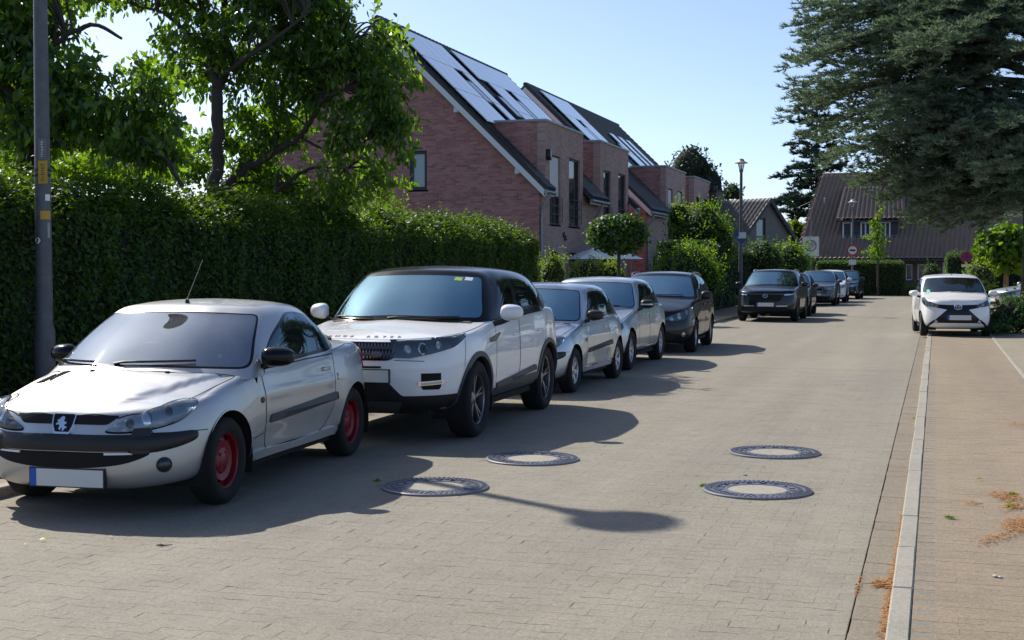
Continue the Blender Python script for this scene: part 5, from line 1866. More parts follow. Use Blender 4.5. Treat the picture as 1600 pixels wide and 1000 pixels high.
def near_car():
    c = car206('silver_coupe', 'silver two-door coupe with red steel wheels, nearest in the kerb row', P206, (CARX1, CARY1, 0), CARR1)
    r = c.root; p = P206
    door_mirror(c, r, 0.90, 0.60, 0.975, M['black_gloss'], 1.0, w=0.23, h=0.165, inset=0.07)
    # door handles
    for s in (1, -1):
        loc, n = c.proj((s * 2, 1.80, 0.80), (-s, 0, 0))
        mb = MB(); mb.box(loc.x - 0.012, loc.x + 0.022 * s if s > 0 else loc.x + 0.012, 1.72, 1.86, 0.785, 0.815, 0, 0.009) if s > 0 else mb.box(loc.x - 0.022, loc.x + 0.012, 1.72, 1.86, 0.785, 0.815, 0, 0.009)
        mb.build('door_handle', M['paint_silver'], c.door, 60)
    # fuel flap seam, wheel arch lips
    mb = MB(); c.seam(mb, [(2, y, z) for y, z in [(q[1], q[2]) for q in disc_pts((2, 2.02, 0.72), 0.012, 10, 0.028, 'x')]], (-1, 0, 0), 0.006, mir=False)
    if mb.v: mb.build('key_hole', M['gap'], r)
    # vents on the bonnet (car's right)
    for k in range(2):
        x0 = -0.62 + k * 0.105
        o = [(x0 - 0.035, -0.06, 3), (x0 + 0.03, -0.06, 3), (x0 + 0.045, 0.10, 3), (x0 - 0.01, 0.10, 3)]
        v = c.plate('bonnet_vent', o, (0, 0, -1), M['gap'], r, 0.003, 0.01, 0.03)
        for j in range(6):
            y = -0.045 + j * 0.025
            l0, n0 = c.proj((x0 - 0.03 + j * .004, y, 3), (0, 0, -1), 0.006); l1, n1 = c.proj((x0 + 0.03 + j * .003, y, 3), (0, 0, -1), 0.006)
            mb = MB(); mb.tube([l0, l1], 0.0045, 5); mb.build('slat', M['plastic'], v)
    # washer jets
    for x in (-0.28, 0.30):
        loc, n = c.proj((x, 0.06, 3), (0, 0, -1), 0.0)
        mb = MB(); mb.box(loc.x - 0.015, loc.x + 0.015, loc.y - 0.012, loc.y + 0.012, loc.z - 0.004, loc.z + 0.012, 0, 0.005)
        mb.build('washer_jet', M['plastic'], r)
    # aerial on the front edge of the roof
    z = c.Zr(0, 0.96)
    mb = MB(); mb.tube([(0.0, 0.96, z - 0.01), (0.0, 0.95, z + 0.03)], [0.022, 0.012], 8); mb.tube([(0.02, 1.15, z + 0.02), (0.22, 1.50, z + 0.46)] if False else [(0.0, 0.95, z + 0.02), (0.0, 1.22, z + 0.33)], [0.005, 0.003], 6)
    mb.build('aerial', M['plastic'], r, 60)
    # tail lamp on the rear corner
    D = Vector((-math.cos(R(50)), -math.sin(R(50)), 0))
    tl = smooth_loop([(0.72, 2.72, 0.90), (0.66, 2.86, 0.92), (0.62, 2.95, 0.84), (0.64, 2.95, 0.74), (0.72, 2.85, 0.72), (0.77, 2.70, 0.80)], 30)
    c.plate('tail_light', tl, D, M['red_lens'], r, 0.006, 0.01, 0.03, mir=True, dome=0.015)
    # small spoiler bar on the boot lid
    mb = MB()
    Q = [(x, 2.62 - 0.12 * (x / 0.6) ** 2, c.Zh(x, 2.62) + 0.005 + 0.04 * (1 - (x / 0.55) ** 4)) for x in np.linspace(-0.55, 0.55, 15)]
    mb.tube(Q, 0.022, 8); mb.build('boot_spoiler', M['plastic_grey'], r, 60)
    mb = MB(); c.seam(mb, [(-0.5, 2.30, 3), (-0.62, 2.5, 3), (-0.66, 2.8, 3)], (0, 0, -1), 0.006, mir=True); c.seam(mb, [(2, 1.98, 0.93), (2, 2.4, 0.97), (2, 2.75, 0.945)], (-1, 0, 0), 0.006, mir=True)
    mb.build('boot_gap', M['gap'], r)
    return c
CARX1, CARY1, CARR1 = -5.395, 8.1, 0.07
car1 = near_car()
# ------------------------------------------------------------------ the other parked cars
KERB_GROUP = 'cars parked along the left kerb'
def hatch(**k):
    """parameters of an ordinary five-door body from a few measures"""
    hw = k['W'] / 2; WB = k['WB']; FO = k['FO']; RO = k['RO']; yr = WB + RO
    zl, zm, zc_ = k['hood']; b0, b1 = k['belt']
    yc, yt = k['cowl'], k['top']; zb = k.get('zb', 0.2)
    yrt, zrt, yrb = k['rtop']
    H = k['H']; ht = k.get('htop', 0.70) * hw
    zmid = k.get('zmax', 0.58)
    p = dict(W=k['W'], WB=WB, FO=FO, RO=RO, wr=k['wr'], rim=k['rim'], tw=k.get('tw', 0.21), wheel=k.get('wheel', 'alloy5'), rim_mat=k.get('rim_mat', M['alloy']),
        arch=k['wr'] + k.get('arch_gap', 0.055), paint=k['paint'], zc_belt=b0, floor_z=k.get('floor', zb),
        zc=[(-FO, zl - 0.05), (-FO + 0.08, zl), (-FO * 0.5, zm), (0.0 if yc > 0.15 else -0.1, (zm + zc_) / 2 + 0.01), (yc, zc_), (yc + 0.6, max(zc_ + 0.01, b0 + 0.02)), (WB * 0.6, (b0 + b1) / 2 + 0.03), (WB, b1 + 0.02), (yr - 0.2, b1), (yr, b1 - 0.06)],
        cr=[(-FO, k.get('crf', 0.08)), (0.0, 0.09), (yc + 0.3, 0.05), (WB * 0.5, 0.035), (yr, 0.05)],
        front=k.get('front', [(0.10, zb), (0.0, zb + 0.10), (0.0, 0.50), (0.03, zl - 0.14), (0.11, 0)]),
        side=[(0.07, zb + 0.02), (0.015, zb + 0.15), (0.0, zmid), (0.02, b0 - 0.16), (0.07, 0)],
        side_front=[(0.06, zb + 0.02), (0.01, zb + 0.14), (0.0, zmid), (0.03, zl - 0.02), (0.10, 0)],
        side_rear=[(0.06, zb + 0.02), (0.01, zb + 0.14), (0.0, zmid + 0.02), (0.02, b1 - 0.16), (0.08, 0)],
        rear=[(0.10, zb + 0.03), (0.0, zb + 0.14), (0.0, 0.55), (0.03, b1 - 0.2), (0.10, 0)],
        ws_base=[(0, yc), (0.55 * hw, yc + 0.055), (0.90 * hw, yc + 0.30)],
        ws_top=[(0, yt), (0.60 * ht, yt + 0.03), (0.97 * ht, yt + 0.13)],
        side_base=[(0.915 * hw, yc + 0.52), (0.92 * hw, WB * 0.55), (0.895 * hw, yrb - 0.55)],
        side_top=[(1.02 * ht, yt + 0.33), (1.05 * ht, WB * 0.58), (0.98 * ht, yrt - 0.30)],
        rw_base=[(0.80 * hw, yrb - 0.12), (0.42 * hw, yrb - 0.02), (0, yrb)],
        rw_top=[(0.86 * ht, yrt - 0.06), (0.5 * ht, yrt), (0, yrt + 0.01)],
        roof=[(yt - 0.1, k.get('ztop', H - 0.06)), (yt + 0.3, H - 0.018), (yt + 0.75, H), ((yt + yrt) / 2 + 0.4, H - 0.02), (yrt + 0.05, zrt)], roof_crown=0.05,
        bonnet=[(0.005, -FO + 0.10), (0.5 * hw, -FO + 0.13), (0.74 * hw, -FO + 0.33), (0.85 * hw, -0.2), (0.88 * hw, 0.2), (0.89 * hw, yc + 0.27), (0.55 * hw, yc + 0.03), (0.005, yc - 0.02)],
        doors=[('front_door', round_poly([(0.62, b0 - 0.01), (0.56, zb + 0.16), (1.42, zb + 0.14), (1.50, b0)], [0.03, 0.12, 0.05, 0.03])),
               ('rear_door', round_poly([(1.52, b0), (1.44, zb + 0.14), (WB - 0.42, zb + 0.15), (WB - 0.22, 0.72), (WB + 0.05, b1 - 0.02)], [0.03, 0.05, 0.15, 0.1, 0.03]))],
        side_glass=[('sg_front', [(2.85, 0.08), (3.93, 0.08), (4.0, 0.43), (3.15, 0.43)], [0.04, 0.03, 0.04, 0.06]),
                    ('sg_rear', [(4.05, 0.08), (5.12, 0.085), (4.98, 0.41), (4.10, 0.43)], [0.03, 0.05, 0.10, 0.04])],
        side_trim=[([(2.72, 0.055), (5.3, 0.055), (5.12, 0.455), (3.0, 0.46)], [0.04, 0.06, 0.12, 0.08])])
    p.update(k.get('over', {}))
    return p

def seamed(c, r, lines):
    mb = MB()
    for pts, d in lines: c.seam(mb, pts, d, 0.006, mir=True)
    if mb.v: mb.build('bumper_gap', M['gap'], r)

def handles(c, ys, z, mat):
    for y in ys:
        for s in (1, -1):
            loc, n = c.proj((s * 2, y, z), (-s, 0, 0))
            if loc is None: continue
            x0, x1 = sorted((loc.x - 0.012 * s, loc.x + 0.024 * s))
            mb = MB(); mb.box(x0, x1, y - 0.09, y + 0.09, z - 0.016, z + 0.016, 0, 0.01)
            mb.build('door_handle', mat, c.root, 60)

def arch_band(c, w, mat, side_sill=None, off=0.012):
    """dark cladding round the wheel arches"""
    p = c.p; Ra = p['arch']
    for yw in (0.0, p['WB']):
        A = np.linspace(-0.42, PI + 0.42, 26)
        o = [(2, yw + (Ra + w) * math.cos(a), p['wr'] * 0.97 + (Ra + w * (1.0 if 0 < a < PI else 1)) * math.sin(a)) for a in A] + [(2, yw + (Ra - 0.004) * math.cos(a), p['wr'] * 0.97 + (Ra - 0.004) * math.sin(a)) for a in A[::-1]]
        c.plate('arch_cladding', o, (-1, 0, 0), mat, c.root, off, 0.03, 0.05, mir=True)

def roof_rails(c, mat, x, y0, y1, h=0.03):
    for s in (1, -1):
        Q = []
        for y in np.linspace(y0, y1, 12):
            loc, n = c.proj((s * x, y, 4), (0, 0, -1), h * (1 if y0 + .1 < y < y1 - .1 else 0.1))
            if loc: Q.append(loc)
        if len(Q) > 2:
            mb = MB(); mb.tube(Q, 0.014, 6); mb.build('roof_rail', mat, c.root, 60)

F_ = (0, 1, 0)
def fr(pts, y=-1.0): return [(x, y, z) for x, z in pts]
def diag(deg): return Vector((-math.sin(R(deg)), math.cos(R(deg)), 0))

# --- white off-roader ------------------------------------------------
def white_suv():
    p = hatch(W=1.90, WB=2.66, FO=0.86, RO=0.835, wr=0.368, rim=0.255, tw=0.235, wheel='alloy10', rim_mat=M['alloy_dark'], paint=M['paint_white'], hood=(0.955, 1.035, 1.115), belt=(1.11, 1.19), H=1.645, cowl=0.22, top=0.90, rtop=(3.05, 1.53, 3.34), htop=0.70, zb=0.27, zmax=0.68, crf=0.06,
        front=[(0.14, 0.28), (0.03, 0.40), (0.0, 0.66), (0.02, 0.82), (0.085, 0)],
        over=dict(cabin_paint=M['black_gloss'], glass_side=M['tinted'], glass_rear=M['tinted'], seat_top=1.26))
    p['paint'] = M['paint_white']
    p['nose'] = 1.15
    p['ws_base'][2] = (0.86 * 0.95, 0.52)
    c = assemble('white_suv', 'white off-road car with black roof and dark alloy wheels behind the silver coupe', p, (-5.075, 12.1, 0), 0.036, KERB_GROUP)
    r = c.root
    # headlights
    D = diag(40)
    hl = [(0.36, -0.84, 0.945), (0.36, -0.84, 0.80), (0.50, -0.80, 0.795), (0.66, -0.70, 0.83), (0.80, -0.52, 0.88), (0.895, -0.28, 0.975), (0.88, -0.28, 0.985), (0.74, -0.58, 0.962), (0.55, -0.76, 0.955)]
    hl = [(x, y, z) for x, y, z in hl]
    a2 = [tuple(q) for q in hl]
    a, b = c.plate('headlight', a2, D, M['reflector_dark'], r, 0.005, 0.012, 0.03, mir=True)
    for (q, rr, m_) in (((0.60, -0.73, 0.876), 0.056, 'chrome'), ((0.60, -0.73, 0.876), 0.040, 'black_gloss'), ((0.49, -0.80, 0.870), 0.042, 'reflector'), ((0.71, -0.62, 0.905), 0.036, 'reflector')):
        l1, l2 = c.plate('lamp_bowl', disc_pts(q, rr, 20), D, M[m_], r, 0.012 if m_ != 'black_gloss' else 0.020, 0.012, 0.014, mir=True, dome=0.01)
        l1.parent = a; l2.parent = b
    l1, l2 = c.plate('lamp_cover', a2, D, M['lens'], r, 0.030, 0.02, 0.03, mir=True)
    l1.parent = a; l2.parent = b
    # grille: frame, mesh and two bars
    g = fr(round_poly([(-0.36, 0.938), (-0.36, 0.80), (-0.30, 0.775), (0.30, 0.775), (0.36, 0.80), (0.36, 0.938)], 0.02))
    gr = c.plate('grille', g, F_, M['black_gloss'], r, 0.008, 0.012, 0.03)
    for (z0, z1) in ((0.875, 0.90), (0.815, 0.84)):
        c.plate('grille_bar', fr([(-0.345, z1), (-0.33, z0), (0.33, z0), (0.345, z1)]), F_, M['plastic_grey'], r, 0.020, 0.012, 0.03).parent = gr
    mb = MB()
    for k in range(22):
        x = -0.33 + k * 0.0314
        for s in (-1, 1):
            l0, _ = c.proj((x, -2, 0.795), F_, 0.011); l1_, _ = c.proj((x + s * 0.03, -2, 0.925), F_, 0.011)
            mb.tube([l0, l1_], 0.004, 4)
    o = mb.build('grille_mesh', M['alloy_dark'], gr); o['kind'] = 'stuff'
    c.plate('maker_oval', disc_pts((0.20, -1, 0.828), 0.052, 22, 0.027), F_, M['alloy_dark'], r, 0.028, 0.02, 0.02)
    # raised letters on the bonnet lip
    for k, ch in enumerate('RANGEROVER'):
        if k < 5: x = -0.40 + k * 0.073
        else: x = 0.06 + (k - 5) * 0.073
        loc, n = c.proj((x, -2, 0.982), F_, 0.004)
        me = text_mesh(ch, 0.052, 0.004, 1.0, 0.0015)
        o = mobj('bonnet_letter', me, M['alloy'], r)
        o.location = loc
        up_ = Vector((0, 0, 1)); nn = n.normalized()
        xax = up_.cross(nn).normalized(); yax = nn.cross(xax)
        o.rotation_euler = Matrix((xax, yax, nn)).transposed().to_euler()
    # bumper slots, fog lamp with bright strip, lower skid
    c.plate('bumper_slot', fr([(-0.16, 0.725), (-0.16, 0.705), (0.24, 0.705), (0.24, 0.725)]), F_, M['gap'], r, 0.003, 0.01, 0.03)
    D3 = diag(26)
    fo = [(0.60, -0.77, 0.66), (0.60, -0.77, 0.535), (0.62, -0.77, 0.51), (0.735, -0.66, 0.51), (0.75, -0.65, 0.535), (0.75, -0.65, 0.66)]
    fa, fb = c.plate('fog_light', fo, D3, M['gap'], r, 0.004, 0.012, 0.03, mir=True)
    st = [(0.575, -0.78, 0.585), (0.575, -0.78, 0.548), (0.76, -0.64, 0.563), (0.77, -0.63, 0.60)]
    l1, l2 = c.plate('bright_strip', st, D3, M['chrome'], r, 0.022, 0.02, 0.03, mir=True); l1.parent = fa; l2.parent = fb
    st2 = [(0.60, -0.77, 0.577), (0.60, -0.77, 0.556), (0.745, -0.655, 0.569), (0.75, -0.65, 0.590)]
    l1, l2 = c.plate('strip_lamp', st2, D3, M['reflector'], r, 0.030, 0.02, 0.03, mir=True); l1.parent = fa; l2.parent = fb
    lowc = fr(round_poly([(-0.94, 0.47), (-0.94, 0.24), (0.94, 0.24), (0.94, 0.47), (0.46, 0.445), (0.30, 0.575), (-0.30, 0.575), (-0.46, 0.445)], [0, 0, 0, 0, 0.05, 0.05, 0.05, 0.05]))
    mid = fr(round_poly([(-0.50, 0.445), (-0.52, 0.27), (0.52, 0.27), (0.50, 0.445), (0.42, 0.455), (0.31, 0.575), (-0.31, 0.575), (-0.42, 0.455)], [0.02] * 8))
    c.plate('lower_bumper', mid, F_, M['plastic'], r, 0.006, 0.012, 0.035)
    sd = [(0.46, -0.86, 0.452), (0.46, -0.86, 0.27), (0.70, -0.72, 0.27), (0.88, -0.42, 0.28), (0.88, -0.42, 0.462), (0.70, -0.70, 0.455)]
    c.plate('lower_bumper', sd, diag(38), M['plastic'], r, 0.007, 0.012, 0.035, mir=True)
    c.plate('skid_plate', fr(round_poly([(-0.42, 0.40), (-0.36, 0.30), (0.36, 0.30), (0.42, 0.40)], 0.03)), F_, M['plastic_grey'], r, 0.016, 0.02, 0.04)
    number_plate(c, r, 0.635, 0.06)
    arch_band(c, 0.045, M['plastic_grey'])
    sill = [(2, y, z) for y, z in round_poly([(0.42, 0.29), (0.46, 0.42), (1.3, 0.455), (2.20, 0.47), (2.24, 0.30)], 0.02)]
    c.plate('sill_cladding', sill, (-1, 0, 0), M['plastic_grey'], r, 0.012, 0.03, 0.05, mir=True)
    ds = [(2, y, z) for y, z in round_poly([(0.62, 0.425), (0.60, 0.47), (2.1, 0.56), (2.16, 0.50)], 0.02)]
    c.plate('side_strip', ds, (-1, 0, 0), M['plastic_grey'], r, 0.016, 0.02, 0.05, mir=True, dome=0.01)
    sv = [(2, y, z) for y, z in round_poly([(0.36, 0.925), (0.40, 0.885), (0.60, 0.895), (0.78, 0.965), (0.74, 0.975), (0.52, 0.945)], 0.01)]
    c.plate('side_vent', sv, (-1, 0, 0), M['black_gloss'], r, 0.005, 0.01, 0.03, mir=True)
    door_mirror(c, r, 1.06, 0.66, 1.175, M['paint_white'], 1.0, w=0.22, h=0.18, inset=0.05)
    handles(c, (1.30, 2.30), 0.93, M['paint_white'])
    wipers(c, r, [((-0.10, 1.12), (0.60, 1.125)), ((-0.72, 1.12), (-0.25, 1.115))])
    # two stickers inside the top corner of the windscreen
    for x, m_ in ((0.40, 'yellow_print'), (0.50, 'white_print')):
        c.plate('windscreen_sticker', [(x, -1, 1.525), (x + 0.075, -1, 1.518), (x + 0.075, -1, 1.488), (x, -1, 1.495)], F_, M[m_], r, 0.002, 0.002, 0.03)
    mb = MB(); c.seam(mb, [(0.36, -1, 0.778), (0.50, -1, 0.775), (0.62, -1, 0.77)], F_, 0.006, mir=True); c.seam(mb, [(2, -0.28, 0.95), (2, -0.36, 0.70)], (-1, 0, 0), 0.006, mir=True)
    mb.build('nose_gap', M['gap'], r)
    return c

# --- silver hatchback of the same make as the coupe -------------------
def silver_hatch():
    p = dict(P206)
    q = hatch(W=1.652, WB=2.442, FO=0.80, RO=0.593, wr=0.295, rim=0.19, tw=0.185, wheel='alloy7', rim_mat=M['alloy'], paint=M['paint_silver_blue'], hood=(0.70, 0.79, 0.95), belt=(0.92, 0.98), H=1.43, cowl=0.15, top=0.90, rtop=(2.55, 1.36, 2.90), htop=0.72)
    for k_ in ('front', 'side', 'side_front', 'side_rear', 'zc', 'cr', 'bonnet', 'keys'): q[k_] = p[k_]
    q['zc'] = [(-0.80, 0.66), (-0.70, 0.70), (-0.45, 0.785), (-0.1, 0.865), (0.2, 0.925), (0.8, 0.945), (1.5, 0.96), (2.4, 1.0), (2.85, 0.98), (3.04, 0.93)]
    q['fn'] = bonnet_creases; q['glass_front'] = M['wind']
    q['doors'] = [('door', round_poly([(0.56, 0.885), (0.60, 0.30), (1.72, 0.30), (1.80, 0.45), (1.84, 0.915)], [0.03, 0.08, 0.15, 0.1, 0.03]))]
    q['interior'] = M['interior_grey']
    c = car206('silver_hatchback', 'silver three-door hatchback with black bumper strip behind the white off-road car', q, (-5.25, 16.88, 0), 0.0, True, 0.8)
    r = c.root
    door_mirror(c, r, 0.90, 0.62, 0.99, M['plastic'], 1.0, w=0.22, h=0.16)
    handles(c, (1.62,), 0.80, M['paint_silver_blue'])
    return c

def blue_silver_hatch():
    p = hatch(W=1.76, WB=2.578, FO=0.88, RO=0.746, wr=0.316, rim=0.21, wheel='alloy9', paint=M['paint_silver_blue'], hood=(0.74, 0.83, 0.985), belt=(0.965, 1.02), H=1.485, cowl=0.26, top=0.98, rtop=(2.75, 1.40, 3.08), htop=0.72, over=dict(glass_front=M['wind']))
    c = assemble('light_silver_hatchback', 'light silver five-door hatchback parked between the three-door hatchback and the black van-like car', p, (-5.46, 20.95, 0), 0.015, KERB_GROUP, 0.7)
    r = c.root
    D = diag(35)
    hl = smooth_loop([(0.44, -0.86, 0.70), (0.44, -0.86, 0.60), (0.56, -0.8, 0.575), (0.70, -0.66, 0.60), (0.77, -0.48, 0.66), (0.775, -0.42, 0.73), (0.70, -0.55, 0.755), (0.56, -0.75, 0.735)], 40)
    a, b = c.plate('headlight', hl, D, M['reflector_dark'], r, 0.004, 0.01, 0.04, mir=True)
    for q_, rr in (((0.62, -0.72, 0.665), 0.07), ((0.50, -0.82, 0.655), 0.055)):
        l1, l2 = c.plate('lamp_bowl', disc_pts(q_, rr, 16), D, M['reflector'], r, 0.010, 0.01, 0.03, mir=True, dome=0.01); l1.parent = a; l2.parent = b
    l1, l2 = c.plate('lamp_cover', hl, D, M['lens'], r, 0.022, 0.02, 0.04, mir=True); l1.parent = a; l2.parent = b
    gr = c.plate('grille', fr(round_poly([(-0.40, 0.70), (-0.30, 0.58), (0.30, 0.58), (0.40, 0.70)], 0.03)), F_, M['black_gloss'], r, 0.004, 0.01, 0.04)
    c.plate('grille_bar', fr([(-0.36, 0.655), (-0.34, 0.635), (0.34, 0.635), (0.36, 0.655)]), F_, M['chrome'], r, 0.014, 0.01, 0.05).parent = gr
    c.plate('maker_roundel', disc_pts((0, -1, 0.645), 0.055, 18), F_, M['chrome'], r, 0.024, 0.02, 0.04)
    c.plate('lower_grille', fr(round_poly([(-0.55, 0.36), (-0.5, 0.26), (0.5, 0.26), (0.55, 0.36)], 0.03)), F_, M['gap'], r, 0.003, 0.01, 0.05)
    sp = [(0.45, -0.86, 0.235), (0.45, -0.86, 0.18), (0.8, -0.5, 0.18), (0.83, -0.38, 0.235)]
    number_plate(c, r, 0.43)
    door_mirror(c, r, 0.965, 0.68, 1.035, M['plastic'], 1.0, w=0.22, h=0.165)
    for s in (1, -1):
        mb = MB(); mb.box(*sorted((s * 0.88, s * 1.07)), 0.565, 0.60, 1.02, 1.04, 0, 0.006); mb.build('mirror_strip', M['white_print'], r)
    handles(c, (1.30, 2.25), 0.86, M['paint_silver_blue'])
    wipers(c, r, [((-0.1, 1.0), (0.55, 1.0))])
    return c

def black_mpv():
    p = hatch(W=1.768, WB=2.578, FO=0.86, RO=0.845, wr=0.32, rim=0.225, wheel='alloy5', paint=M['paint_black'], hood=(0.80, 0.93, 1.06), belt=(1.02, 1.12), H=1.568, cowl=0.12, top=0.98, rtop=(2.85, 1.46, 3.22), htop=0.70, over=dict(glass_rear=M['tinted']))
    c = assemble('black_mpv', 'black tall hatchback with roof rails, fifth in the row from the silver coupe', p, (-5.27, 25.8, 0), 0.05, KERB_GROUP, 0.7)
    r = c.root
    D = diag(35)
    hl = smooth_loop([(0.38, -0.84, 0.66), (0.50, -0.80, 0.625), (0.66, -0.68, 0.65), (0.76, -0.48, 0.74), (0.80, -0.30, 0.86), (0.76, -0.34, 0.865), (0.60, -0.62, 0.79), (0.46, -0.78, 0.72)], 40)
    a, b = c.plate('headlight', hl, D, M['reflector_dark'], r, 0.004, 0.01, 0.04, mir=True)
    for q_, rr in (((0.62, -0.70, 0.715), 0.062), ((0.49, -0.80, 0.672), 0.045), ((0.72, -0.54, 0.775), 0.045)):
        l1, l2 = c.plate('lamp_bowl', disc_pts(q_, rr, 16), D, M['reflector'], r, 0.010, 0.01, 0.03, mir=True, dome=0.01); l1.parent = a; l2.parent = b
    l1, l2 = c.plate('lamp_cover', hl, D, M['lens'], r, 0.022, 0.02, 0.04, mir=True); l1.parent = a; l2.parent = b
    sh = [(-0.28, 0.76), (0.28, 0.76), (0.20, 0.62), (0.10, 0.575), (-0.10, 0.575), (-0.20, 0.62)]
    c.plate('grille_surround', fr(round_poly(sh, 0.04)), F_, M['chrome'], r, 0.006, 0.012, 0.04)
    gr = c.plate('grille', fr(round_poly([(x * 0.86, 0.67 + (z - 0.67) * 0.80) for x, z in sh], 0.03)), F_, M['gap'], r, 0.012, 0.01, 0.04)
    for k in range(7):
        x = -0.18 + k * 0.06
        l0, _ = c.proj((x, -2, 0.735), F_, 0.016); l1_, _ = c.proj((x * 0.8, -2, 0.61), F_, 0.016)
        mb = MB(); mb.tube([l0, l1_], 0.007, 5); mb.build('grille_slat', M['alloy'], gr)
    c.plate('lower_grille', fr(round_poly([(-0.62, 0.38), (-0.52, 0.27), (0.52, 0.27), (0.62, 0.38)], 0.03)), F_, M['gap'], r, 0.003, 0.01, 0.05)
    fa, fb = c.plate('fog_light', disc_pts((0.68, -0.66, 0.365), 0.045, 16), diag(30), M['reflector'], r, 0.005, 0.01, 0.03, mir=True, dome=0.01)
    pl, y = number_plate(c, r, 0.475)
    o = mobj('plate_digit', text_mesh('3', 0.10, 0.001, 1.0, 0.003), M['black_print'], pl)
    o.location = (0.205, y - 0.004, 0.475); o.rotation_euler = (PI / 2, 0, 0)
    door_mirror(c, r, 0.98, 0.62, 1.09, M['plastic'], 1.0, w=0.22, h=0.19)
    handles(c, (1.30, 2.20), 0.90, M['paint_black'])
    roof_rails(c, M['alloy_dark'], 0.60, 1.15, 2.65)
    z = c.Zr(0, 2.6); mb = MB(); mb.tube([(0, 2.6, z - 0.01), (0, 2.62, z + 0.22)], [0.006, 0.003], 5); mb.build('aerial', M['plastic'], r)
    wipers(c, r, [((-0.1, 1.09), (0.55, 1.085))])
    return c

def crossover(name, label, loc, rot, paint_m, q=0.5, lit=True):
    p = hatch(W=1.856, WB=2.675, FO=0.90, RO=0.90, wr=0.345, rim=0.24, wheel='alloy5', rim_mat=M['alloy_dark'], paint=paint_m, hood=(0.93, 1.02, 1.10), belt=(1.06, 1.14), H=1.61, cowl=0.40, top=1.15, rtop=(3.05, 1.50, 3.42), htop=0.70, zb=0.24, zmax=0.66, over=dict(glass_side=M['tinted'], glass_rear=M['tinted']))
    c = assemble(name, label, p, loc, rot, KERB_GROUP, q)
    r = c.root
    D = diag(35)
    hl = [(0.50, -0.84, 0.875), (0.50, -0.84, 0.815), (0.68, -0.72, 0.80), (0.82, -0.50, 0.835), (0.85, -0.36, 0.90), (0.70, -0.68, 0.895)]
    a, b = c.plate('headlight', hl, D, M['reflector_dark'], r, 0.004, 0.01, 0.04, mir=True)
    st = [(0.56, -0.80, 0.835), (0.56, -0.80, 0.805), (0.80, -0.54, 0.825), (0.82, -0.50, 0.86)]
    l1, l2 = c.plate('lamp_strip', st, D, M['chrome'] , r, 0.010, 0.01, 0.04, mir=True); l1.parent = a; l2.parent = b
    gr = c.plate('grille', fr(round_poly([(-0.55, 0.84), (-0.42, 0.63), (0.42, 0.63), (0.55, 0.84)], 0.04)), F_, M['gap'], r, 0.004, 0.01, 0.05)
    c.plate('grille_bar', fr([(-0.50, 0.85), (-0.50, 0.835), (0.50, 0.835), (0.50, 0.85)]), F_, M['alloy_dark'], r, 0.014, 0.01, 0.05).parent = gr
    c.plate('maker_ring', disc_pts((0, -1, 0.79), 0.075, 18, 0.06), F_, M['alloy'], r, 0.016, 0.02, 0.04)
    c.plate('maker_field', disc_pts((0, -1, 0.79), 0.058, 18, 0.044), F_, M['gap'], r, 0.022, 0.02, 0.04)
    zb_ = [(-0.10, 0.795), (0.012, 0.805), (0.0, 0.785), (0.10, 0.79), (-0.012, 0.772), (0.004, 0.79)]
    c.plate('maker_bolt', fr(zb_), F_, M['alloy'], r, 0.026, 0.02, 0.04)
    for s in (1, -1):
        c.plate('chrome_strip', fr([(s * 0.33, 0.50), (s * 0.33, 0.475), (s * 0.62, 0.475), (s * 0.66, 0.50)]), F_, M['alloy'], r, 0.012, 0.012, 0.05)
    c.plate('lower_grille', fr(round_poly([(-0.66, 0.44), (-0.58, 0.33), (0.58, 0.33), (0.66, 0.44)], 0.03)), F_, M['gap'], r, 0.003, 0.01, 0.06)
    number_plate(c, r, 0.53)
    arch_band(c, 0.055, M['plastic'])
    door_mirror(c, r, 1.03, 0.70, 1.13, paint_m, 1.0, w=0.22, h=0.17)
    handles(c, (1.35, 2.30), 0.92, paint_m)
    roof_rails(c, M['alloy'], 0.62, 1.3, 2.9)
    return c

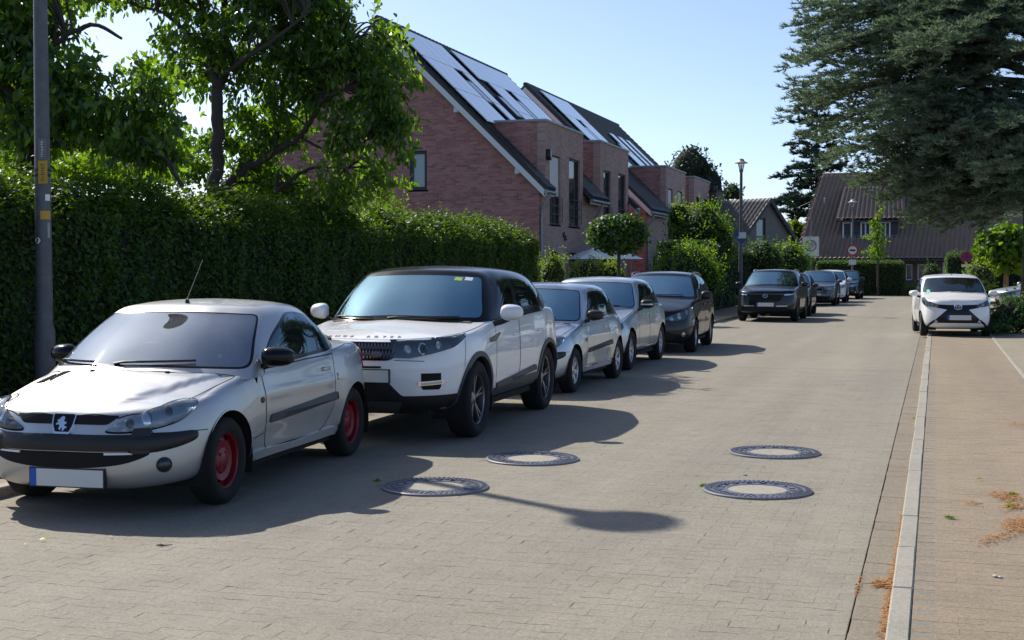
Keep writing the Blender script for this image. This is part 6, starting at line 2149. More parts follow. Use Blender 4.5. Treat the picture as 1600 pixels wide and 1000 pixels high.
def grey_compact():
    p = hatch(W=1.80, WB=2.67, FO=0.85, RO=0.82, wr=0.325, rim=0.225, wheel='alloy5', paint=M['paint_grey'], hood=(0.84, 0.94, 1.04), belt=(1.01, 1.08), H=1.555, cowl=0.28, top=1.05, rtop=(2.95, 1.45, 3.28), htop=0.70)
    c = assemble('grey_car', 'dark grey car with twin oval grille behind the black crossovers', p, (-5.03, 60.3, 0), 0.02, KERB_GROUP, 0.45)
    r = c.root
    D = diag(30)
    hl = [(0.38, -0.82, 0.80), (0.40, -0.82, 0.71), (0.62, -0.70, 0.69), (0.78, -0.45, 0.75), (0.80, -0.38, 0.81), (0.60, -0.72, 0.815)]
    a, b = c.plate('headlight', hl, D, M['reflector'], r, 0.004, 0.01, 0.05, mir=True)
    l1, l2 = c.plate('lamp_cover', hl, D, M['lens'], r, 0.022, 0.02, 0.05, mir=True); l1.parent = a; l2.parent = b
    for s in (1, -1):
        kd = round_poly([(s * 0.03, 0.78), (s * 0.03, 0.635), (s * 0.29, 0.635), (s * 0.33, 0.70), (s * 0.28, 0.785)], 0.05)
        g = c.plate('grille', fr(kd), F_, M['chrome'], r, 0.006, 0.01, 0.05)
        cx = s * 0.175
        c.plate('grille_inset', fr([(cx + (x - cx) * 0.86, 0.71 + (z - 0.71) * 0.84) for x, z in kd]), F_, M['gap'], r, 0.012, 0.01, 0.05).parent = g
    c.plate('maker_roundel', disc_pts((0, -1, 0.835), 0.04, 14), F_, M['white_print'], r, 0.008, 0.02, 0.04)
    c.plate('lower_grille', fr(round_poly([(-0.66, 0.42), (-0.55, 0.28), (0.55, 0.28), (0.66, 0.42)], 0.03)), F_, M['gap'], r, 0.003, 0.01, 0.06)
    number_plate(c, r, 0.50)
    door_mirror(c, r, 0.99, 0.66, 1.07, M['paint_grey'], 1.0, w=0.22, h=0.16)
    return c

def plain_car(name, label, loc, rot, paint_m, H=1.5, W=1.78, group=KERB_GROUP, q=0.45, **kw):
    p = hatch(W=W, WB=2.60, FO=0.86, RO=0.80, wr=0.32, rim=0.215, wheel=kw.pop('wheel', 'alloy7'), paint=paint_m, hood=(0.78 + (H - 1.5), 0.88 + (H - 1.5), 1.0 + (H - 1.5)), belt=(0.97 + (H - 1.5), 1.03 + (H - 1.5)), H=H, cowl=0.30, top=1.05, rtop=(2.8, H - 0.09, 3.2), htop=0.71, over=kw)
    c = assemble(name, label, p, loc, rot, group, q)
    r = c.root; e = H - 1.5
    D = diag(35)
    hl = smooth_loop([(0.42, -0.84, 0.68 + e), (0.46, -0.84, 0.60 + e), (0.64, -0.70, 0.60 + e), (0.78, -0.45, 0.68 + e), (0.79, -0.38, 0.75 + e), (0.62, -0.68, 0.74 + e)], 30)
    a, b = c.plate('headlight', hl, D, M['reflector'], r, 0.004, 0.01, 0.05, mir=True)
    l1, l2 = c.plate('lamp_cover', hl, D, M['lens'], r, 0.022, 0.02, 0.05, mir=True); l1.parent = a; l2.parent = b
    c.plate('grille', fr(round_poly([(-0.36, 0.70 + e), (-0.30, 0.58 + e), (0.30, 0.58 + e), (0.36, 0.70 + e)], 0.03)), F_, M['gap'], r, 0.004, 0.01, 0.05)
    c.plate('lower_grille', fr(round_poly([(-0.6, 0.38), (-0.5, 0.26), (0.5, 0.26), (0.6, 0.38)], 0.03)), F_, M['gap'], r, 0.003, 0.01, 0.06)
    c.plate('fog_light', disc_pts((0.68, -0.66, 0.37), 0.05, 14), diag(30), M['reflector'], r, 0.005, 0.01, 0.03, mir=True, dome=0.01)
    number_plate(c, r, 0.46)
    door_mirror(c, r, W / 2 + 0.085, 0.68, 1.03 + e, paint_m, 1.0, w=0.21, h=0.16)
    handles(c, (1.30, 2.25), 0.86 + e, paint_m)
    return c

def white_small():
    p = hatch(W=1.615, WB=2.34, FO=0.70, RO=0.415, wr=0.285, rim=0.19, tw=0.165, wheel='alloy5', paint=M['paint_white'], hood=(0.86, 0.93, 1.03), belt=(0.98, 1.03), H=1.46, cowl=0.05, top=0.72, rtop=(2.30, 1.36, 2.66), htop=0.76, zb=0.19, zmax=0.58, over=dict(glass_rear=M['tinted'], glass_side=M['tinted'], glass_front=M['sideglass']))
    p['side_base'] = [(0.915 * 0.8075, 0.48), (0.92 * 0.8075, 1.3), (0.9 * 0.8075, 2.0)]
    c = assemble('white_small_car', 'small white city car with black cross-shaped nose, half on the right pavement', p, (0.42, 33.15, 0.03), 0.085, None, 0.6)
    r = c.root
    D = diag(32)
    # dark cross: two arms from the emblem to the lamps, trapezium below
    cen = fr([(-0.16, 0.735), (-0.24, 0.64), (-0.52, 0.38), (-0.50, 0.335), (0.50, 0.335), (0.52, 0.38), (0.24, 0.64), (0.16, 0.735), (0.10, 0.745), (-0.10, 0.745)])
    c.plate('nose_panel', cen, F_, M['black_gloss'], r, 0.005, 0.012, 0.03)
    arm = [(0.08, -0.70, 0.745), (0.10, -0.70, 0.665), (0.24, -0.69, 0.64), (0.46, -0.62, 0.685), (0.50, -0.60, 0.76), (0.30, -0.67, 0.752)]
    c.plate('nose_arm', arm, diag(12), M['black_gloss'], r, 0.006, 0.012, 0.03, mir=True)
    hl = [(0.40, -0.64, 0.70), (0.56, -0.54, 0.70), (0.68, -0.40, 0.72), (0.735, -0.22, 0.80), (0.745, -0.10, 0.90), (0.70, -0.18, 0.90), (0.58, -0.44, 0.82), (0.44, -0.60, 0.762)]
    a, b = c.plate('headlight', hl, D, M['reflector_dark'], r, 0.008, 0.012, 0.03, mir=True)
    l1, l2 = c.plate('lamp_bowl', disc_pts((0.56, -0.55, 0.755), 0.042, 16), D, M['reflector'], r, 0.014, 0.012, 0.02, mir=True, dome=0.01); l1.parent = a; l2.parent = b
    o1 = c.plate('indicator', disc_pts((-0.48, -0.60, 0.735), 0.036, 14, 0.03), diag(-32), M['orange_lens'], r, 0.014, 0.012, 0.02, dome=0.01); o1.parent = b
    l1, l2 = c.plate('lamp_cover', hl, D, M['lens'], r, 0.030, 0.02, 0.03, mir=True); l1.parent = a; l2.parent = b
    # lower legs of the cross
    leg = [(0.44, -0.63, 0.42), (0.52, -0.60, 0.40), (0.72, -0.40, 0.225), (0.685, -0.44, 0.215), (0.50, -0.60, 0.345)]
    c.plate('nose_arm', leg, diag(28), M['black_gloss'], r, 0.006, 0.012, 0.03, mir=True)
    for q in (1,):
        l1, l2 = c.plate('fog_light', disc_pts((0.47, -0.63, 0.36), 0.038, 14), diag(20), M['reflector'], r, 0.012, 0.02, 0.02, mir=True, dome=0.012)
    # emblem: three ovals
    for (cx, cz, rx, rz_) in ((0, 0.70, 0.085, 0.058), ):
        for k, (sx, sz, ox, oz) in enumerate(((1, 1, 0, 0), (0.36, 0.92, 0, -0.002), (0.80, 0.38, 0, 0.026))):
            pts = []
            for t in np.linspace(0, 2 * PI, 25):
                loc, n = c.proj((cx + ox + rx * sx * math.cos(t), -2, cz + oz + rz_ * sz * math.sin(t)), F_, 0.022)
                pts.append(loc)
            mb = MB(); mb.tube(pts, 0.009 if k == 0 else 0.007, 6, caps=False); mb.build('oval_emblem', M['chrome'], r, 60)
    number_plate(c, r, 0.46, 0.03)
    door_mirror(c, r, 0.90, 0.44, 1.0, M['paint_white'], 1.0, w=0.22, h=0.16)
    wipers(c, r, [((-0.1, 1.05), (0.5, 1.05))])
    c.plate('windscreen_sticker', disc_pts((-0.58, -1, 1.05), 0.04, 14), F_, M['plate_sticker'], r, 0.002, 0.002, 0.03)
    z = c.Zr(0, 0.85); mb = MB(); mb.tube([(0, 0.85, z - 0.01), (0, 0.9, z + 0.03)], [0.015, 0.008], 6); mb.build('aerial', M['plastic'], r)
    return c
M['plate_sticker'] = simple('green_sticker', (0.05, 0.5, 0.35), 0.5)

car2 = white_suv()
car3 = silver_hatch()
car4 = blue_silver_hatch()
car5 = black_mpv()
car6 = crossover('black_crossover', 'black crossover with bright lamp strip, foremost of the group by the far street lamp', (-4.93, 41.9, 0), 0.0, M['paint_black'])
car7 = plain_car('dark_car', 'dark car half hidden directly behind the black crossover', (-4.95, 46.9, 0), 0.02, M['paint_darkblue'], 1.50)
car8 = grey_compact()
car9 = plain_car('white_car', 'white car squeezed between the dark grey car and the last dark car', (-4.95, 66.0, 0), 0.02, M['paint_white'], 1.58)
car10 = plain_car('dark_blue_car', 'dark blue car last in the row by the clipped hedge', (-4.75, 73.6, 0), -0.02, M['paint_darkblue'], 1.56)
car11 = white_small()
car12 = plain_car('silver_car', 'light silver car nosing out of a drive behind the right-hand shrub', (2.75, 52.6, 0.02), -PI / 2 + 0.42, M['paint_silver_blue'], 1.50, group='cars standing on the right')
car11.root['group'] = 'cars standing on the right'
# ------------------------------------------------------------------ foliage
def mat_leaf(name, c1, c2, trans=0.45, rough=0.5, transcol=(1.6, 2.0, 0.5), gloss=0.5):
    t = NT(name)
    g = t.new('ShaderNodeNewGeometry'); oi = t.new('ShaderNodeObjectInfo')
    rnd = t.math('FRACT', t.math('ADD', g.outputs['Random Per Island'], oi.outputs['Random']))
    n = t.noise(g.outputs['Position'], 0.9, 3, 0.6)
    f = t.math('ADD', t.math('MULTIPLY', rnd, 0.6), t.math('MULTIPLY', n, 0.4))
    c = t.ramp(f, [(0.15, c1), (0.8, c2)])
    t.set(Base_Color=c, Roughness=rough, IOR=1.45)
    t.b.inputs['Specular IOR Level'].default_value = gloss
    tr = t.new('ShaderNodeBsdfTranslucent')
    t.l(t.mix(1.0, c, transcol, 'MULTIPLY'), tr.inputs[0])
    mx = t.new('ShaderNodeMixShader'); mx.inputs[0].default_value = trans
    t.l(t.b.outputs[0], mx.inputs[1]); t.l(tr.outputs[0], mx.inputs[2]); t.l(mx.outputs[0], t.out.inputs['Surface'])
    return t.m
M['leaf_cherry'] = mat_leaf('cherry_leaf', (0.035, 0.08, 0.026), (0.085, 0.16, 0.032), 0.55, 0.34, (3.4, 3.1, 0.3), 0.7)
M['leaf_hedge'] = mat_leaf('hedge_leaf', (0.022, 0.05, 0.014), (0.065, 0.125, 0.022), 0.37, 0.5, (3.0, 2.8, 0.35), 0.3)
M['leaf_bright'] = mat_leaf('bright_leaf', (0.055, 0.13, 0.018), (0.13, 0.22, 0.03), 0.5, 0.5, (2.5, 2.3, 0.35), 0.3)
M['leaf_lime'] = mat_leaf('lime_leaf', (0.09, 0.17, 0.025), (0.18, 0.27, 0.05), 0.5, 0.5, (2.2, 2.0, 0.4), 0.3)
M['leaf_mid'] = mat_leaf('mid_leaf', (0.03, 0.075, 0.018), (0.07, 0.13, 0.03), 0.38, 0.5, (1.9, 2.0, 0.5))
M['leaf_dark'] = mat_leaf('dark_leaf', (0.014, 0.036, 0.014), (0.032, 0.07, 0.022), 0.30, 0.5, (2.0, 2.2, 0.6))
M['needle_blue'] = mat_leaf('blue_green_needle', (0.085, 0.13, 0.085), (0.19, 0.25, 0.17), 0.3, 0.6, (1.2, 1.3, 0.9), 0.3)
M['needle_dark'] = mat_leaf('dark_needle', (0.02, 0.042, 0.032), (0.05, 0.085, 0.065), 0.18, 0.6, (1.2, 1.3, 0.8), 0.3)
def mat_bark(name, c1, c2):
    t = NT(name); v = t.coord('Object', (6, 6, 1.5)); n = t.noise(v, 3, 6, 0.7)
    t.set(Base_Color=t.mix(n, c1, c2), Roughness=0.9); t.l(t.bump(n, 0.8, 0.03), t.b.inputs['Normal']); return t.m
M['bark'] = mat_bark('bark', (0.03, 0.024, 0.018), (0.085, 0.07, 0.055))
M['bark_warm'] = mat_bark('warm_bark', (0.22, 0.13, 0.07), (0.32, 0.20, 0.11))
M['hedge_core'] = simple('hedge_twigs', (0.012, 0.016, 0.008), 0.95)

def unit(a): return a / np.maximum(np.linalg.norm(a, axis=-1, keepdims=True), 1e-9)
def rand_dirs(rg, n): return unit(rg.normal(size=(n, 3)))

def leaf_arrays(c, d, nrm, L, Wd, fold=0.15, kind='diamond'):
    """c centre, d axis, nrm face direction; returns verts, tris"""
    n = len(c)
    d = unit(d); s = unit(np.cross(d, nrm)); m = np.cross(s, d)
    L = np.broadcast_to(np.asarray(L, float), (n,))[:, None]; Wd = np.broadcast_to(np.asarray(Wd, float), (n,))[:, None]
    if kind == 'diamond':
        P = [c - d * L / 2, c + s * Wd / 2 + m * fold * Wd, c + d * L / 2, c - s * Wd / 2 + m * fold * Wd]
        T = [(0, 1, 2), (0, 2, 3)]
    elif kind == 'leaf':
        P = [c - d * L * .5, c - d * L * .12 + s * Wd * .5 + m * fold * Wd, c + d * L * .22 + s * Wd * .38 + m * fold * Wd * .6, c + d * L * .5 - m * fold * Wd * 0.8, c + d * L * .22 - s * Wd * .38 + m * fold * Wd * .6, c - d * L * .12 - s * Wd * .5 + m * fold * Wd]
        T = [(0, 1, 5), (1, 2, 5), (2, 4, 5), (2, 3, 4)]
    else:   # needle: one thin triangle
        P = [c - s * Wd / 2, c + s * Wd / 2, c + d * L]
        T = [(0, 1, 2)]
    k = len(P)
    V = np.stack(P, 1).reshape(-1, 3)
    F = (np.arange(n)[:, None, None] * k + np.array(T)[None]).reshape(-1, 3)
    return V, F
def leaves_obj(name, V, F, mat, parent, off=(0, 0, 0)):
    me = mesh_from(V - np.array(off), F, False, name)
    o = mobj(name, me, mat, parent); o['kind'] = 'stuff'
    return o

def blob_points(rg, blobs, n, shell=0.45):
    vol = np.array([b[1][0] * b[1][1] + b[1][1] * b[1][2] + b[1][0] * b[1][2] for b in blobs]); vol = vol / vol.sum()
    idx = rg.choice(len(blobs), n, p=vol)
    C = np.array([b[0] for b in blobs])[idx]; Rr = np.array([b[1] for b in blobs])[idx]
    d = rand_dirs(rg, n)
    r = 1 - np.abs(rg.normal(size=(n, 1))) * shell * 0.5
    r = np.clip(r, 0.05, 1.12)
    wob = 1 + 0.16 * np.sin(d[:, :1] * 7 + C[:, :1]) * np.cos(d[:, 1:2] * 6 + C[:, 1:2]) + 0.10 * np.sin(d[:, 2:] * 11)
    return C + d * Rr * r * wob, d

def bush(name, label, cat, blobs, n, L, Wd, mat, base, group=None, seed=1, up=0.5, core=True, kind='diamond', stem=None, corescale=0.78, shell=0.45, tufts=0):
    """shrub: leaf cloud over dark twigs; base is where it stands"""
    rg = np.random.default_rng(seed)
    t = thing(name, label, cat, base, 0, group)
    P, d = blob_points(rg, blobs, n, shell)
    nrm = unit(d * 0.6 + np.array([0, 0, up]) + rg.normal(size=d.shape) * 0.6)
    ax = unit(np.cross(nrm, rand_dirs(rg, n)) + np.array([0, 0, 0.1]))
    sc = rg.uniform(0.7, 1.25, n)
    V, F = leaf_arrays(P, ax, nrm, L * sc, Wd * sc, 0.12, kind)
    vs, fs = [V], [F]
    if tufts:   # shoots standing out of the outline
        k = tufts
        C, dd_ = blob_points(rg, blobs, k, 0.05)
        keep = dd_[:, 2] > -0.1; C = C[keep]; dd_ = dd_[keep]
        for j in range(10):
            f = j / 9
            ln = rg.uniform(0.12, 0.45, (len(C), 1))
            p = C + unit(dd_ * 0.5 + np.array([0, 0, 0.8])) * ln * f + rg.normal(size=C.shape) * 0.02
            nn = rand_dirs(rg, len(C))
            v2, f2 = leaf_arrays(p, unit(rg.normal(size=C.shape) + np.array([0, 0, 0.6])), nn, L * 0.9, Wd * 0.9, 0.1, kind)
            fs.append(f2 + sum(len(q) for q in vs)); vs.append(v2)
    leaves_obj('foliage', np.concatenate(vs), np.concatenate(fs), mat, t, base)
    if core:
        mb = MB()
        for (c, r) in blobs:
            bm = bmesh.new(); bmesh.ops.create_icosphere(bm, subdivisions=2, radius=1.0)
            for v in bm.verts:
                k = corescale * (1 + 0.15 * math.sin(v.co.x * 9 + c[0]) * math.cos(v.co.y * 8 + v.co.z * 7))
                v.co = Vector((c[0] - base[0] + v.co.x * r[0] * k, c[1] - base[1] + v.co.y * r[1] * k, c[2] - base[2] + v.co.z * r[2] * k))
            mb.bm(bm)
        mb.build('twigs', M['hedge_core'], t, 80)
    if stem:
        mb = MB(); mb.tube([tuple(np.array(q) - np.array(base)) for q in stem[0]], stem[1], 8); mb.build('trunk', stem[2] if len(stem) > 2 else M['bark'], t, 60)
    return t

def hedge(name, label, x0, x1, y0, y1, z1, dens, L, Wd, mat, seed=3, faces=('+x', '+y', '-y', 'top'), group=None, wob=0.05, fade=None, crest=0.0, dome=0.0):
    """clipped hedge: twig core and leaf skin with an uneven trim"""
    rg = np.random.default_rng(seed)
    t = thing(name, label, 'hedge', ((x0 + x1) / 2, (y0 + y1) / 2, 0), 0, group)
    off = np.array([(x0 + x1) / 2, (y0 + y1) / 2, 0])
    Ps = []; Ns = []
    def add(n, fn, nn):
        a, b = rg.random(n), rg.random(n)
        p = fn(a, b); Ps.append(p); Ns.append(np.broadcast_to(np.array(nn, float), p.shape))
    dx, dy = x1 - x0, y1 - y0
    zf = z1 - dome
    if '+x' in faces: add(int(dens * dy * zf), lambda a, b: np.stack([np.full_like(a, x1), y0 + a * dy, b * zf], 1), (1, 0, 0))
    if '-x' in faces: add(int(dens * dy * z1), lambda a, b: np.stack([np.full_like(a, x0), y0 + a * dy, b * z1], 1), (-1, 0, 0))
    if 'top' in faces: add(int(dens * dx * dy * 1.2), lambda a, b: np.stack([x0 + a * dx, y0 + b * dy, np.full_like(a, z1)], 1), (0, 0, 1))
    if '-y' in faces: add(int(dens * dx * z1), lambda a, b: np.stack([x0 + a * dx, np.full_like(a, y0), b * z1], 1), (0, -1, 0))
    if '+y' in faces: add(int(dens * dx * z1), lambda a, b: np.stack([x0 + a * dx, np.full_like(a, y1), b * z1], 1), (0, 1, 0))
    P = np.concatenate(Ps); N = np.concatenate(Ns)
    n = len(P)
    ph = np.sin(P[:, 1] * 2.1 + P[:, 2] * 1.7) * 0.5 + np.sin(P[:, 1] * 5.3 - P[:, 2] * 4.1 + P[:, 0] * 3) * 0.35 + np.sin(P[:, 0] * 6 + P[:, 1] * 9.7) * 0.25
    d = ph * wob + rg.normal(size=n) * 0.035 - np.abs(rg.normal(size=n)) * 0.05
    # round the top edges
    rd = 0.42 if wob > 0.055 else 0.22
    ez = np.clip((P[:, 2] - (z1 - rd)) / rd, 0, 1)
    d2 = np.where(np.abs(N[:, 2]) < 0.5, -ez ** 1.6 * rd * 0.75, 0)
    ex = np.clip(1 - np.minimum(np.abs(P[:, 0] - x1), np.abs(P[:, 0] - x0)) / rd, 0, 1)
    d2 = d2 + np.where(N[:, 2] > 0.5, -ex ** 1.6 * rd * 0.5, 0)
    if dome > 0:
        e = np.clip(1 - (x1 - P[:, 0]) / 0.95, 0, 1)
        d2 = np.where(N[:, 2] > 0.5, -dome * e ** 1.7, np.where(np.abs(N[:, 0]) > 0.5, 0, d2))
        cut_ = (np.abs(N[:, 1]) > 0.5) & (P[:, 2] > z1 - dome * e ** 1.7); P[cut_, 2] = z1 - dome * e[cut_] ** 1.7
        d = d * (1 + 0.8 * (N[:, 2] > 0.5))
    if crest > 0:   # young shoots above the trim line
        up = (N[:, 2] > 0.5) & (rg.random(n) < 0.35)
        d = d + np.where(up, rg.random(n) ** 2 * crest, 0)
    P = P + N * (d + d2)[:, None]
    nrm = unit(N * 0.7 + np.array([0, 0, 0.45]) + rg.normal(size=P.shape) * 0.55)
    ax = unit(np.cross(nrm, rand_dirs(rg, n)))
    sc = rg.uniform(0.7, 1.3, n)
    V, F = leaf_arrays(P, ax, nrm, L * sc, Wd * sc, 0.12)
    leaves_obj('foliage', V, F, mat, t, off)
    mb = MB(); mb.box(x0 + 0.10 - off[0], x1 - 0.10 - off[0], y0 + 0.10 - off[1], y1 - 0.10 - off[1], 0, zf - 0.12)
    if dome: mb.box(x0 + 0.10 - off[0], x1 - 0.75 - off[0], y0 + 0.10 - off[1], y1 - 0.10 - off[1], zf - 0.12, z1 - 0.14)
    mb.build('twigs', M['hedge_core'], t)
    return t

# ------------------------------------------------------------------ long hedge on the left
HX = -10.02; HT = 2.62
hend = at_x(843, 400, HX).y
hedge('long_hedge', 'long dark clipped hedge along the left pavement, sunlit along its top', HX - 1.25, HX, 9.0, hend, HT + 0.10, 1050, 0.085, 0.045, M['leaf_hedge'], 3, ('+x', '+y', 'top'), None, 0.085, None, 0.24, 0.42)

# ------------------------------------------------------------------ broad-leaved garden trees
def cherry(label, limbs, blobs, nclump, per, seed, mat, L=0.16, Wd=0.066, singles=300, group='garden trees behind the long hedge'):
    """limbs: list of (points, r0, r1); first limb is the trunk"""
    rg = np.random.default_rng(seed); rn = random.Random(seed)
    base = limbs[0][0][0]
    t = thing('cherry_tree', label, 'tree', base, 0, group)
    B = np.array(base)
    nodes = []; 
    tr = MB()
    for k, (pts, r0, r1) in enumerate(limbs):
        q = smooth_loop([tuple(p) for p in pts], 8 * (len(pts) - 1), False)
        rr = np.linspace(r0, r1, len(q))
        q2 = [np.array(p) + rg.normal(size=3) * rr[i] * 0.25 for i, p in enumerate(q)]
        if k == 0:
            mb = MB(); mb.tube([p - B for p in q2], list(rr), 12); mb.build('trunk', M['bark'], t, 70)
        else: tr.tube([p - B for p in q2], list(rr), 8)
        for p, r in zip(q2, rr): nodes.append((p, r))
    NP = np.array([n[0] for n in nodes])
    C, dd_ = blob_points(rg, blobs, nclump, 0.75)
    twig = MB()
    P = []; AX = []; NN = []
    for c in C:
        dist = np.linalg.norm(NP - c, axis=1) + np.clip(NP[:, 2] - c[2], 0, 9) * 1.0
        s = NP[np.argmin(dist)]
        mid = (s + c) / 2 + np.array([0, 0, 0.12 * np.linalg.norm(c - s)]) + rg.normal(size=3) * 0.08
        q = smooth_loop([tuple(s), tuple(mid), tuple(c)], 8, False)
        twig.tube([np.array(p) - B for p in q], list(np.linspace(0.022, 0.007, len(q))), 5, caps=False)
        out = unit(c - s + rg.normal(size=3) * 0.2)
        m = 4
        for j in range(m):
            dr = unit(out * 0.6 + rg.normal(size=3) * 0.65 + np.array([0, 0, -0.12]))
            ln = rg.uniform(0.3, 0.62)
            e = c + dr * ln + np.array([0, 0, -0.10 * ln])
            twig.tube([c - B, (c + e) / 2 - B + np.array([0, 0, 0.03]), e - B], [0.006, 0.004, 0.002], 3, caps=False)
            k = per // m
            f = rg.random((k, 1)) ** 0.8
            side = rg.normal(size=(k, 3)) * 0.07
            p = c + (e - c) * f + side + np.array([0, 0, -0.05])
            ax = unit(dr * 0.45 + rg.normal(size=(k, 3)) * 0.45 + np.array([0, 0, -0.75]))
            P.append(p); AX.append(ax); NN.append(unit(rg.normal(size=(k, 3)) * 0.7 + np.array([0, 0, 0.35])))
    tr.build('branch', M['bark'], t, 70); twig.build('twigs', M['bark'], t)['kind'] = 'stuff'
    P = np.concatenate(P); AX = np.concatenate(AX); NN = np.concatenate(NN)
    n = len(P); sc = rg.uniform(0.7, 1.2, n)
    # the leaves that show largest are objects of their own
    cm = np.array(cam.rotation_euler.to_matrix().transposed())
    q = (P - np.array([0, 0, 1.61])) @ cm.T
    sx = 800 + 2100 * q[:, 0] / -q[:, 2]; sy = 500 - 2100 * q[:, 1] / -q[:, 2]
    vis = (q[:, 2] < -1) & (sx > 0) & (sx < 1600) & (sy > 0) & (sy < 420)
    score = np.where(vis, sc / -q[:, 2], 0)
    top = np.argsort(-score)[:singles]
    top = top[score[top] > 0]
    single = np.zeros(n, bool); single[top] = True
    V, F = leaf_arrays(P[~single], AX[~single], NN[~single], L * sc[~single], Wd * sc[~single], 0.14, 'leaf')
    leaves_obj('foliage', V, F, mat, t, base)
    v1, f1 = leaf_arrays(np.zeros((1, 3)), np.array([[0, 1.0, 0]]), np.array([[0, 0, 1.0]]), L, Wd, 0.14, 'leaf')
    lm = mesh_from(v1, f1, False, 'leaf'); lm.materials.append(mat)
    for i in top:
        d = unit(AX[i]); s = unit(np.cross(d, NN[i])); m = np.cross(s, d)
        o = bpy.data.objects.new('leaf', lm); COL.objects.link(o); o.parent = t
        k = sc[i]
        o.matrix_local = Matrix(((s[0] * k, d[0] * k, m[0] * k, P[i][0] - B[0]), (s[1] * k, d[1] * k, m[1] * k, P[i][1] - B[1]), (s[2] * k, d[2] * k, m[2] * k, P[i][2] - B[2]), (0, 0, 0, 1)))
    return t
def pp(px, py, Y): return tuple(at_y(px, py, Y))
def blob(px, py, Y, rpx, rpy, ry=None):
    c = at_y(px, py, Y); k = c.y / 2000.0
    return (tuple(c), (rpx * k, ry if ry else rpx * k, rpy * k))
# upright tree with a straight dark trunk
YA = 22.0
b0 = at_y(338, 420, YA)
cherry('garden tree with a straight dark trunk rising behind the hedge', [
    ([(b0.x, YA, 0), pp(338, 300, YA), pp(340, 220, YA), pp(338, 140, YA)], 0.125, 0.105),
    ([pp(338, 140, YA), pp(322, 60, YA), pp(310, -30, YA), pp(300, -120, YA)], 0.075, 0.05),
    ([pp(340, 140, YA), pp(352, 60, YA + .2), pp(350, -40, YA + .3), pp(345, -130, YA)], 0.085, 0.05),
    ([pp(345, 120, YA), pp(385, 90, YA - .3), pp(430, 60, YA - .6), pp(480, 20, YA - .6)], 0.05, 0.025),
    ([pp(322, 70, YA), pp(290, 50, YA - .3), pp(255, 20, YA - .6), pp(215, 10, YA - .8)], 0.05, 0.02),
    ([pp(312, 20, YA), pp(270, -20, YA + .3), pp(240, -60, YA + .3)], 0.04, 0.02)],
    [blob(300, 40, YA, 70, 75), blob(390, 45, YA, 75, 70), blob(450, 0, YA, 70, 60), blob(235, -30, YA - .6, 80, 35), blob(330, 100, YA + .4, 80, 60), blob(280, -60, YA, 130, 60), blob(420, -60, YA, 100, 60), blob(345, 215, YA + .5, 30, 30), blob(150, -15, YA - .5, 60, 20)],
    180, 58, 11, M['leaf_cherry'])
# spreading tree with a forked low branch
YB = 22.6
b0 = at_y(352, 420, YB)
cherry('spreading garden tree with a low forked limb, in front of the brick gable', [
    ([(b0.x, YB, 0), pp(352, 320, YB), pp(356, 288, YB), pp(385, 262, YB)], 0.12, 0.085),
    ([pp(385, 262, YB), pp(425, 240, YB), pp(465, 215, YB), pp(492, 180, YB - .2), pp(505, 155, YB - .3), pp(540, 140, YB - .3)], 0.075, 0.03),
    ([pp(430, 300, YB), pp(460, 278, YB), pp(490, 262, YB), pp(545, 262, YB)], 0.05, 0.02),
    ([pp(400, 255, YB), pp(430, 225, YB + .4), pp(420, 190, YB + .5)], 0.04, 0.02),
    ([pp(500, 160, YB - .3), pp(520, 110, YB), pp(545, 60, YB)], 0.04, 0.015),
    ([pp(470, 215, YB), pp(530, 240, YB), pp(580, 215, YB)], 0.03, 0.012),
    ([pp(445, 100, YB), pp(450, 60, YB), pp(470, 10, YB)], 0.045, 0.02), ([pp(425, 240, YB), pp(440, 170, YB + .3), pp(445, 100, YB)], 0.06, 0.045)],
    [blob(560, 70, YB, 65, 55), blob(590, 130, YB - .2, 50, 60), blob(605, 195, YB - .2, 32, 60), blob(500, 95, YB, 75, 70), blob(455, 140, YB, 60, 60), blob(560, 180, YB, 50, 45), blob(520, 285, YB, 42, 26), blob(540, 225, YB, 40, 30), blob(420, 190, YB + .4, 55, 45), blob(480, 10, YB, 75, 45), blob(400, 250, YB + .6, 40, 25), blob(590, 270, YB, 28, 22), blob(460, 285, YB + .8, 60, 20)],
    220, 58, 12, M['leaf_cherry'])
# leftmost tree hanging over the lamp post
YC = 16.6
b0 = at_y(28, 420, YC)
cherry('leftmost garden tree, its drooping boughs behind the tall lamp post', [
    ([(b0.x, YC, 0), pp(40, 300, YC), pp(38, 240, YC), pp(20, 150, YC)], 0.15, 0.11),
    ([pp(38, 240, YC), pp(100, 225, YC), pp(180, 215, YC), pp(240, 230, YC), pp(285, 290, YC)], 0.05, 0.03),
    ([pp(20, 150, YC), pp(70, 80, YC), pp(140, 40, YC), pp(190, 60, YC)], 0.06, 0.02),
    ([pp(20, 150, YC), pp(-40, 50, YC), pp(-60, -60, YC)], 0.08, 0.04),
    ([pp(60, 230, YC), pp(130, 180, YC), pp(190, 160, YC), pp(240, 150, YC)], 0.04, 0.015)],
    [blob(40, 40, YC, 80, 60), blob(110, 135, YC, 75, 45), blob(200, 175, YC, 60, 45), blob(90, 190, YC, 80, 45), blob(0, 130, YC, 60, 70), blob(20, -30, YC, 110, 50), blob(245, 120, YC + .2, 38, 40), blob(215, 225, YC, 50, 30), blob(30, 215, YC, 60, 40), blob(270, 195, YC, 30, 40)],
    185, 54, 13, M['leaf_cherry'])
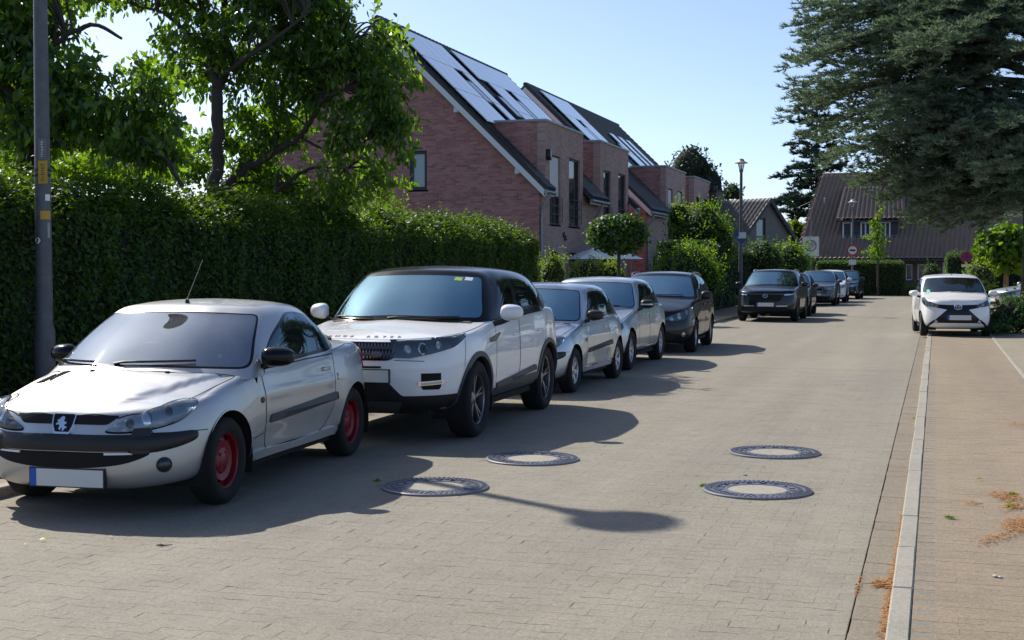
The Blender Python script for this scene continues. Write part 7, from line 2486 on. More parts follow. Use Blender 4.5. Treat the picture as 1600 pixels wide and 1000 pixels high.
# lower growth seen between the trunks
bush('garden_shrub', 'sunlit shrub showing between the tree trunks above the hedge, left part', 'shrub', [blob(120, 262, 23, 110, 30), blob(230, 268, 23, 70, 30), blob(20, 250, 23, 70, 40)], 5200, 0.12, 0.06, M['leaf_bright'], tuple(at_y(150, 420, 23))[:2] + (0.03,), None, 21, 0.3, False, 'leaf', None, 0.8, 0.9)
bush('garden_shrub', 'sunlit shrub behind the straight trunk, just above the hedge', 'shrub', [blob(300, 262, 25, 60, 35), blob(400, 285, 25, 60, 30), blob(260, 225, 25.5, 60, 40)], 3800, 0.12, 0.06, M['leaf_bright'], tuple(at_y(320, 420, 25))[:2] + (0.03,), None, 22, 0.3, False, 'leaf', None, 0.8, 0.9)
bush('young_fruit_tree', 'young bright green sapling above the hedge in front of the brick gable', 'sapling', [blob(590, 310, 29, 30, 25), blob(600, 290, 29, 14, 25), blob(560, 318, 29, 25, 18), blob(625, 322, 29, 12, 15)], 1500, 0.075, 0.035, M['leaf_lime'], tuple(at_y(590, 420, 29))[:2] + (0.03,), None, 23, 0.3, False, 'leaf', ([tuple(at_y(590, 420, 29))[:2] + (0,), pp(592, 330, 29), pp(602, 275, 29)], [0.03, 0.02, 0.008]), 0.8, 0.9, 40)
# dense dark backdrop of the neighbouring garden, seen through the trees
bush('conifer_hedge', 'tall dark greenery deep in the left garden behind the trees', 'shrub', [blob(60, 190, 34, 130, 110), blob(-100, 150, 34, 120, 150), blob(190, 240, 34, 90, 70)], 9000, 0.17, 0.09, M['leaf_dark'], tuple(at_y(60, 420, 34))[:2] + (0.03,), None, 24, 0.4, True, 'leaf', None, 0.82, 0.6)

# ------------------------------------------------------------------ conifers
def needle_tree(name, label, base, height, limbs, mat, seed, needle=0.055, group=None, trunk_r=0.2, lean=(0, 0), per=15, wdt=0.009, droop=0.25, flat=0.55, inner=0.12, shoots=1.0, trunk_pts=None, cat='tree'):
    """limbs: list of (z, azimuth, length, rise); needles sit on fine shoots set along every limb"""
    rg = np.random.default_rng(seed)
    t = thing(name, label, cat, base, 0, group)
    tp = trunk_pts or [(0, 0, 0), (lean[0] * .5, lean[1] * .5, height * .5), (lean[0], lean[1], height)]
    mb = MB(); q = smooth_loop(tp, 12, False); mb.tube(q, list(np.linspace(trunk_r, trunk_r * 0.18, len(q))), 10); mb.build('trunk', M['bark'], t, 70)
    TQ = np.array(q)
    br = MB()
    S0 = []; S1 = []                                   # shoots
    for (z, az, ln, rise) in limbs:
        i = np.argmin(np.abs(TQ[:, 2] - z)); s = TQ[i].copy(); s[2] = z
        d = np.array([math.cos(az), math.sin(az), 0])
        n = 9
        pts = []
        for k in range(n):
            f = k / (n - 1)
            p = s + d * ln * f + np.array([0, 0, ln * (rise * f - droop * f * f)]) + rg.normal(size=3) * 0.05 * ln * 0.2 * (k > 0)
            pts.append(p)
        br.tube(pts, list(np.linspace(max(0.018, ln * 0.016), 0.006, n)), 5, caps=False)
        perp = np.array([-d[1], d[0], 0])
        m = int(max(6, ln * 9 * shoots))
        for k in range(m):
            f = inner + (1 - inner) * (k + rg.random()) / m
            j = min(int(f * (n - 1)), n - 2); g = f * (n - 1) - j
            p = pts[j] * (1 - g) + pts[j + 1] * g
            side = 1 if rg.random() < 0.5 else -1
            L2 = ln * 0.34 * (1.05 - f) ** 0.7 * rg.uniform(0.6, 1.2) + 0.22
            dr = unit(d * rg.uniform(0.45, 0.9) + perp * side * rg.uniform(0.4, 1.0) + np.array([0, 0, rg.normal() * 0.28 * (1 - flat) + 0.05]))
            e = p + dr * L2 + np.array([0, 0, -droop * 0.6 * L2 * rg.uniform(0.3, 1.3)])
            br.tube([p, e], [0.008, 0.003], 3, caps=False)
            # third order
            k3 = int(max(2, L2 * 7.5 * shoots))
            for h in range(k3):
                f3 = (h + rg.random()) / k3
                a = p + (e - p) * f3
                pr = unit(np.cross(dr, np.array([0, 0, 1.0]))) * (1 if h % 2 else -1)
                L3 = rg.uniform(0.14, 0.34) * (1.15 - 0.5 * f3)
                b = a + unit(dr * rg.uniform(0.5, 0.9) + pr * rg.uniform(0.4, 0.9) + np.array([0, 0, rg.normal() * 0.22 - 0.10])) * L3
                S0.append(a); S1.append(b)
            S0.append(p + (e - p) * 0.5); S1.append(e + dr * 0.12)
    br.build('branch', M['bark'], t)
    S0 = np.array(S0); S1 = np.array(S1); ns = len(S0)
    f = (np.arange(per) + 0.5) / per
    P = (S0[:, None] + (S1 - S0)[:, None] * (f[None, :, None] + rg.normal(size=(ns, per, 1)) * 0.02)).reshape(-1, 3)
    D = np.repeat(unit(S1 - S0), per, axis=0)
    rd = rand_dirs(rg, len(P)); rd[:, 2] = np.abs(rd[:, 2]) * 0.8
    ax = unit(D * 0.75 + rd * 0.9)
    nl = needle * rg.uniform(0.7, 1.3, len(P))
    V, F = leaf_arrays(P, ax, unit(rd + rg.normal(size=rd.shape) * 0.4), nl, wdt, 0, 'needle')
    leaves_obj('foliage', V, F, mat, t, (0, 0, 0))
    return t

# big blue cedar on the right
CY = 46.0
cb = at_y(1610, 470, CY)
rg_ = np.random.default_rng(5)
limbs = []
for k in range(104):
    z = 2.9 + 11.4 * (k / 104) + rg_.normal() * 0.3
    az = k * 2.39996 + rg_.normal() * 0.3
    reach = 6.4 * (1 - ((z - 2.6) / 15.5) ** 1.7) * rg_.uniform(0.55, 1.03)
    if z < 4.2: reach *= 0.62 + 0.2 * rg_.random()
    limbs.append((z, az, reach, rg_.uniform(0.08, 0.5)))
# boughs reaching over the street, as in the photograph
for (z, az, ln, rise) in ((4.6, 3.02, 6.1, 0.26), (5.3, 3.2, 6.5, 0.22), (5.6, 2.95, 6.6, 0.30), (6.6, 3.3, 6.4, 0.22), (7.3, 3.05, 6.2, 0.25), (8.2, 3.25, 6.1, 0.25), (9.1, 3.0, 6.0, 0.25), (3.9, 3.3, 5.4, 0.2), (3.5, 3.05, 4.6, 0.14), (4.2, 3.6, 5.6, 0.16), (3.8, 2.7, 5.2, 0.14), (5.2, 3.9, 5.8, 0.16), (6.4, 4.2, 6.0, 0.2), (7.6, 3.7, 6.4, 0.2), (4.6, 4.5, 5.4, 0.12), (3.2, 3.9, 3.9, 0.1), (6.0, 3.5, 6.6, 0.3), (7.0, 3.45, 6.4, 0.3), (4.9, 3.35, 6.2, 0.34), (8.6, 3.5, 6.4, 0.25), (9.8, 3.2, 6.2, 0.3), (5.5, 3.7, 6.2, 0.3), (4.4, 3.9, 5.2, 0.25), (4.0, 4.2, 5.0, 0.2)):
    limbs.append((z, az, ln, rise))
limbs = [(z * 1.21, az, ln * 1.17, rise) for (z, az, ln, rise) in [((z + 0.9 if (math.cos(az) < -0.4 and z < 7.5 and ln > 3.0) else z), az, ln, rise) for (z, az, ln, rise) in limbs]]
for (z, az, ln) in ((4.6, 2.75, 3.9), (5.0, 3.1, 4.6), (5.4, 3.4, 4.4), (4.7, 3.7, 4.0), (5.2, 4.0, 4.6), (5.8, 3.0, 4.9), (6.2, 3.3, 5.0), (5.6, 3.65, 4.9), (4.4, 3.3, 3.4), (4.3, 4.2, 3.6), (6.0, 4.3, 4.8), (5.3, 2.9, 4.4), (4.9, 3.5, 4.5), (4.5, 4.6, 3.8), (5.9, 3.9, 4.8), (6.6, 3.6, 5.2), (5.1, 4.5, 4.4), (3.9, 2.9, 3.3), (4.1, 3.5, 4.0), (3.8, 3.9, 3.6), (4.2, 4.4, 4.2), (3.7, 3.2, 2.6), (4.3, 2.6, 4.0), (4.0, 4.8, 3.8), (3.6, 4.1, 3.0), (4.4, 3.75, 4.6), (4.6, 4.9, 3.6), (5.2, 4.75, 4.0), (4.2, 5.2, 3.2), (5.6, 5.1, 4.2)):
    limbs.append((z, az, ln, 0.06))
cedar = needle_tree('cedar_tree', 'huge blue-green cedar spreading over the right pavement and street', (cb.x, CY, 0.05), 18.8, limbs, M['needle_blue'], 31, 0.165, None, 0.38, (0.2, 0.3), 12, 0.042, 0.34, 0.1, 0.12, 0.88, [(0, 0, 0), (0.05, 0, 2.5), (-0.1, 0, 6.0), (0.05, 0.1, 11.0), (0.1, 0.2, 18.8)])
# dark fir behind the brown house
fb = at_y(1262, 400, 104)
limbs = []
for k in range(70):
    z = 1.5 + 13.0 * k / 70
    limbs.append((z, k * 2.39996, (4.6 * (1 - z / 15.5) + 0.8) * rg_.uniform(0.55, 1.15), rg_.uniform(0.0, 0.4)))
needle_tree('fir_tree', 'dark fir rising beside the left end of the brown tiled roof', (fb.x + 0.6, 104, 0), 15.2, limbs, M['needle_dark'], 33, 0.32, None, 0.22, (0, 0), 8, 0.11, 0.14, 0.1, 0.1, 0.75)

# ------------------------------------------------------------------ round trees and shrubs along the left
YD = 38.5
bb = at_y(967, 420, YD)
bush('ball_tree', 'ball-headed dark green tree on a thin trunk in front of the brick houses', 'tree', [blob(945, 366, YD, 30, 26), blob(985, 366, YD, 30, 28), blob(966, 358, YD, 38, 24), blob(966, 376, YD, 36, 20)], 7000, 0.11, 0.075, M['leaf_mid'], (bb.x, YD, 0.03), None, 41, 0.6, True, 'leaf', ([(bb.x, YD, 0), pp(967, 400, YD), pp(966, 365, YD)], [0.055, 0.05, 0.04]), 0.7, 0.6)
def simple_bush(label, px, py, Y, rx, ry, n, L, mat, seed, name='garden_shrub', tufts=60, extra=None, up=0.5, group=None, cat='shrub'):
    bl = [blob(px, py, Y, rx, ry), blob(px - rx * 0.5, py + ry * 0.3, Y - 0.2, rx * 0.6, ry * 0.7), blob(px + rx * 0.5, py + ry * 0.25, Y + 0.1, rx * 0.6, ry * 0.75), blob(px + rx * .1, py - ry * .35, Y, rx * .5, ry * .7)]
    if extra: bl += extra
    c = at_y(px, 420, Y)
    return bush(name, label, cat, bl, n, L, L * 0.5, mat, (c.x, c.y, 0.03), group, seed, up, True, 'leaf', None, 0.72, 0.5, tufts)
simple_bush('yellow-green shrub with pink blossoms at the end of the long hedge', 864, 424, 37.2, 18, 26, 1500, 0.075, M['leaf_lime'], 51)
simple_bush('pale green shrub below the white parasol, left clump', 915, 428, 39.5, 28, 24, 1800, 0.075, M['leaf_lime'], 52)
simple_bush('pale green shrub below the white parasol, right clump', 952, 428, 40.0, 24, 18, 1400, 0.075, M['leaf_lime'], 53)
simple_bush('bright green bush behind the black tall hatchback', 1072, 425, 46.0, 55, 45, 7000, 0.09, M['leaf_bright'], 54, tufts=150)
simple_bush('tall loose green bush in front of the second brick house', 1092, 362, 53.0, 46, 46, 6500, 0.11, M['leaf_bright'], 55, tufts=160, extra=[blob(1060, 340, 53, 18, 26), blob(1125, 385, 53, 26, 36)])
hedge('side_hedge', 'dark clipped hedge between the bright bush and the far street lamp', -9.6, -7.9, 47.5, 56.0, 2.6, 420, 0.10, 0.055, M['leaf_dark'], 56, ('+x', '-y', 'top'))
hedge('side_hedge', 'dark hedge behind the far street lamp and the black crossover', -9.4, -7.7, 57.0, 74.0, 2.35, 330, 0.12, 0.06, M['leaf_dark'], 57, ('+x', '-y', 'top'))
simple_bush('arching green shrub over the hedge by the far street lamp', 1190, 402, 60.0, 34, 28, 2600, 0.12, M['leaf_mid'], 58, tufts=60)
simple_bush('green shrub in front of the grey house', 1232, 405, 66.0, 34, 26, 2600, 0.12, M['leaf_bright'], 59, tufts=60)
simple_bush('yellow-green tree between the grey house and the brown roof', 1240, 364, 92.0, 16, 20, 1300, 0.20, M['leaf_lime'], 60, tufts=20, cat='tree', name='garden_tree')
simple_bush('round-topped tall tree behind the terrace roofs', 1078, 262, 96.0, 34, 34, 4200, 0.22, M['leaf_dark'], 61, name='tall_tree', tufts=60, extra=[blob(1105, 292, 96, 28, 34), blob(1075, 310, 96, 45, 40)], cat='tree')
simple_bush('thin hazy tree behind the grey house chimney', 1144, 300, 120.0, 16, 14, 500, 0.25, M['leaf_mid'], 62, name='tall_tree', tufts=25, cat='tree')
hedge('front_hedge', 'square clipped hedge at the end of the street before the brown house', at_ground(1273, 462).x, at_ground(1412, 462).x, 83.0, 85.6, at_y(1340, 409, 83.0).z, 330, 0.10, 0.055, M['leaf_mid'], 63, ('-y', '+x', 'top', '-x'), None, 0.05, None, 0.15)
# light tree of feathery tiers in front of the dormer
YG = 82.2
gb = at_y(1372, 420, YG)
rg2 = np.random.default_rng(77)
gl = [blob(1372 + rg2.normal() * 3, 318 + 7.5 * k, YG, 2.5 + 1.9 * k * (0.55 + 0.75 * rg2.random()), 4.5, 0.12 + 0.05 * k) for k in range(12)]
bush('ginkgo_tree', 'slim light green tree standing in front of the dark dormer', 'tree', gl, 1500, 0.12, 0.08, M['leaf_bright'], (gb.x, YG, 0), None, 64, 0.3, False, 'leaf', ([(gb.x, YG, 0), pp(1372, 380, YG), pp(1370, 310, YG)], [0.07, 0.05, 0.015]), 0.8, 0.9)
# right-hand side
YR = 60.0
rb_ = at_y(1572, 440, YR)
bush('catalpa_tree', 'small bright green ball tree with a pale brown trunk on the right', 'tree', [blob(1556, 392, YR, 34, 32), blob(1580, 385, YR, 28, 34), blob(1550, 375, YR, 22, 18), blob(1600, 395, YR, 30, 28)], 2600, 0.26, 0.19, M['leaf_bright'], (rb_.x, YR, 0.05), None, 65, 0.4, True, 'leaf', ([(rb_.x, YR, 0), pp(1572, 420, YR), pp(1570, 390, YR)], [0.11, 0.10, 0.08], M['bark_warm']), 0.66, 0.6)
simple_bush('round clipped bush by the brown house window', 1456, 425, 84.0, 13, 14, 900, 0.11, M['leaf_mid'], 66, tufts=10)
simple_bush('low pale shrub at the foot of the brown house wall', 1425, 455, 84.5, 10, 9, 400, 0.10, M['leaf_lime'], 67, tufts=20)
hx0, hx1 = at_y(1478, 440, 70).x, at_y(1530, 440, 70).x
hedge('garden_hedge', 'clipped hedge block behind the white city car, with the no-stopping sign', hx0, hx1, 70.0, 72.5, at_y(1500, 398, 70).z, 330, 0.10, 0.055, M['leaf_mid'], 68, ('-y', '-x', 'top'), None, 0.04, None, 0.25)
hedge('garden_hedge', 'lower dark hedge to the right of the clipped block', hx1 + 0.1, hx1 + 5.5, 70.6, 72.6, 2.0, 300, 0.10, 0.055, M['leaf_dark'], 69, ('-y', 'top'))
simple_bush('white-flecked shrub between the white city car and the ball tree', 1530, 432, 57.0, 24, 22, 1800, 0.09, M['leaf_lime'], 70, tufts=40)
simple_bush('leafy dark shrub on the right edge beside the white city car', 1580, 492, 34.6, 30, 26, 3600, 0.085, M['leaf_mid'], 71, tufts=40, extra=[blob(1610, 490, 35, 36, 28), blob(1556, 505, 34.4, 14, 14)])
simple_bush('low trailing shrub at the foot of the right-edge shrub', 1560, 512, 33.6, 18, 8, 700, 0.075, M['leaf_mid'], 72, tufts=10)
# ------------------------------------------------------------------ street furniture
M['pole'] = simple('galvanised_pole', (0.20, 0.21, 0.22), 0.5, 0.55)
M['pole_old'] = mat_tiles('weathered_pole', (0.085, 0.09, 0.098), (0.12, 0.122, 0.125), 0.5)
M['hat'] = simple('lamp_hat', (0.42, 0.38, 0.33), 0.5, 0.1)
M['lampglass'] = glass('lamp_globe', (0.75, 0.78, 0.78), 1.45, 0.25, (0.75, 0.75, 0.72))
M['sign_white'] = simple('sign_white', (0.72, 0.72, 0.70), 0.45)
M['sign_grey'] = simple('sign_grey', (0.16, 0.16, 0.16), 0.5)
M['sign_red'] = simple('sign_red', (0.50, 0.02, 0.025), 0.45)
M['sign_blue'] = simple('sign_blue', (0.012, 0.06, 0.35), 0.45)
M['sign_back'] = simple('sign_back', (0.32, 0.33, 0.34), 0.5, 0.4)
M['yellow'] = simple('yellow_plate', (0.55, 0.32, 0.015), 0.5)
M['parasol'] = simple('parasol_cloth', (0.86, 0.87, 0.88), 0.8)

def lamp_post(label, x, y, h, r0, r1, hat, group='street lamps'):
    t = thing('street_lamp', label, 'street lamp', (x, y, 0), 0, group)
    mb = MB(); mb.lathe([(r0 * 1.25, 0), (r0 * 1.25, 0.9), (r0, 1.0), (r0, 1.3), (r1, h - 0.55), (r1 * 0.95, h - 0.5)], 20); mb.build('pole', M['pole_old'], t, 40)
    k = hat / 0.24
    z = h - 0.5
    mb = MB(); mb.lathe([(r1 * 0.9, z - 0.05), (r1 * 1.5, z), (0.075 * k, z + 0.06 * k), (0.07 * k, z + 0.09 * k)], 18); mb.build('lamp_socket', M['pole'], t, 40)
    mb = MB(); mb.lathe([(0.075 * k, z + 0.07 * k), (0.115 * k, z + 0.25 * k), (0.115 * k, z + 0.30 * k)], 18); mb.build('lamp_globe', M['lampglass'], t, 50)
    mb = MB(); mb.tube([(0, 0, z + 0.05 * k), (0, 0, z + 0.24 * k)], 0.028 * k, 8); mb.build('lamp_bulb', M['sign_white'], t, 50)
    mb = MB(); mb.lathe([(0.0, z + 0.30 * k), (hat, z + 0.295 * k), (hat, z + 0.31 * k), (0.13 * k, z + 0.36 * k), (0.09 * k, z + 0.42 * k), (0.085 * k, z + 0.45 * k), (0.0, z + 0.465 * k)], 28); mb.build('lamp_hat', M['hat'], t, 40)
    return t
# near lamp: foot hidden behind the first car
LX, LY = -9.62, 12.9
lp = lamp_post('tall grey lamp post at the left edge with a yellow plate and stickers', LX, LY, 7.85, 0.092, 0.062, 0.36)
def lz(py): return at_y(68, py, LY).z
Rl = 0.087
def pole_plate(name, z0, z1, mat, x0, x1, txt=None):
    mb = MB(); mb.box(x0, x1, -0.105, -0.097, z0, z1); o = mb.build(name, mat, lp)
    return o
mb = MB(); mb.lathe([(Rl + 0.001, lz(276)), (Rl + 0.004, lz(276)), (Rl + 0.004, lz(272)), (Rl + 0.001, lz(272))], 20); mb.lathe([(Rl + 0.001, lz(268)), (Rl + 0.004, lz(268)), (Rl + 0.004, lz(264)), (Rl + 0.001, lz(264))], 20); mb.build('pole_strap', M['black_print'], lp)
a = pole_plate('grey_plate', lz(251), lz(218), M['sign_grey'], 0.025, 0.125)
b = pole_plate('yellow_plate', lz(288), lz(252), M['yellow'], 0.02, 0.135)
def scribble(parent, x, z0, z1, mat, seed, w=0.05):
    rn = random.Random(seed); mb = MB(); z = z1
    while z > z0:
        q = rn.uniform(0.012, 0.03)
        mb.box(x - w / 2 * rn.uniform(.4, 1), x + w / 2 * rn.uniform(.4, 1), -0.1075, -0.1055, z - q * .35, z); z -= q
    o = mb.build('plate_print', mat, parent)
scribble(a, 0.075, lz(247), lz(222), M['white_print'], 1, 0.035)
scribble(b, 0.078, lz(284), lz(258), M['black_print'], 2, 0.05)
def sticker(name, py0, py1, a0, a1, mat):
    """print wrapped on the pole between two angles (0 = towards the camera, + to the right)"""
    vs = []; fs = []; n = 8
    for k in range(n + 1):
        a = a0 + (a1 - a0) * k / n
        for z in (lz(py1), lz(py0)): vs.append((0.0925 * math.sin(a) * 1.0, -0.0925 * math.cos(a), z))
    for k in range(n): fs.append((2 * k, 2 * k + 2, 2 * k + 3, 2 * k + 1))
    mb = MB(); mb.add(vs, fs); return mb.build(name, mat, lp)
sticker('sticker', 304, 314, 0.9, 1.6, M['white_print'])
sticker('sticker', 330, 343, 0.3, 1.6, M['yellow'])
sticker('sticker', 348, 372, 1.15, 1.5, M['sign_back'])
vs = [(0.0935 * math.sin(-0.15), -0.0935, lz(376))]
def round_sticker(rad, mat, d, z, a=-0.1):
    mb = MB(); n = 20; vs = []
    for k in range(n):
        t_ = 2 * PI * k / n; s = rad * math.cos(t_)
        ang = a + s / 0.093
        vs.append(((0.0925 + d) * math.sin(ang), -(0.0925 + d) * math.cos(ang), z + rad * math.sin(t_)))
    mb.add(vs, [tuple(range(n))]); return mb.build('round_sticker', mat, lp)
rs = round_sticker(0.046, M['black_print'], 0.001, lz(376)); round_sticker(0.038, M['white_print'], 0.002, lz(376))
mb = MB(); mb.tube([(-0.022, -0.0965, lz(380)), (0.0, -0.0965, lz(374)), (-0.02, -0.0965, lz(372))], 0.008, 5); mb.build('sticker_figure', M['black_print'], lp)

l2 = at_x(1158, 300, -6.75)
top = at_x(1158, 246, -6.75).z
lamp2 = lamp_post('far street lamp with a mushroom hat, rising left of the black crossover', l2.x, l2.y, top, 0.078, 0.05, 0.24)
# name plates on the far lamp
def sgn(px, py): return at_y(px, py, l2.y).z
mb = MB(); mb.box(-0.10, 0.20, -0.075, -0.065, sgn(1158, 372) - 0.01, sgn(1158, 363)); mb.build('name_plate', M['sign_white'], lamp2)
mb = MB(); mb.box(-0.22, -0.06, -0.09, -0.08, sgn(1158, 370), sgn(1158, 363)); mb.build('name_plate', M['sign_blue'], lamp2)
mb = MB(); mb.box(-0.06, 0.08, -0.075, -0.065, sgn(1158, 380), sgn(1158, 373)); mb.build('blue_plate', M['sign_blue'], lamp2)
l3 = at_y(1333, 300, 81.8)
lamp3 = lamp_post('distant small street lamp against the brown tiled roof', l3.x, l3.y, at_y(1333, 313, 81.8).z, 0.07, 0.045, 0.30)

def disc(mb_r, z, y, n=28): return [(mb_r * math.cos(2 * PI * k / n), z + mb_r * math.sin(2 * PI * k / n)) for k in range(n)]
# end-of-zone sign on its own post
zs = at_y(1267, 385, 71.5)
t = thing('zone_sign', 'square white end-of-zone sign with a struck-out circle, on a slim post before the hedges', 'road sign', (zs.x, 71.5, 0))
mb = MB(); mb.tube([(0, 0, 0), (0, 0, at_y(1267, 312, 71.5).z)], [0.045, 0.03], 10); mb.tube([(-0.55, 0, at_y(1267, 322, 71.5).z), (0.0, 0, at_y(1267, 315, 71.5).z), (0.28, 0, at_y(1267, 315, 71.5).z)], 0.02, 6); mb.build('post', M['pole'], t, 60)
mb = MB(); mb.box(-0.42, 0.42, -0.075, -0.055, zs.z - 0.52, zs.z + 0.50, 0, 0.008); mb.build('sign_plate', M['sign_white'], t)
mb = MB()
n = 32
vs = [(r_ * math.cos(2 * PI * k / n), -0.079, zs.z + 0.03 + r_ * math.sin(2 * PI * k / n)) for k in range(n) for r_ in (0.30, 0.245)]
mb.add(vs, [(2 * k, 2 * ((k + 1) % n), 2 * ((k + 1) % n) + 1, 2 * k + 1) for k in range(n)]); mb.build('sign_ring', M['sign_grey'], t)
mb = MB()
for o_ in (-0.08, -0.04, 0.0, 0.04, 0.08):
    a = 0.22
    mb.add([(-a + o_ - .012, -0.080, zs.z + 0.03 - a - o_), (-a + o_ + .012, -0.080, zs.z + 0.03 - a - o_ - .012), (a + o_ + .012, -0.080, zs.z + 0.03 + a - o_), (a + o_ - .012, -0.080, zs.z + 0.03 + a - o_ + .012)], [(0, 1, 2, 3)])
mb.build('sign_bars', M['sign_grey'], t)

def round_sign(label, px, py, Y, rad, ring, field, name='road_sign', bar=None, sub=None, post_top=True, yoff=-0.10):
    c = at_y(px, py, Y)
    t = thing(name, label, 'road sign', (c.x, Y, 0))
    if post_top:
        mb = MB(); mb.tube([(0, 0, 0), (0, 0, c.z + rad)], 0.035, 8); mb.build('post', M['pole'], t, 60)
    mb = MB(); mb.prism(disc(rad, c.z, 0), 'y', yoff, yoff + 0.012); mb.build('sign_plate', ring, t)
    mb = MB(); mb.prism(disc(rad * 0.76, c.z, 0), 'y', yoff - 0.004, yoff + 0.0); mb.build('sign_field', field, t)
    if bar: bar(t, c.z, rad, yoff)
    if sub:
        w, h, dz, m_ = sub
        mb = MB(); mb.box(-w / 2, w / 2, yoff, yoff + 0.012, c.z - dz - h / 2, c.z - dz + h / 2); mb.build('sub_plate', m_, t)
    return t
def hbar(t, z, r, y):
    mb = MB(); mb.box(-r * 0.5, r * 0.5, y - 0.007, y - 0.0045, z - r * 0.16, z + r * 0.16); mb.build('sign_symbol', M['black_print'], t)
def cross(t, z, r, y):
    mb = MB()
    for s in (1, -1):
        a = r * 0.55; w = r * 0.09
        mb.add([(-a - w, y - 0.006, z - s * a + s * w), (-a + w, y - 0.006, z - s * a - s * w), (a + w, y - 0.006, z + s * a - s * w), (a - w, y - 0.006, z + s * a + s * w)], [(0, 1, 2, 3)])
    mb.build('sign_cross', M['sign_red'], t)
round_sign('round white sign with a red border on the distant lamp, above the hedge', 1332, 391, 81.5, 0.32, M['sign_red'], M['sign_white'], 'road_sign', hbar, (0.42, 0.30, 0.70, M['sign_white']), False, 0.1)
round_sign('blue no-stopping sign with a red ring behind the white city car', 1510, 402, 62.0, 0.25, M['sign_red'], M['sign_blue'], 'road_sign', cross, (0.42, 0.12, 0.36, M['sign_white']))

# parasol in the front garden
py_ = 46.0
pc = at_y(942, 383, py_); rim = at_y(942, 405, py_)
t = thing('parasol', 'white garden parasol opened in front of the brick houses', 'parasol', (pc.x, py_, 0.05))
hw_ = 1.16
cor = [(-hw_, -hw_), (hw_, -hw_), (hw_, hw_), (-hw_, hw_)]
ca, sa = math.cos(0.5), math.sin(0.5)
zr = rim.z - 0.05; zt = pc.z - 0.05
vs = []; fs = []
m = 6
ring = []
for i in range(4):
    a, b = cor[i], cor[(i + 1) % 4]
    for k in range(m):
        f = k / m; x = a[0] + (b[0] - a[0]) * f; y = a[1] + (b[1] - a[1]) * f
        ring.append((x * ca - y * sa, x * sa + y * ca, -0.03 + 0.06 * abs(0.5 - f) * 0))
for lev in range(6):
    f = lev / 5
    for (x, y, z) in ring: vs.append((x * f, y * f, zt + (zr - zt) * f ** 1.15))
nr = len(ring)
for lev in range(5):
    for k in range(nr): fs.append((lev * nr + k, lev * nr + (k + 1) % nr, (lev + 1) * nr + (k + 1) % nr, (lev + 1) * nr + k))
mb = MB(); mb.add(vs, fs); mb.build('canopy', M['parasol'], t, 30)
mb = MB(); mb.tube([(0, 0, 0), (0, 0, zt + 0.04)], 0.025, 8); mb.build('pole', M['frame_dark'], t, 60)
mb = MB()
for (x, y) in cor: mb.tube([(0, 0, zt - 0.06), (x * ca - y * sa, x * sa + y * ca, zr - 0.03)], 0.012, 5)
mb.build('ribs', M['frame_dark'], t)
# weathered post by the shrubs, pink blossoms
wp = at_y(878, 410, 38.2)
mb = MB(); mb.box(wp.x - 0.10, wp.x + 0.10, 38.1, 38.3, 0, at_y(878, 386, 38.2).z, 0, 0.02)
M['post_pink'] = mat_paving('weathered_post', (0.36, 0.30, 0.29), (0.26, 0.2, 0.2))
tag(mb.build('garden_post', M['post_pink'], None, 40), 'weathered pinkish garden post between the shrubs at the hedge end', 'post')

# ------------------------------------------------------------------ litter on the ground
def mat_litter():
    t = NT('needle_litter'); g = t.new('ShaderNodeNewGeometry')
    t.set(Base_Color=t.ramp(g.outputs['Random Per Island'], [(0.0, (0.34, 0.13, 0.03)), (0.5, (0.46, 0.21, 0.05)), (1.0, (0.30, 0.18, 0.08))]), Roughness=0.8)
    return t.m
M['litter'] = mat_litter()
rg3 = np.random.default_rng(9)
def litter(name, pts_w, n, spread, z, L=0.035):
    P = []
    for (p0, p1, w, k) in pts_w:
        f = rg3.random(int(n * k))[:, None]
        q = np.array(p0)[None] + (np.array(p1) - np.array(p0))[None] * f
        q = q + np.stack([rg3.normal(size=len(q)) * w, rg3.normal(size=len(q)) * w * spread], 1)
        P.append(q)
    P = np.concatenate(P)
    c = np.concatenate([P, np.full((len(P), 1), z) + rg3.random((len(P), 1)) * 0.008], 1)
    a = rg3.random(len(P)) * 2 * PI
    d = np.stack([np.cos(a), np.sin(a), rg3.normal(size=len(P)) * 0.12], 1)
    V, F = leaf_arrays(c, d, np.tile(np.array([[0, 0, 1.0]]), (len(P), 1)) + rg3.normal(size=(len(P), 3)) * 0.25, L * rg3.uniform(0.5, 1.2, len(P)), 0.006, 0.05)
    o = mobj(name, mesh_from(V, F, False, name), M['litter']); o['kind'] = 'stuff'
    return o
def g2(px, py, z=0.0): p = at_ground(px, py, z); return (p.x, p.y)
litter('needle_litter', [(g2(1380, 1000), g2(1400, 880), 0.014, 1.3), (g2(1400, 880), g2(1412, 800), 0.012, 0.7), (g2(1412, 800), g2(1430, 690), 0.010, 0.3), (g2(1368, 911), g2(1392, 913), 0.016, 0.45), (g2(1438, 620), g2(1447, 540), 0.02, 0.25), (g2(1337, 930), g2(1345, 900), 0.006, 0.08)], 800, 3.0, 0.0)
litter('needle_litter', [(g2(1560, 772, .05), g2(1585, 782, .05), 0.045, 0.9), (g2(1580, 825, .05), g2(1605, 815, .05), 0.045, 1.0), (g2(1525, 850, .05), g2(1600, 828, .05), 0.03, 0.5), (g2(1570, 795, .05), g2(1600, 790, .05), 0.03, 0.4), (g2(1510, 785, .05), g2(1530, 788, .05), 0.03, 0.12), (g2(1570, 660, .05), g2(1605, 668, .05), 0.06, 0.3)], 650, 2.2, 0.055)
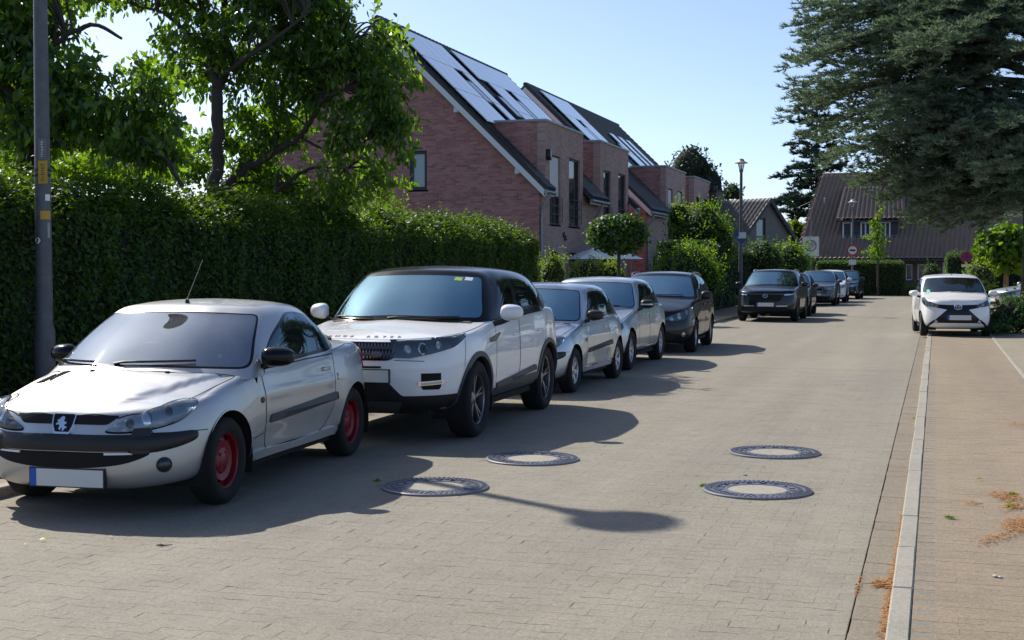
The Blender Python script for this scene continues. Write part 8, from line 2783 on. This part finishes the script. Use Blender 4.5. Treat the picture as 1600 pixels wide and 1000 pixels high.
def weed(label, px, py, z, n, seed):
    rg = np.random.default_rng(seed); c = np.array([*g2(px, py, z), z])
    p = c + rg.normal(size=(n, 3)) * np.array([0.012, 0.012, 0.0]) + np.array([0, 0, 0.008])
    d = unit(rg.normal(size=(n, 3)) + np.array([0, 0, 0.9]))
    V, F = leaf_arrays(p, d, rand_dirs(rg, n), 0.035, 0.012, 0.1)
    o = mobj('weed_tuft', mesh_from(V, F, False, 'weed'), M['leaf_lime']); tag(o, label, 'weed')
weed('weed tuft beside the orange needles on the right pavement, upper one', 1582, 773, 0.05, 50, 1)
weed('weed tuft beside the orange needles on the right pavement, lower one', 1580, 792, 0.05, 60, 2)
weed('small weed tuft alone on the right pavement', 1485, 810, 0.05, 25, 3)
weed('weed tuft at the rim of the nearer left manhole', 590, 752, 0.0, 40, 4)
weed('weed tuft at the left rim of the nearer right manhole', 1099, 760, 0.0, 40, 5)
weed('weed tuft in the gutter halfway to the white city car', 1431, 655, 0.0, 25, 6)
M['leaf_yellow'] = simple('fallen_leaf', (0.55, 0.45, 0.06), 0.6); M['stone_pale'] = simple('pale_pebble', (0.55, 0.53, 0.48), 0.8); M['twig'] = simple('dry_twig', (0.09, 0.07, 0.04), 0.9)
def fallen_leaf(label, px, py, L, a, z=0.0, mat='leaf_yellow'):
    c = g2(px, py, z)
    V, F = leaf_arrays(np.zeros((1, 3)), np.array([[math.cos(a), math.sin(a), 0.1]]), np.array([[0.2, -0.2, 1.0]]), L, L * 0.45, 0.3, 'leaf')
    o = mobj('fallen_leaf', mesh_from(V, F, False, 'leaf'), M[mat]); o.location = (c[0], c[1], z + 0.012); tag(o, label, 'leaf')
fallen_leaf('yellow fallen leaf on the road at the lower left', 68, 846, 0.055, 0.4)
fallen_leaf('pale fallen leaf on the road left of the yellow one', 40, 853, 0.03, 1.4)
fallen_leaf('small pale leaf near the shadow edge of the silver coupe', 173, 841, 0.03, 2.0)
fallen_leaf('fallen green leaf on the right pavement', 1530, 751, 0.06, 0.2, 0.047, 'leaf_lime')
def pebble(label, px, py, r, z=0.0):
    c = g2(px, py, z); bm = bmesh.new(); bmesh.ops.create_icosphere(bm, subdivisions=1, radius=r)
    for v in bm.verts: v.co = Vector((v.co.x * 1.5, v.co.y, v.co.z * 0.6)) * random.uniform(0.85, 1.1)
    mb = MB(); mb.bm(bm); o = mb.build('pebble', M['stone_pale'], None, 60); o.location = (c[0], c[1], z + r * 0.5); tag(o, label, 'pebble')
pebble('pale pebble between the two right-hand manholes', 1164, 743, 0.014)
pebble('white pebble on the right pavement near the bottom', 1556, 902, 0.013, 0.047)
pebble('second white pebble just right of the other on the pavement', 1563, 903, 0.010, 0.047)
c = g2(256, 854)
mb = MB(); mb.tube([(-0.05, 0, 0.006), (-0.015, -0.008, 0.010), (0.01, 0.0, 0.008), (0.05, 0.012, 0.012)], [0.003, 0.006, 0.004, 0.002], 5); mb.tube([(-0.015, -0.008, 0.01), (-0.03, 0.02, 0.015)], [0.004, 0.001], 5)
o = mb.build('twig', M['twig'], None, 60); o.location = (c[0], c[1], 0); tag(o, 'short dark twig on the road below the silver coupe', 'twig')
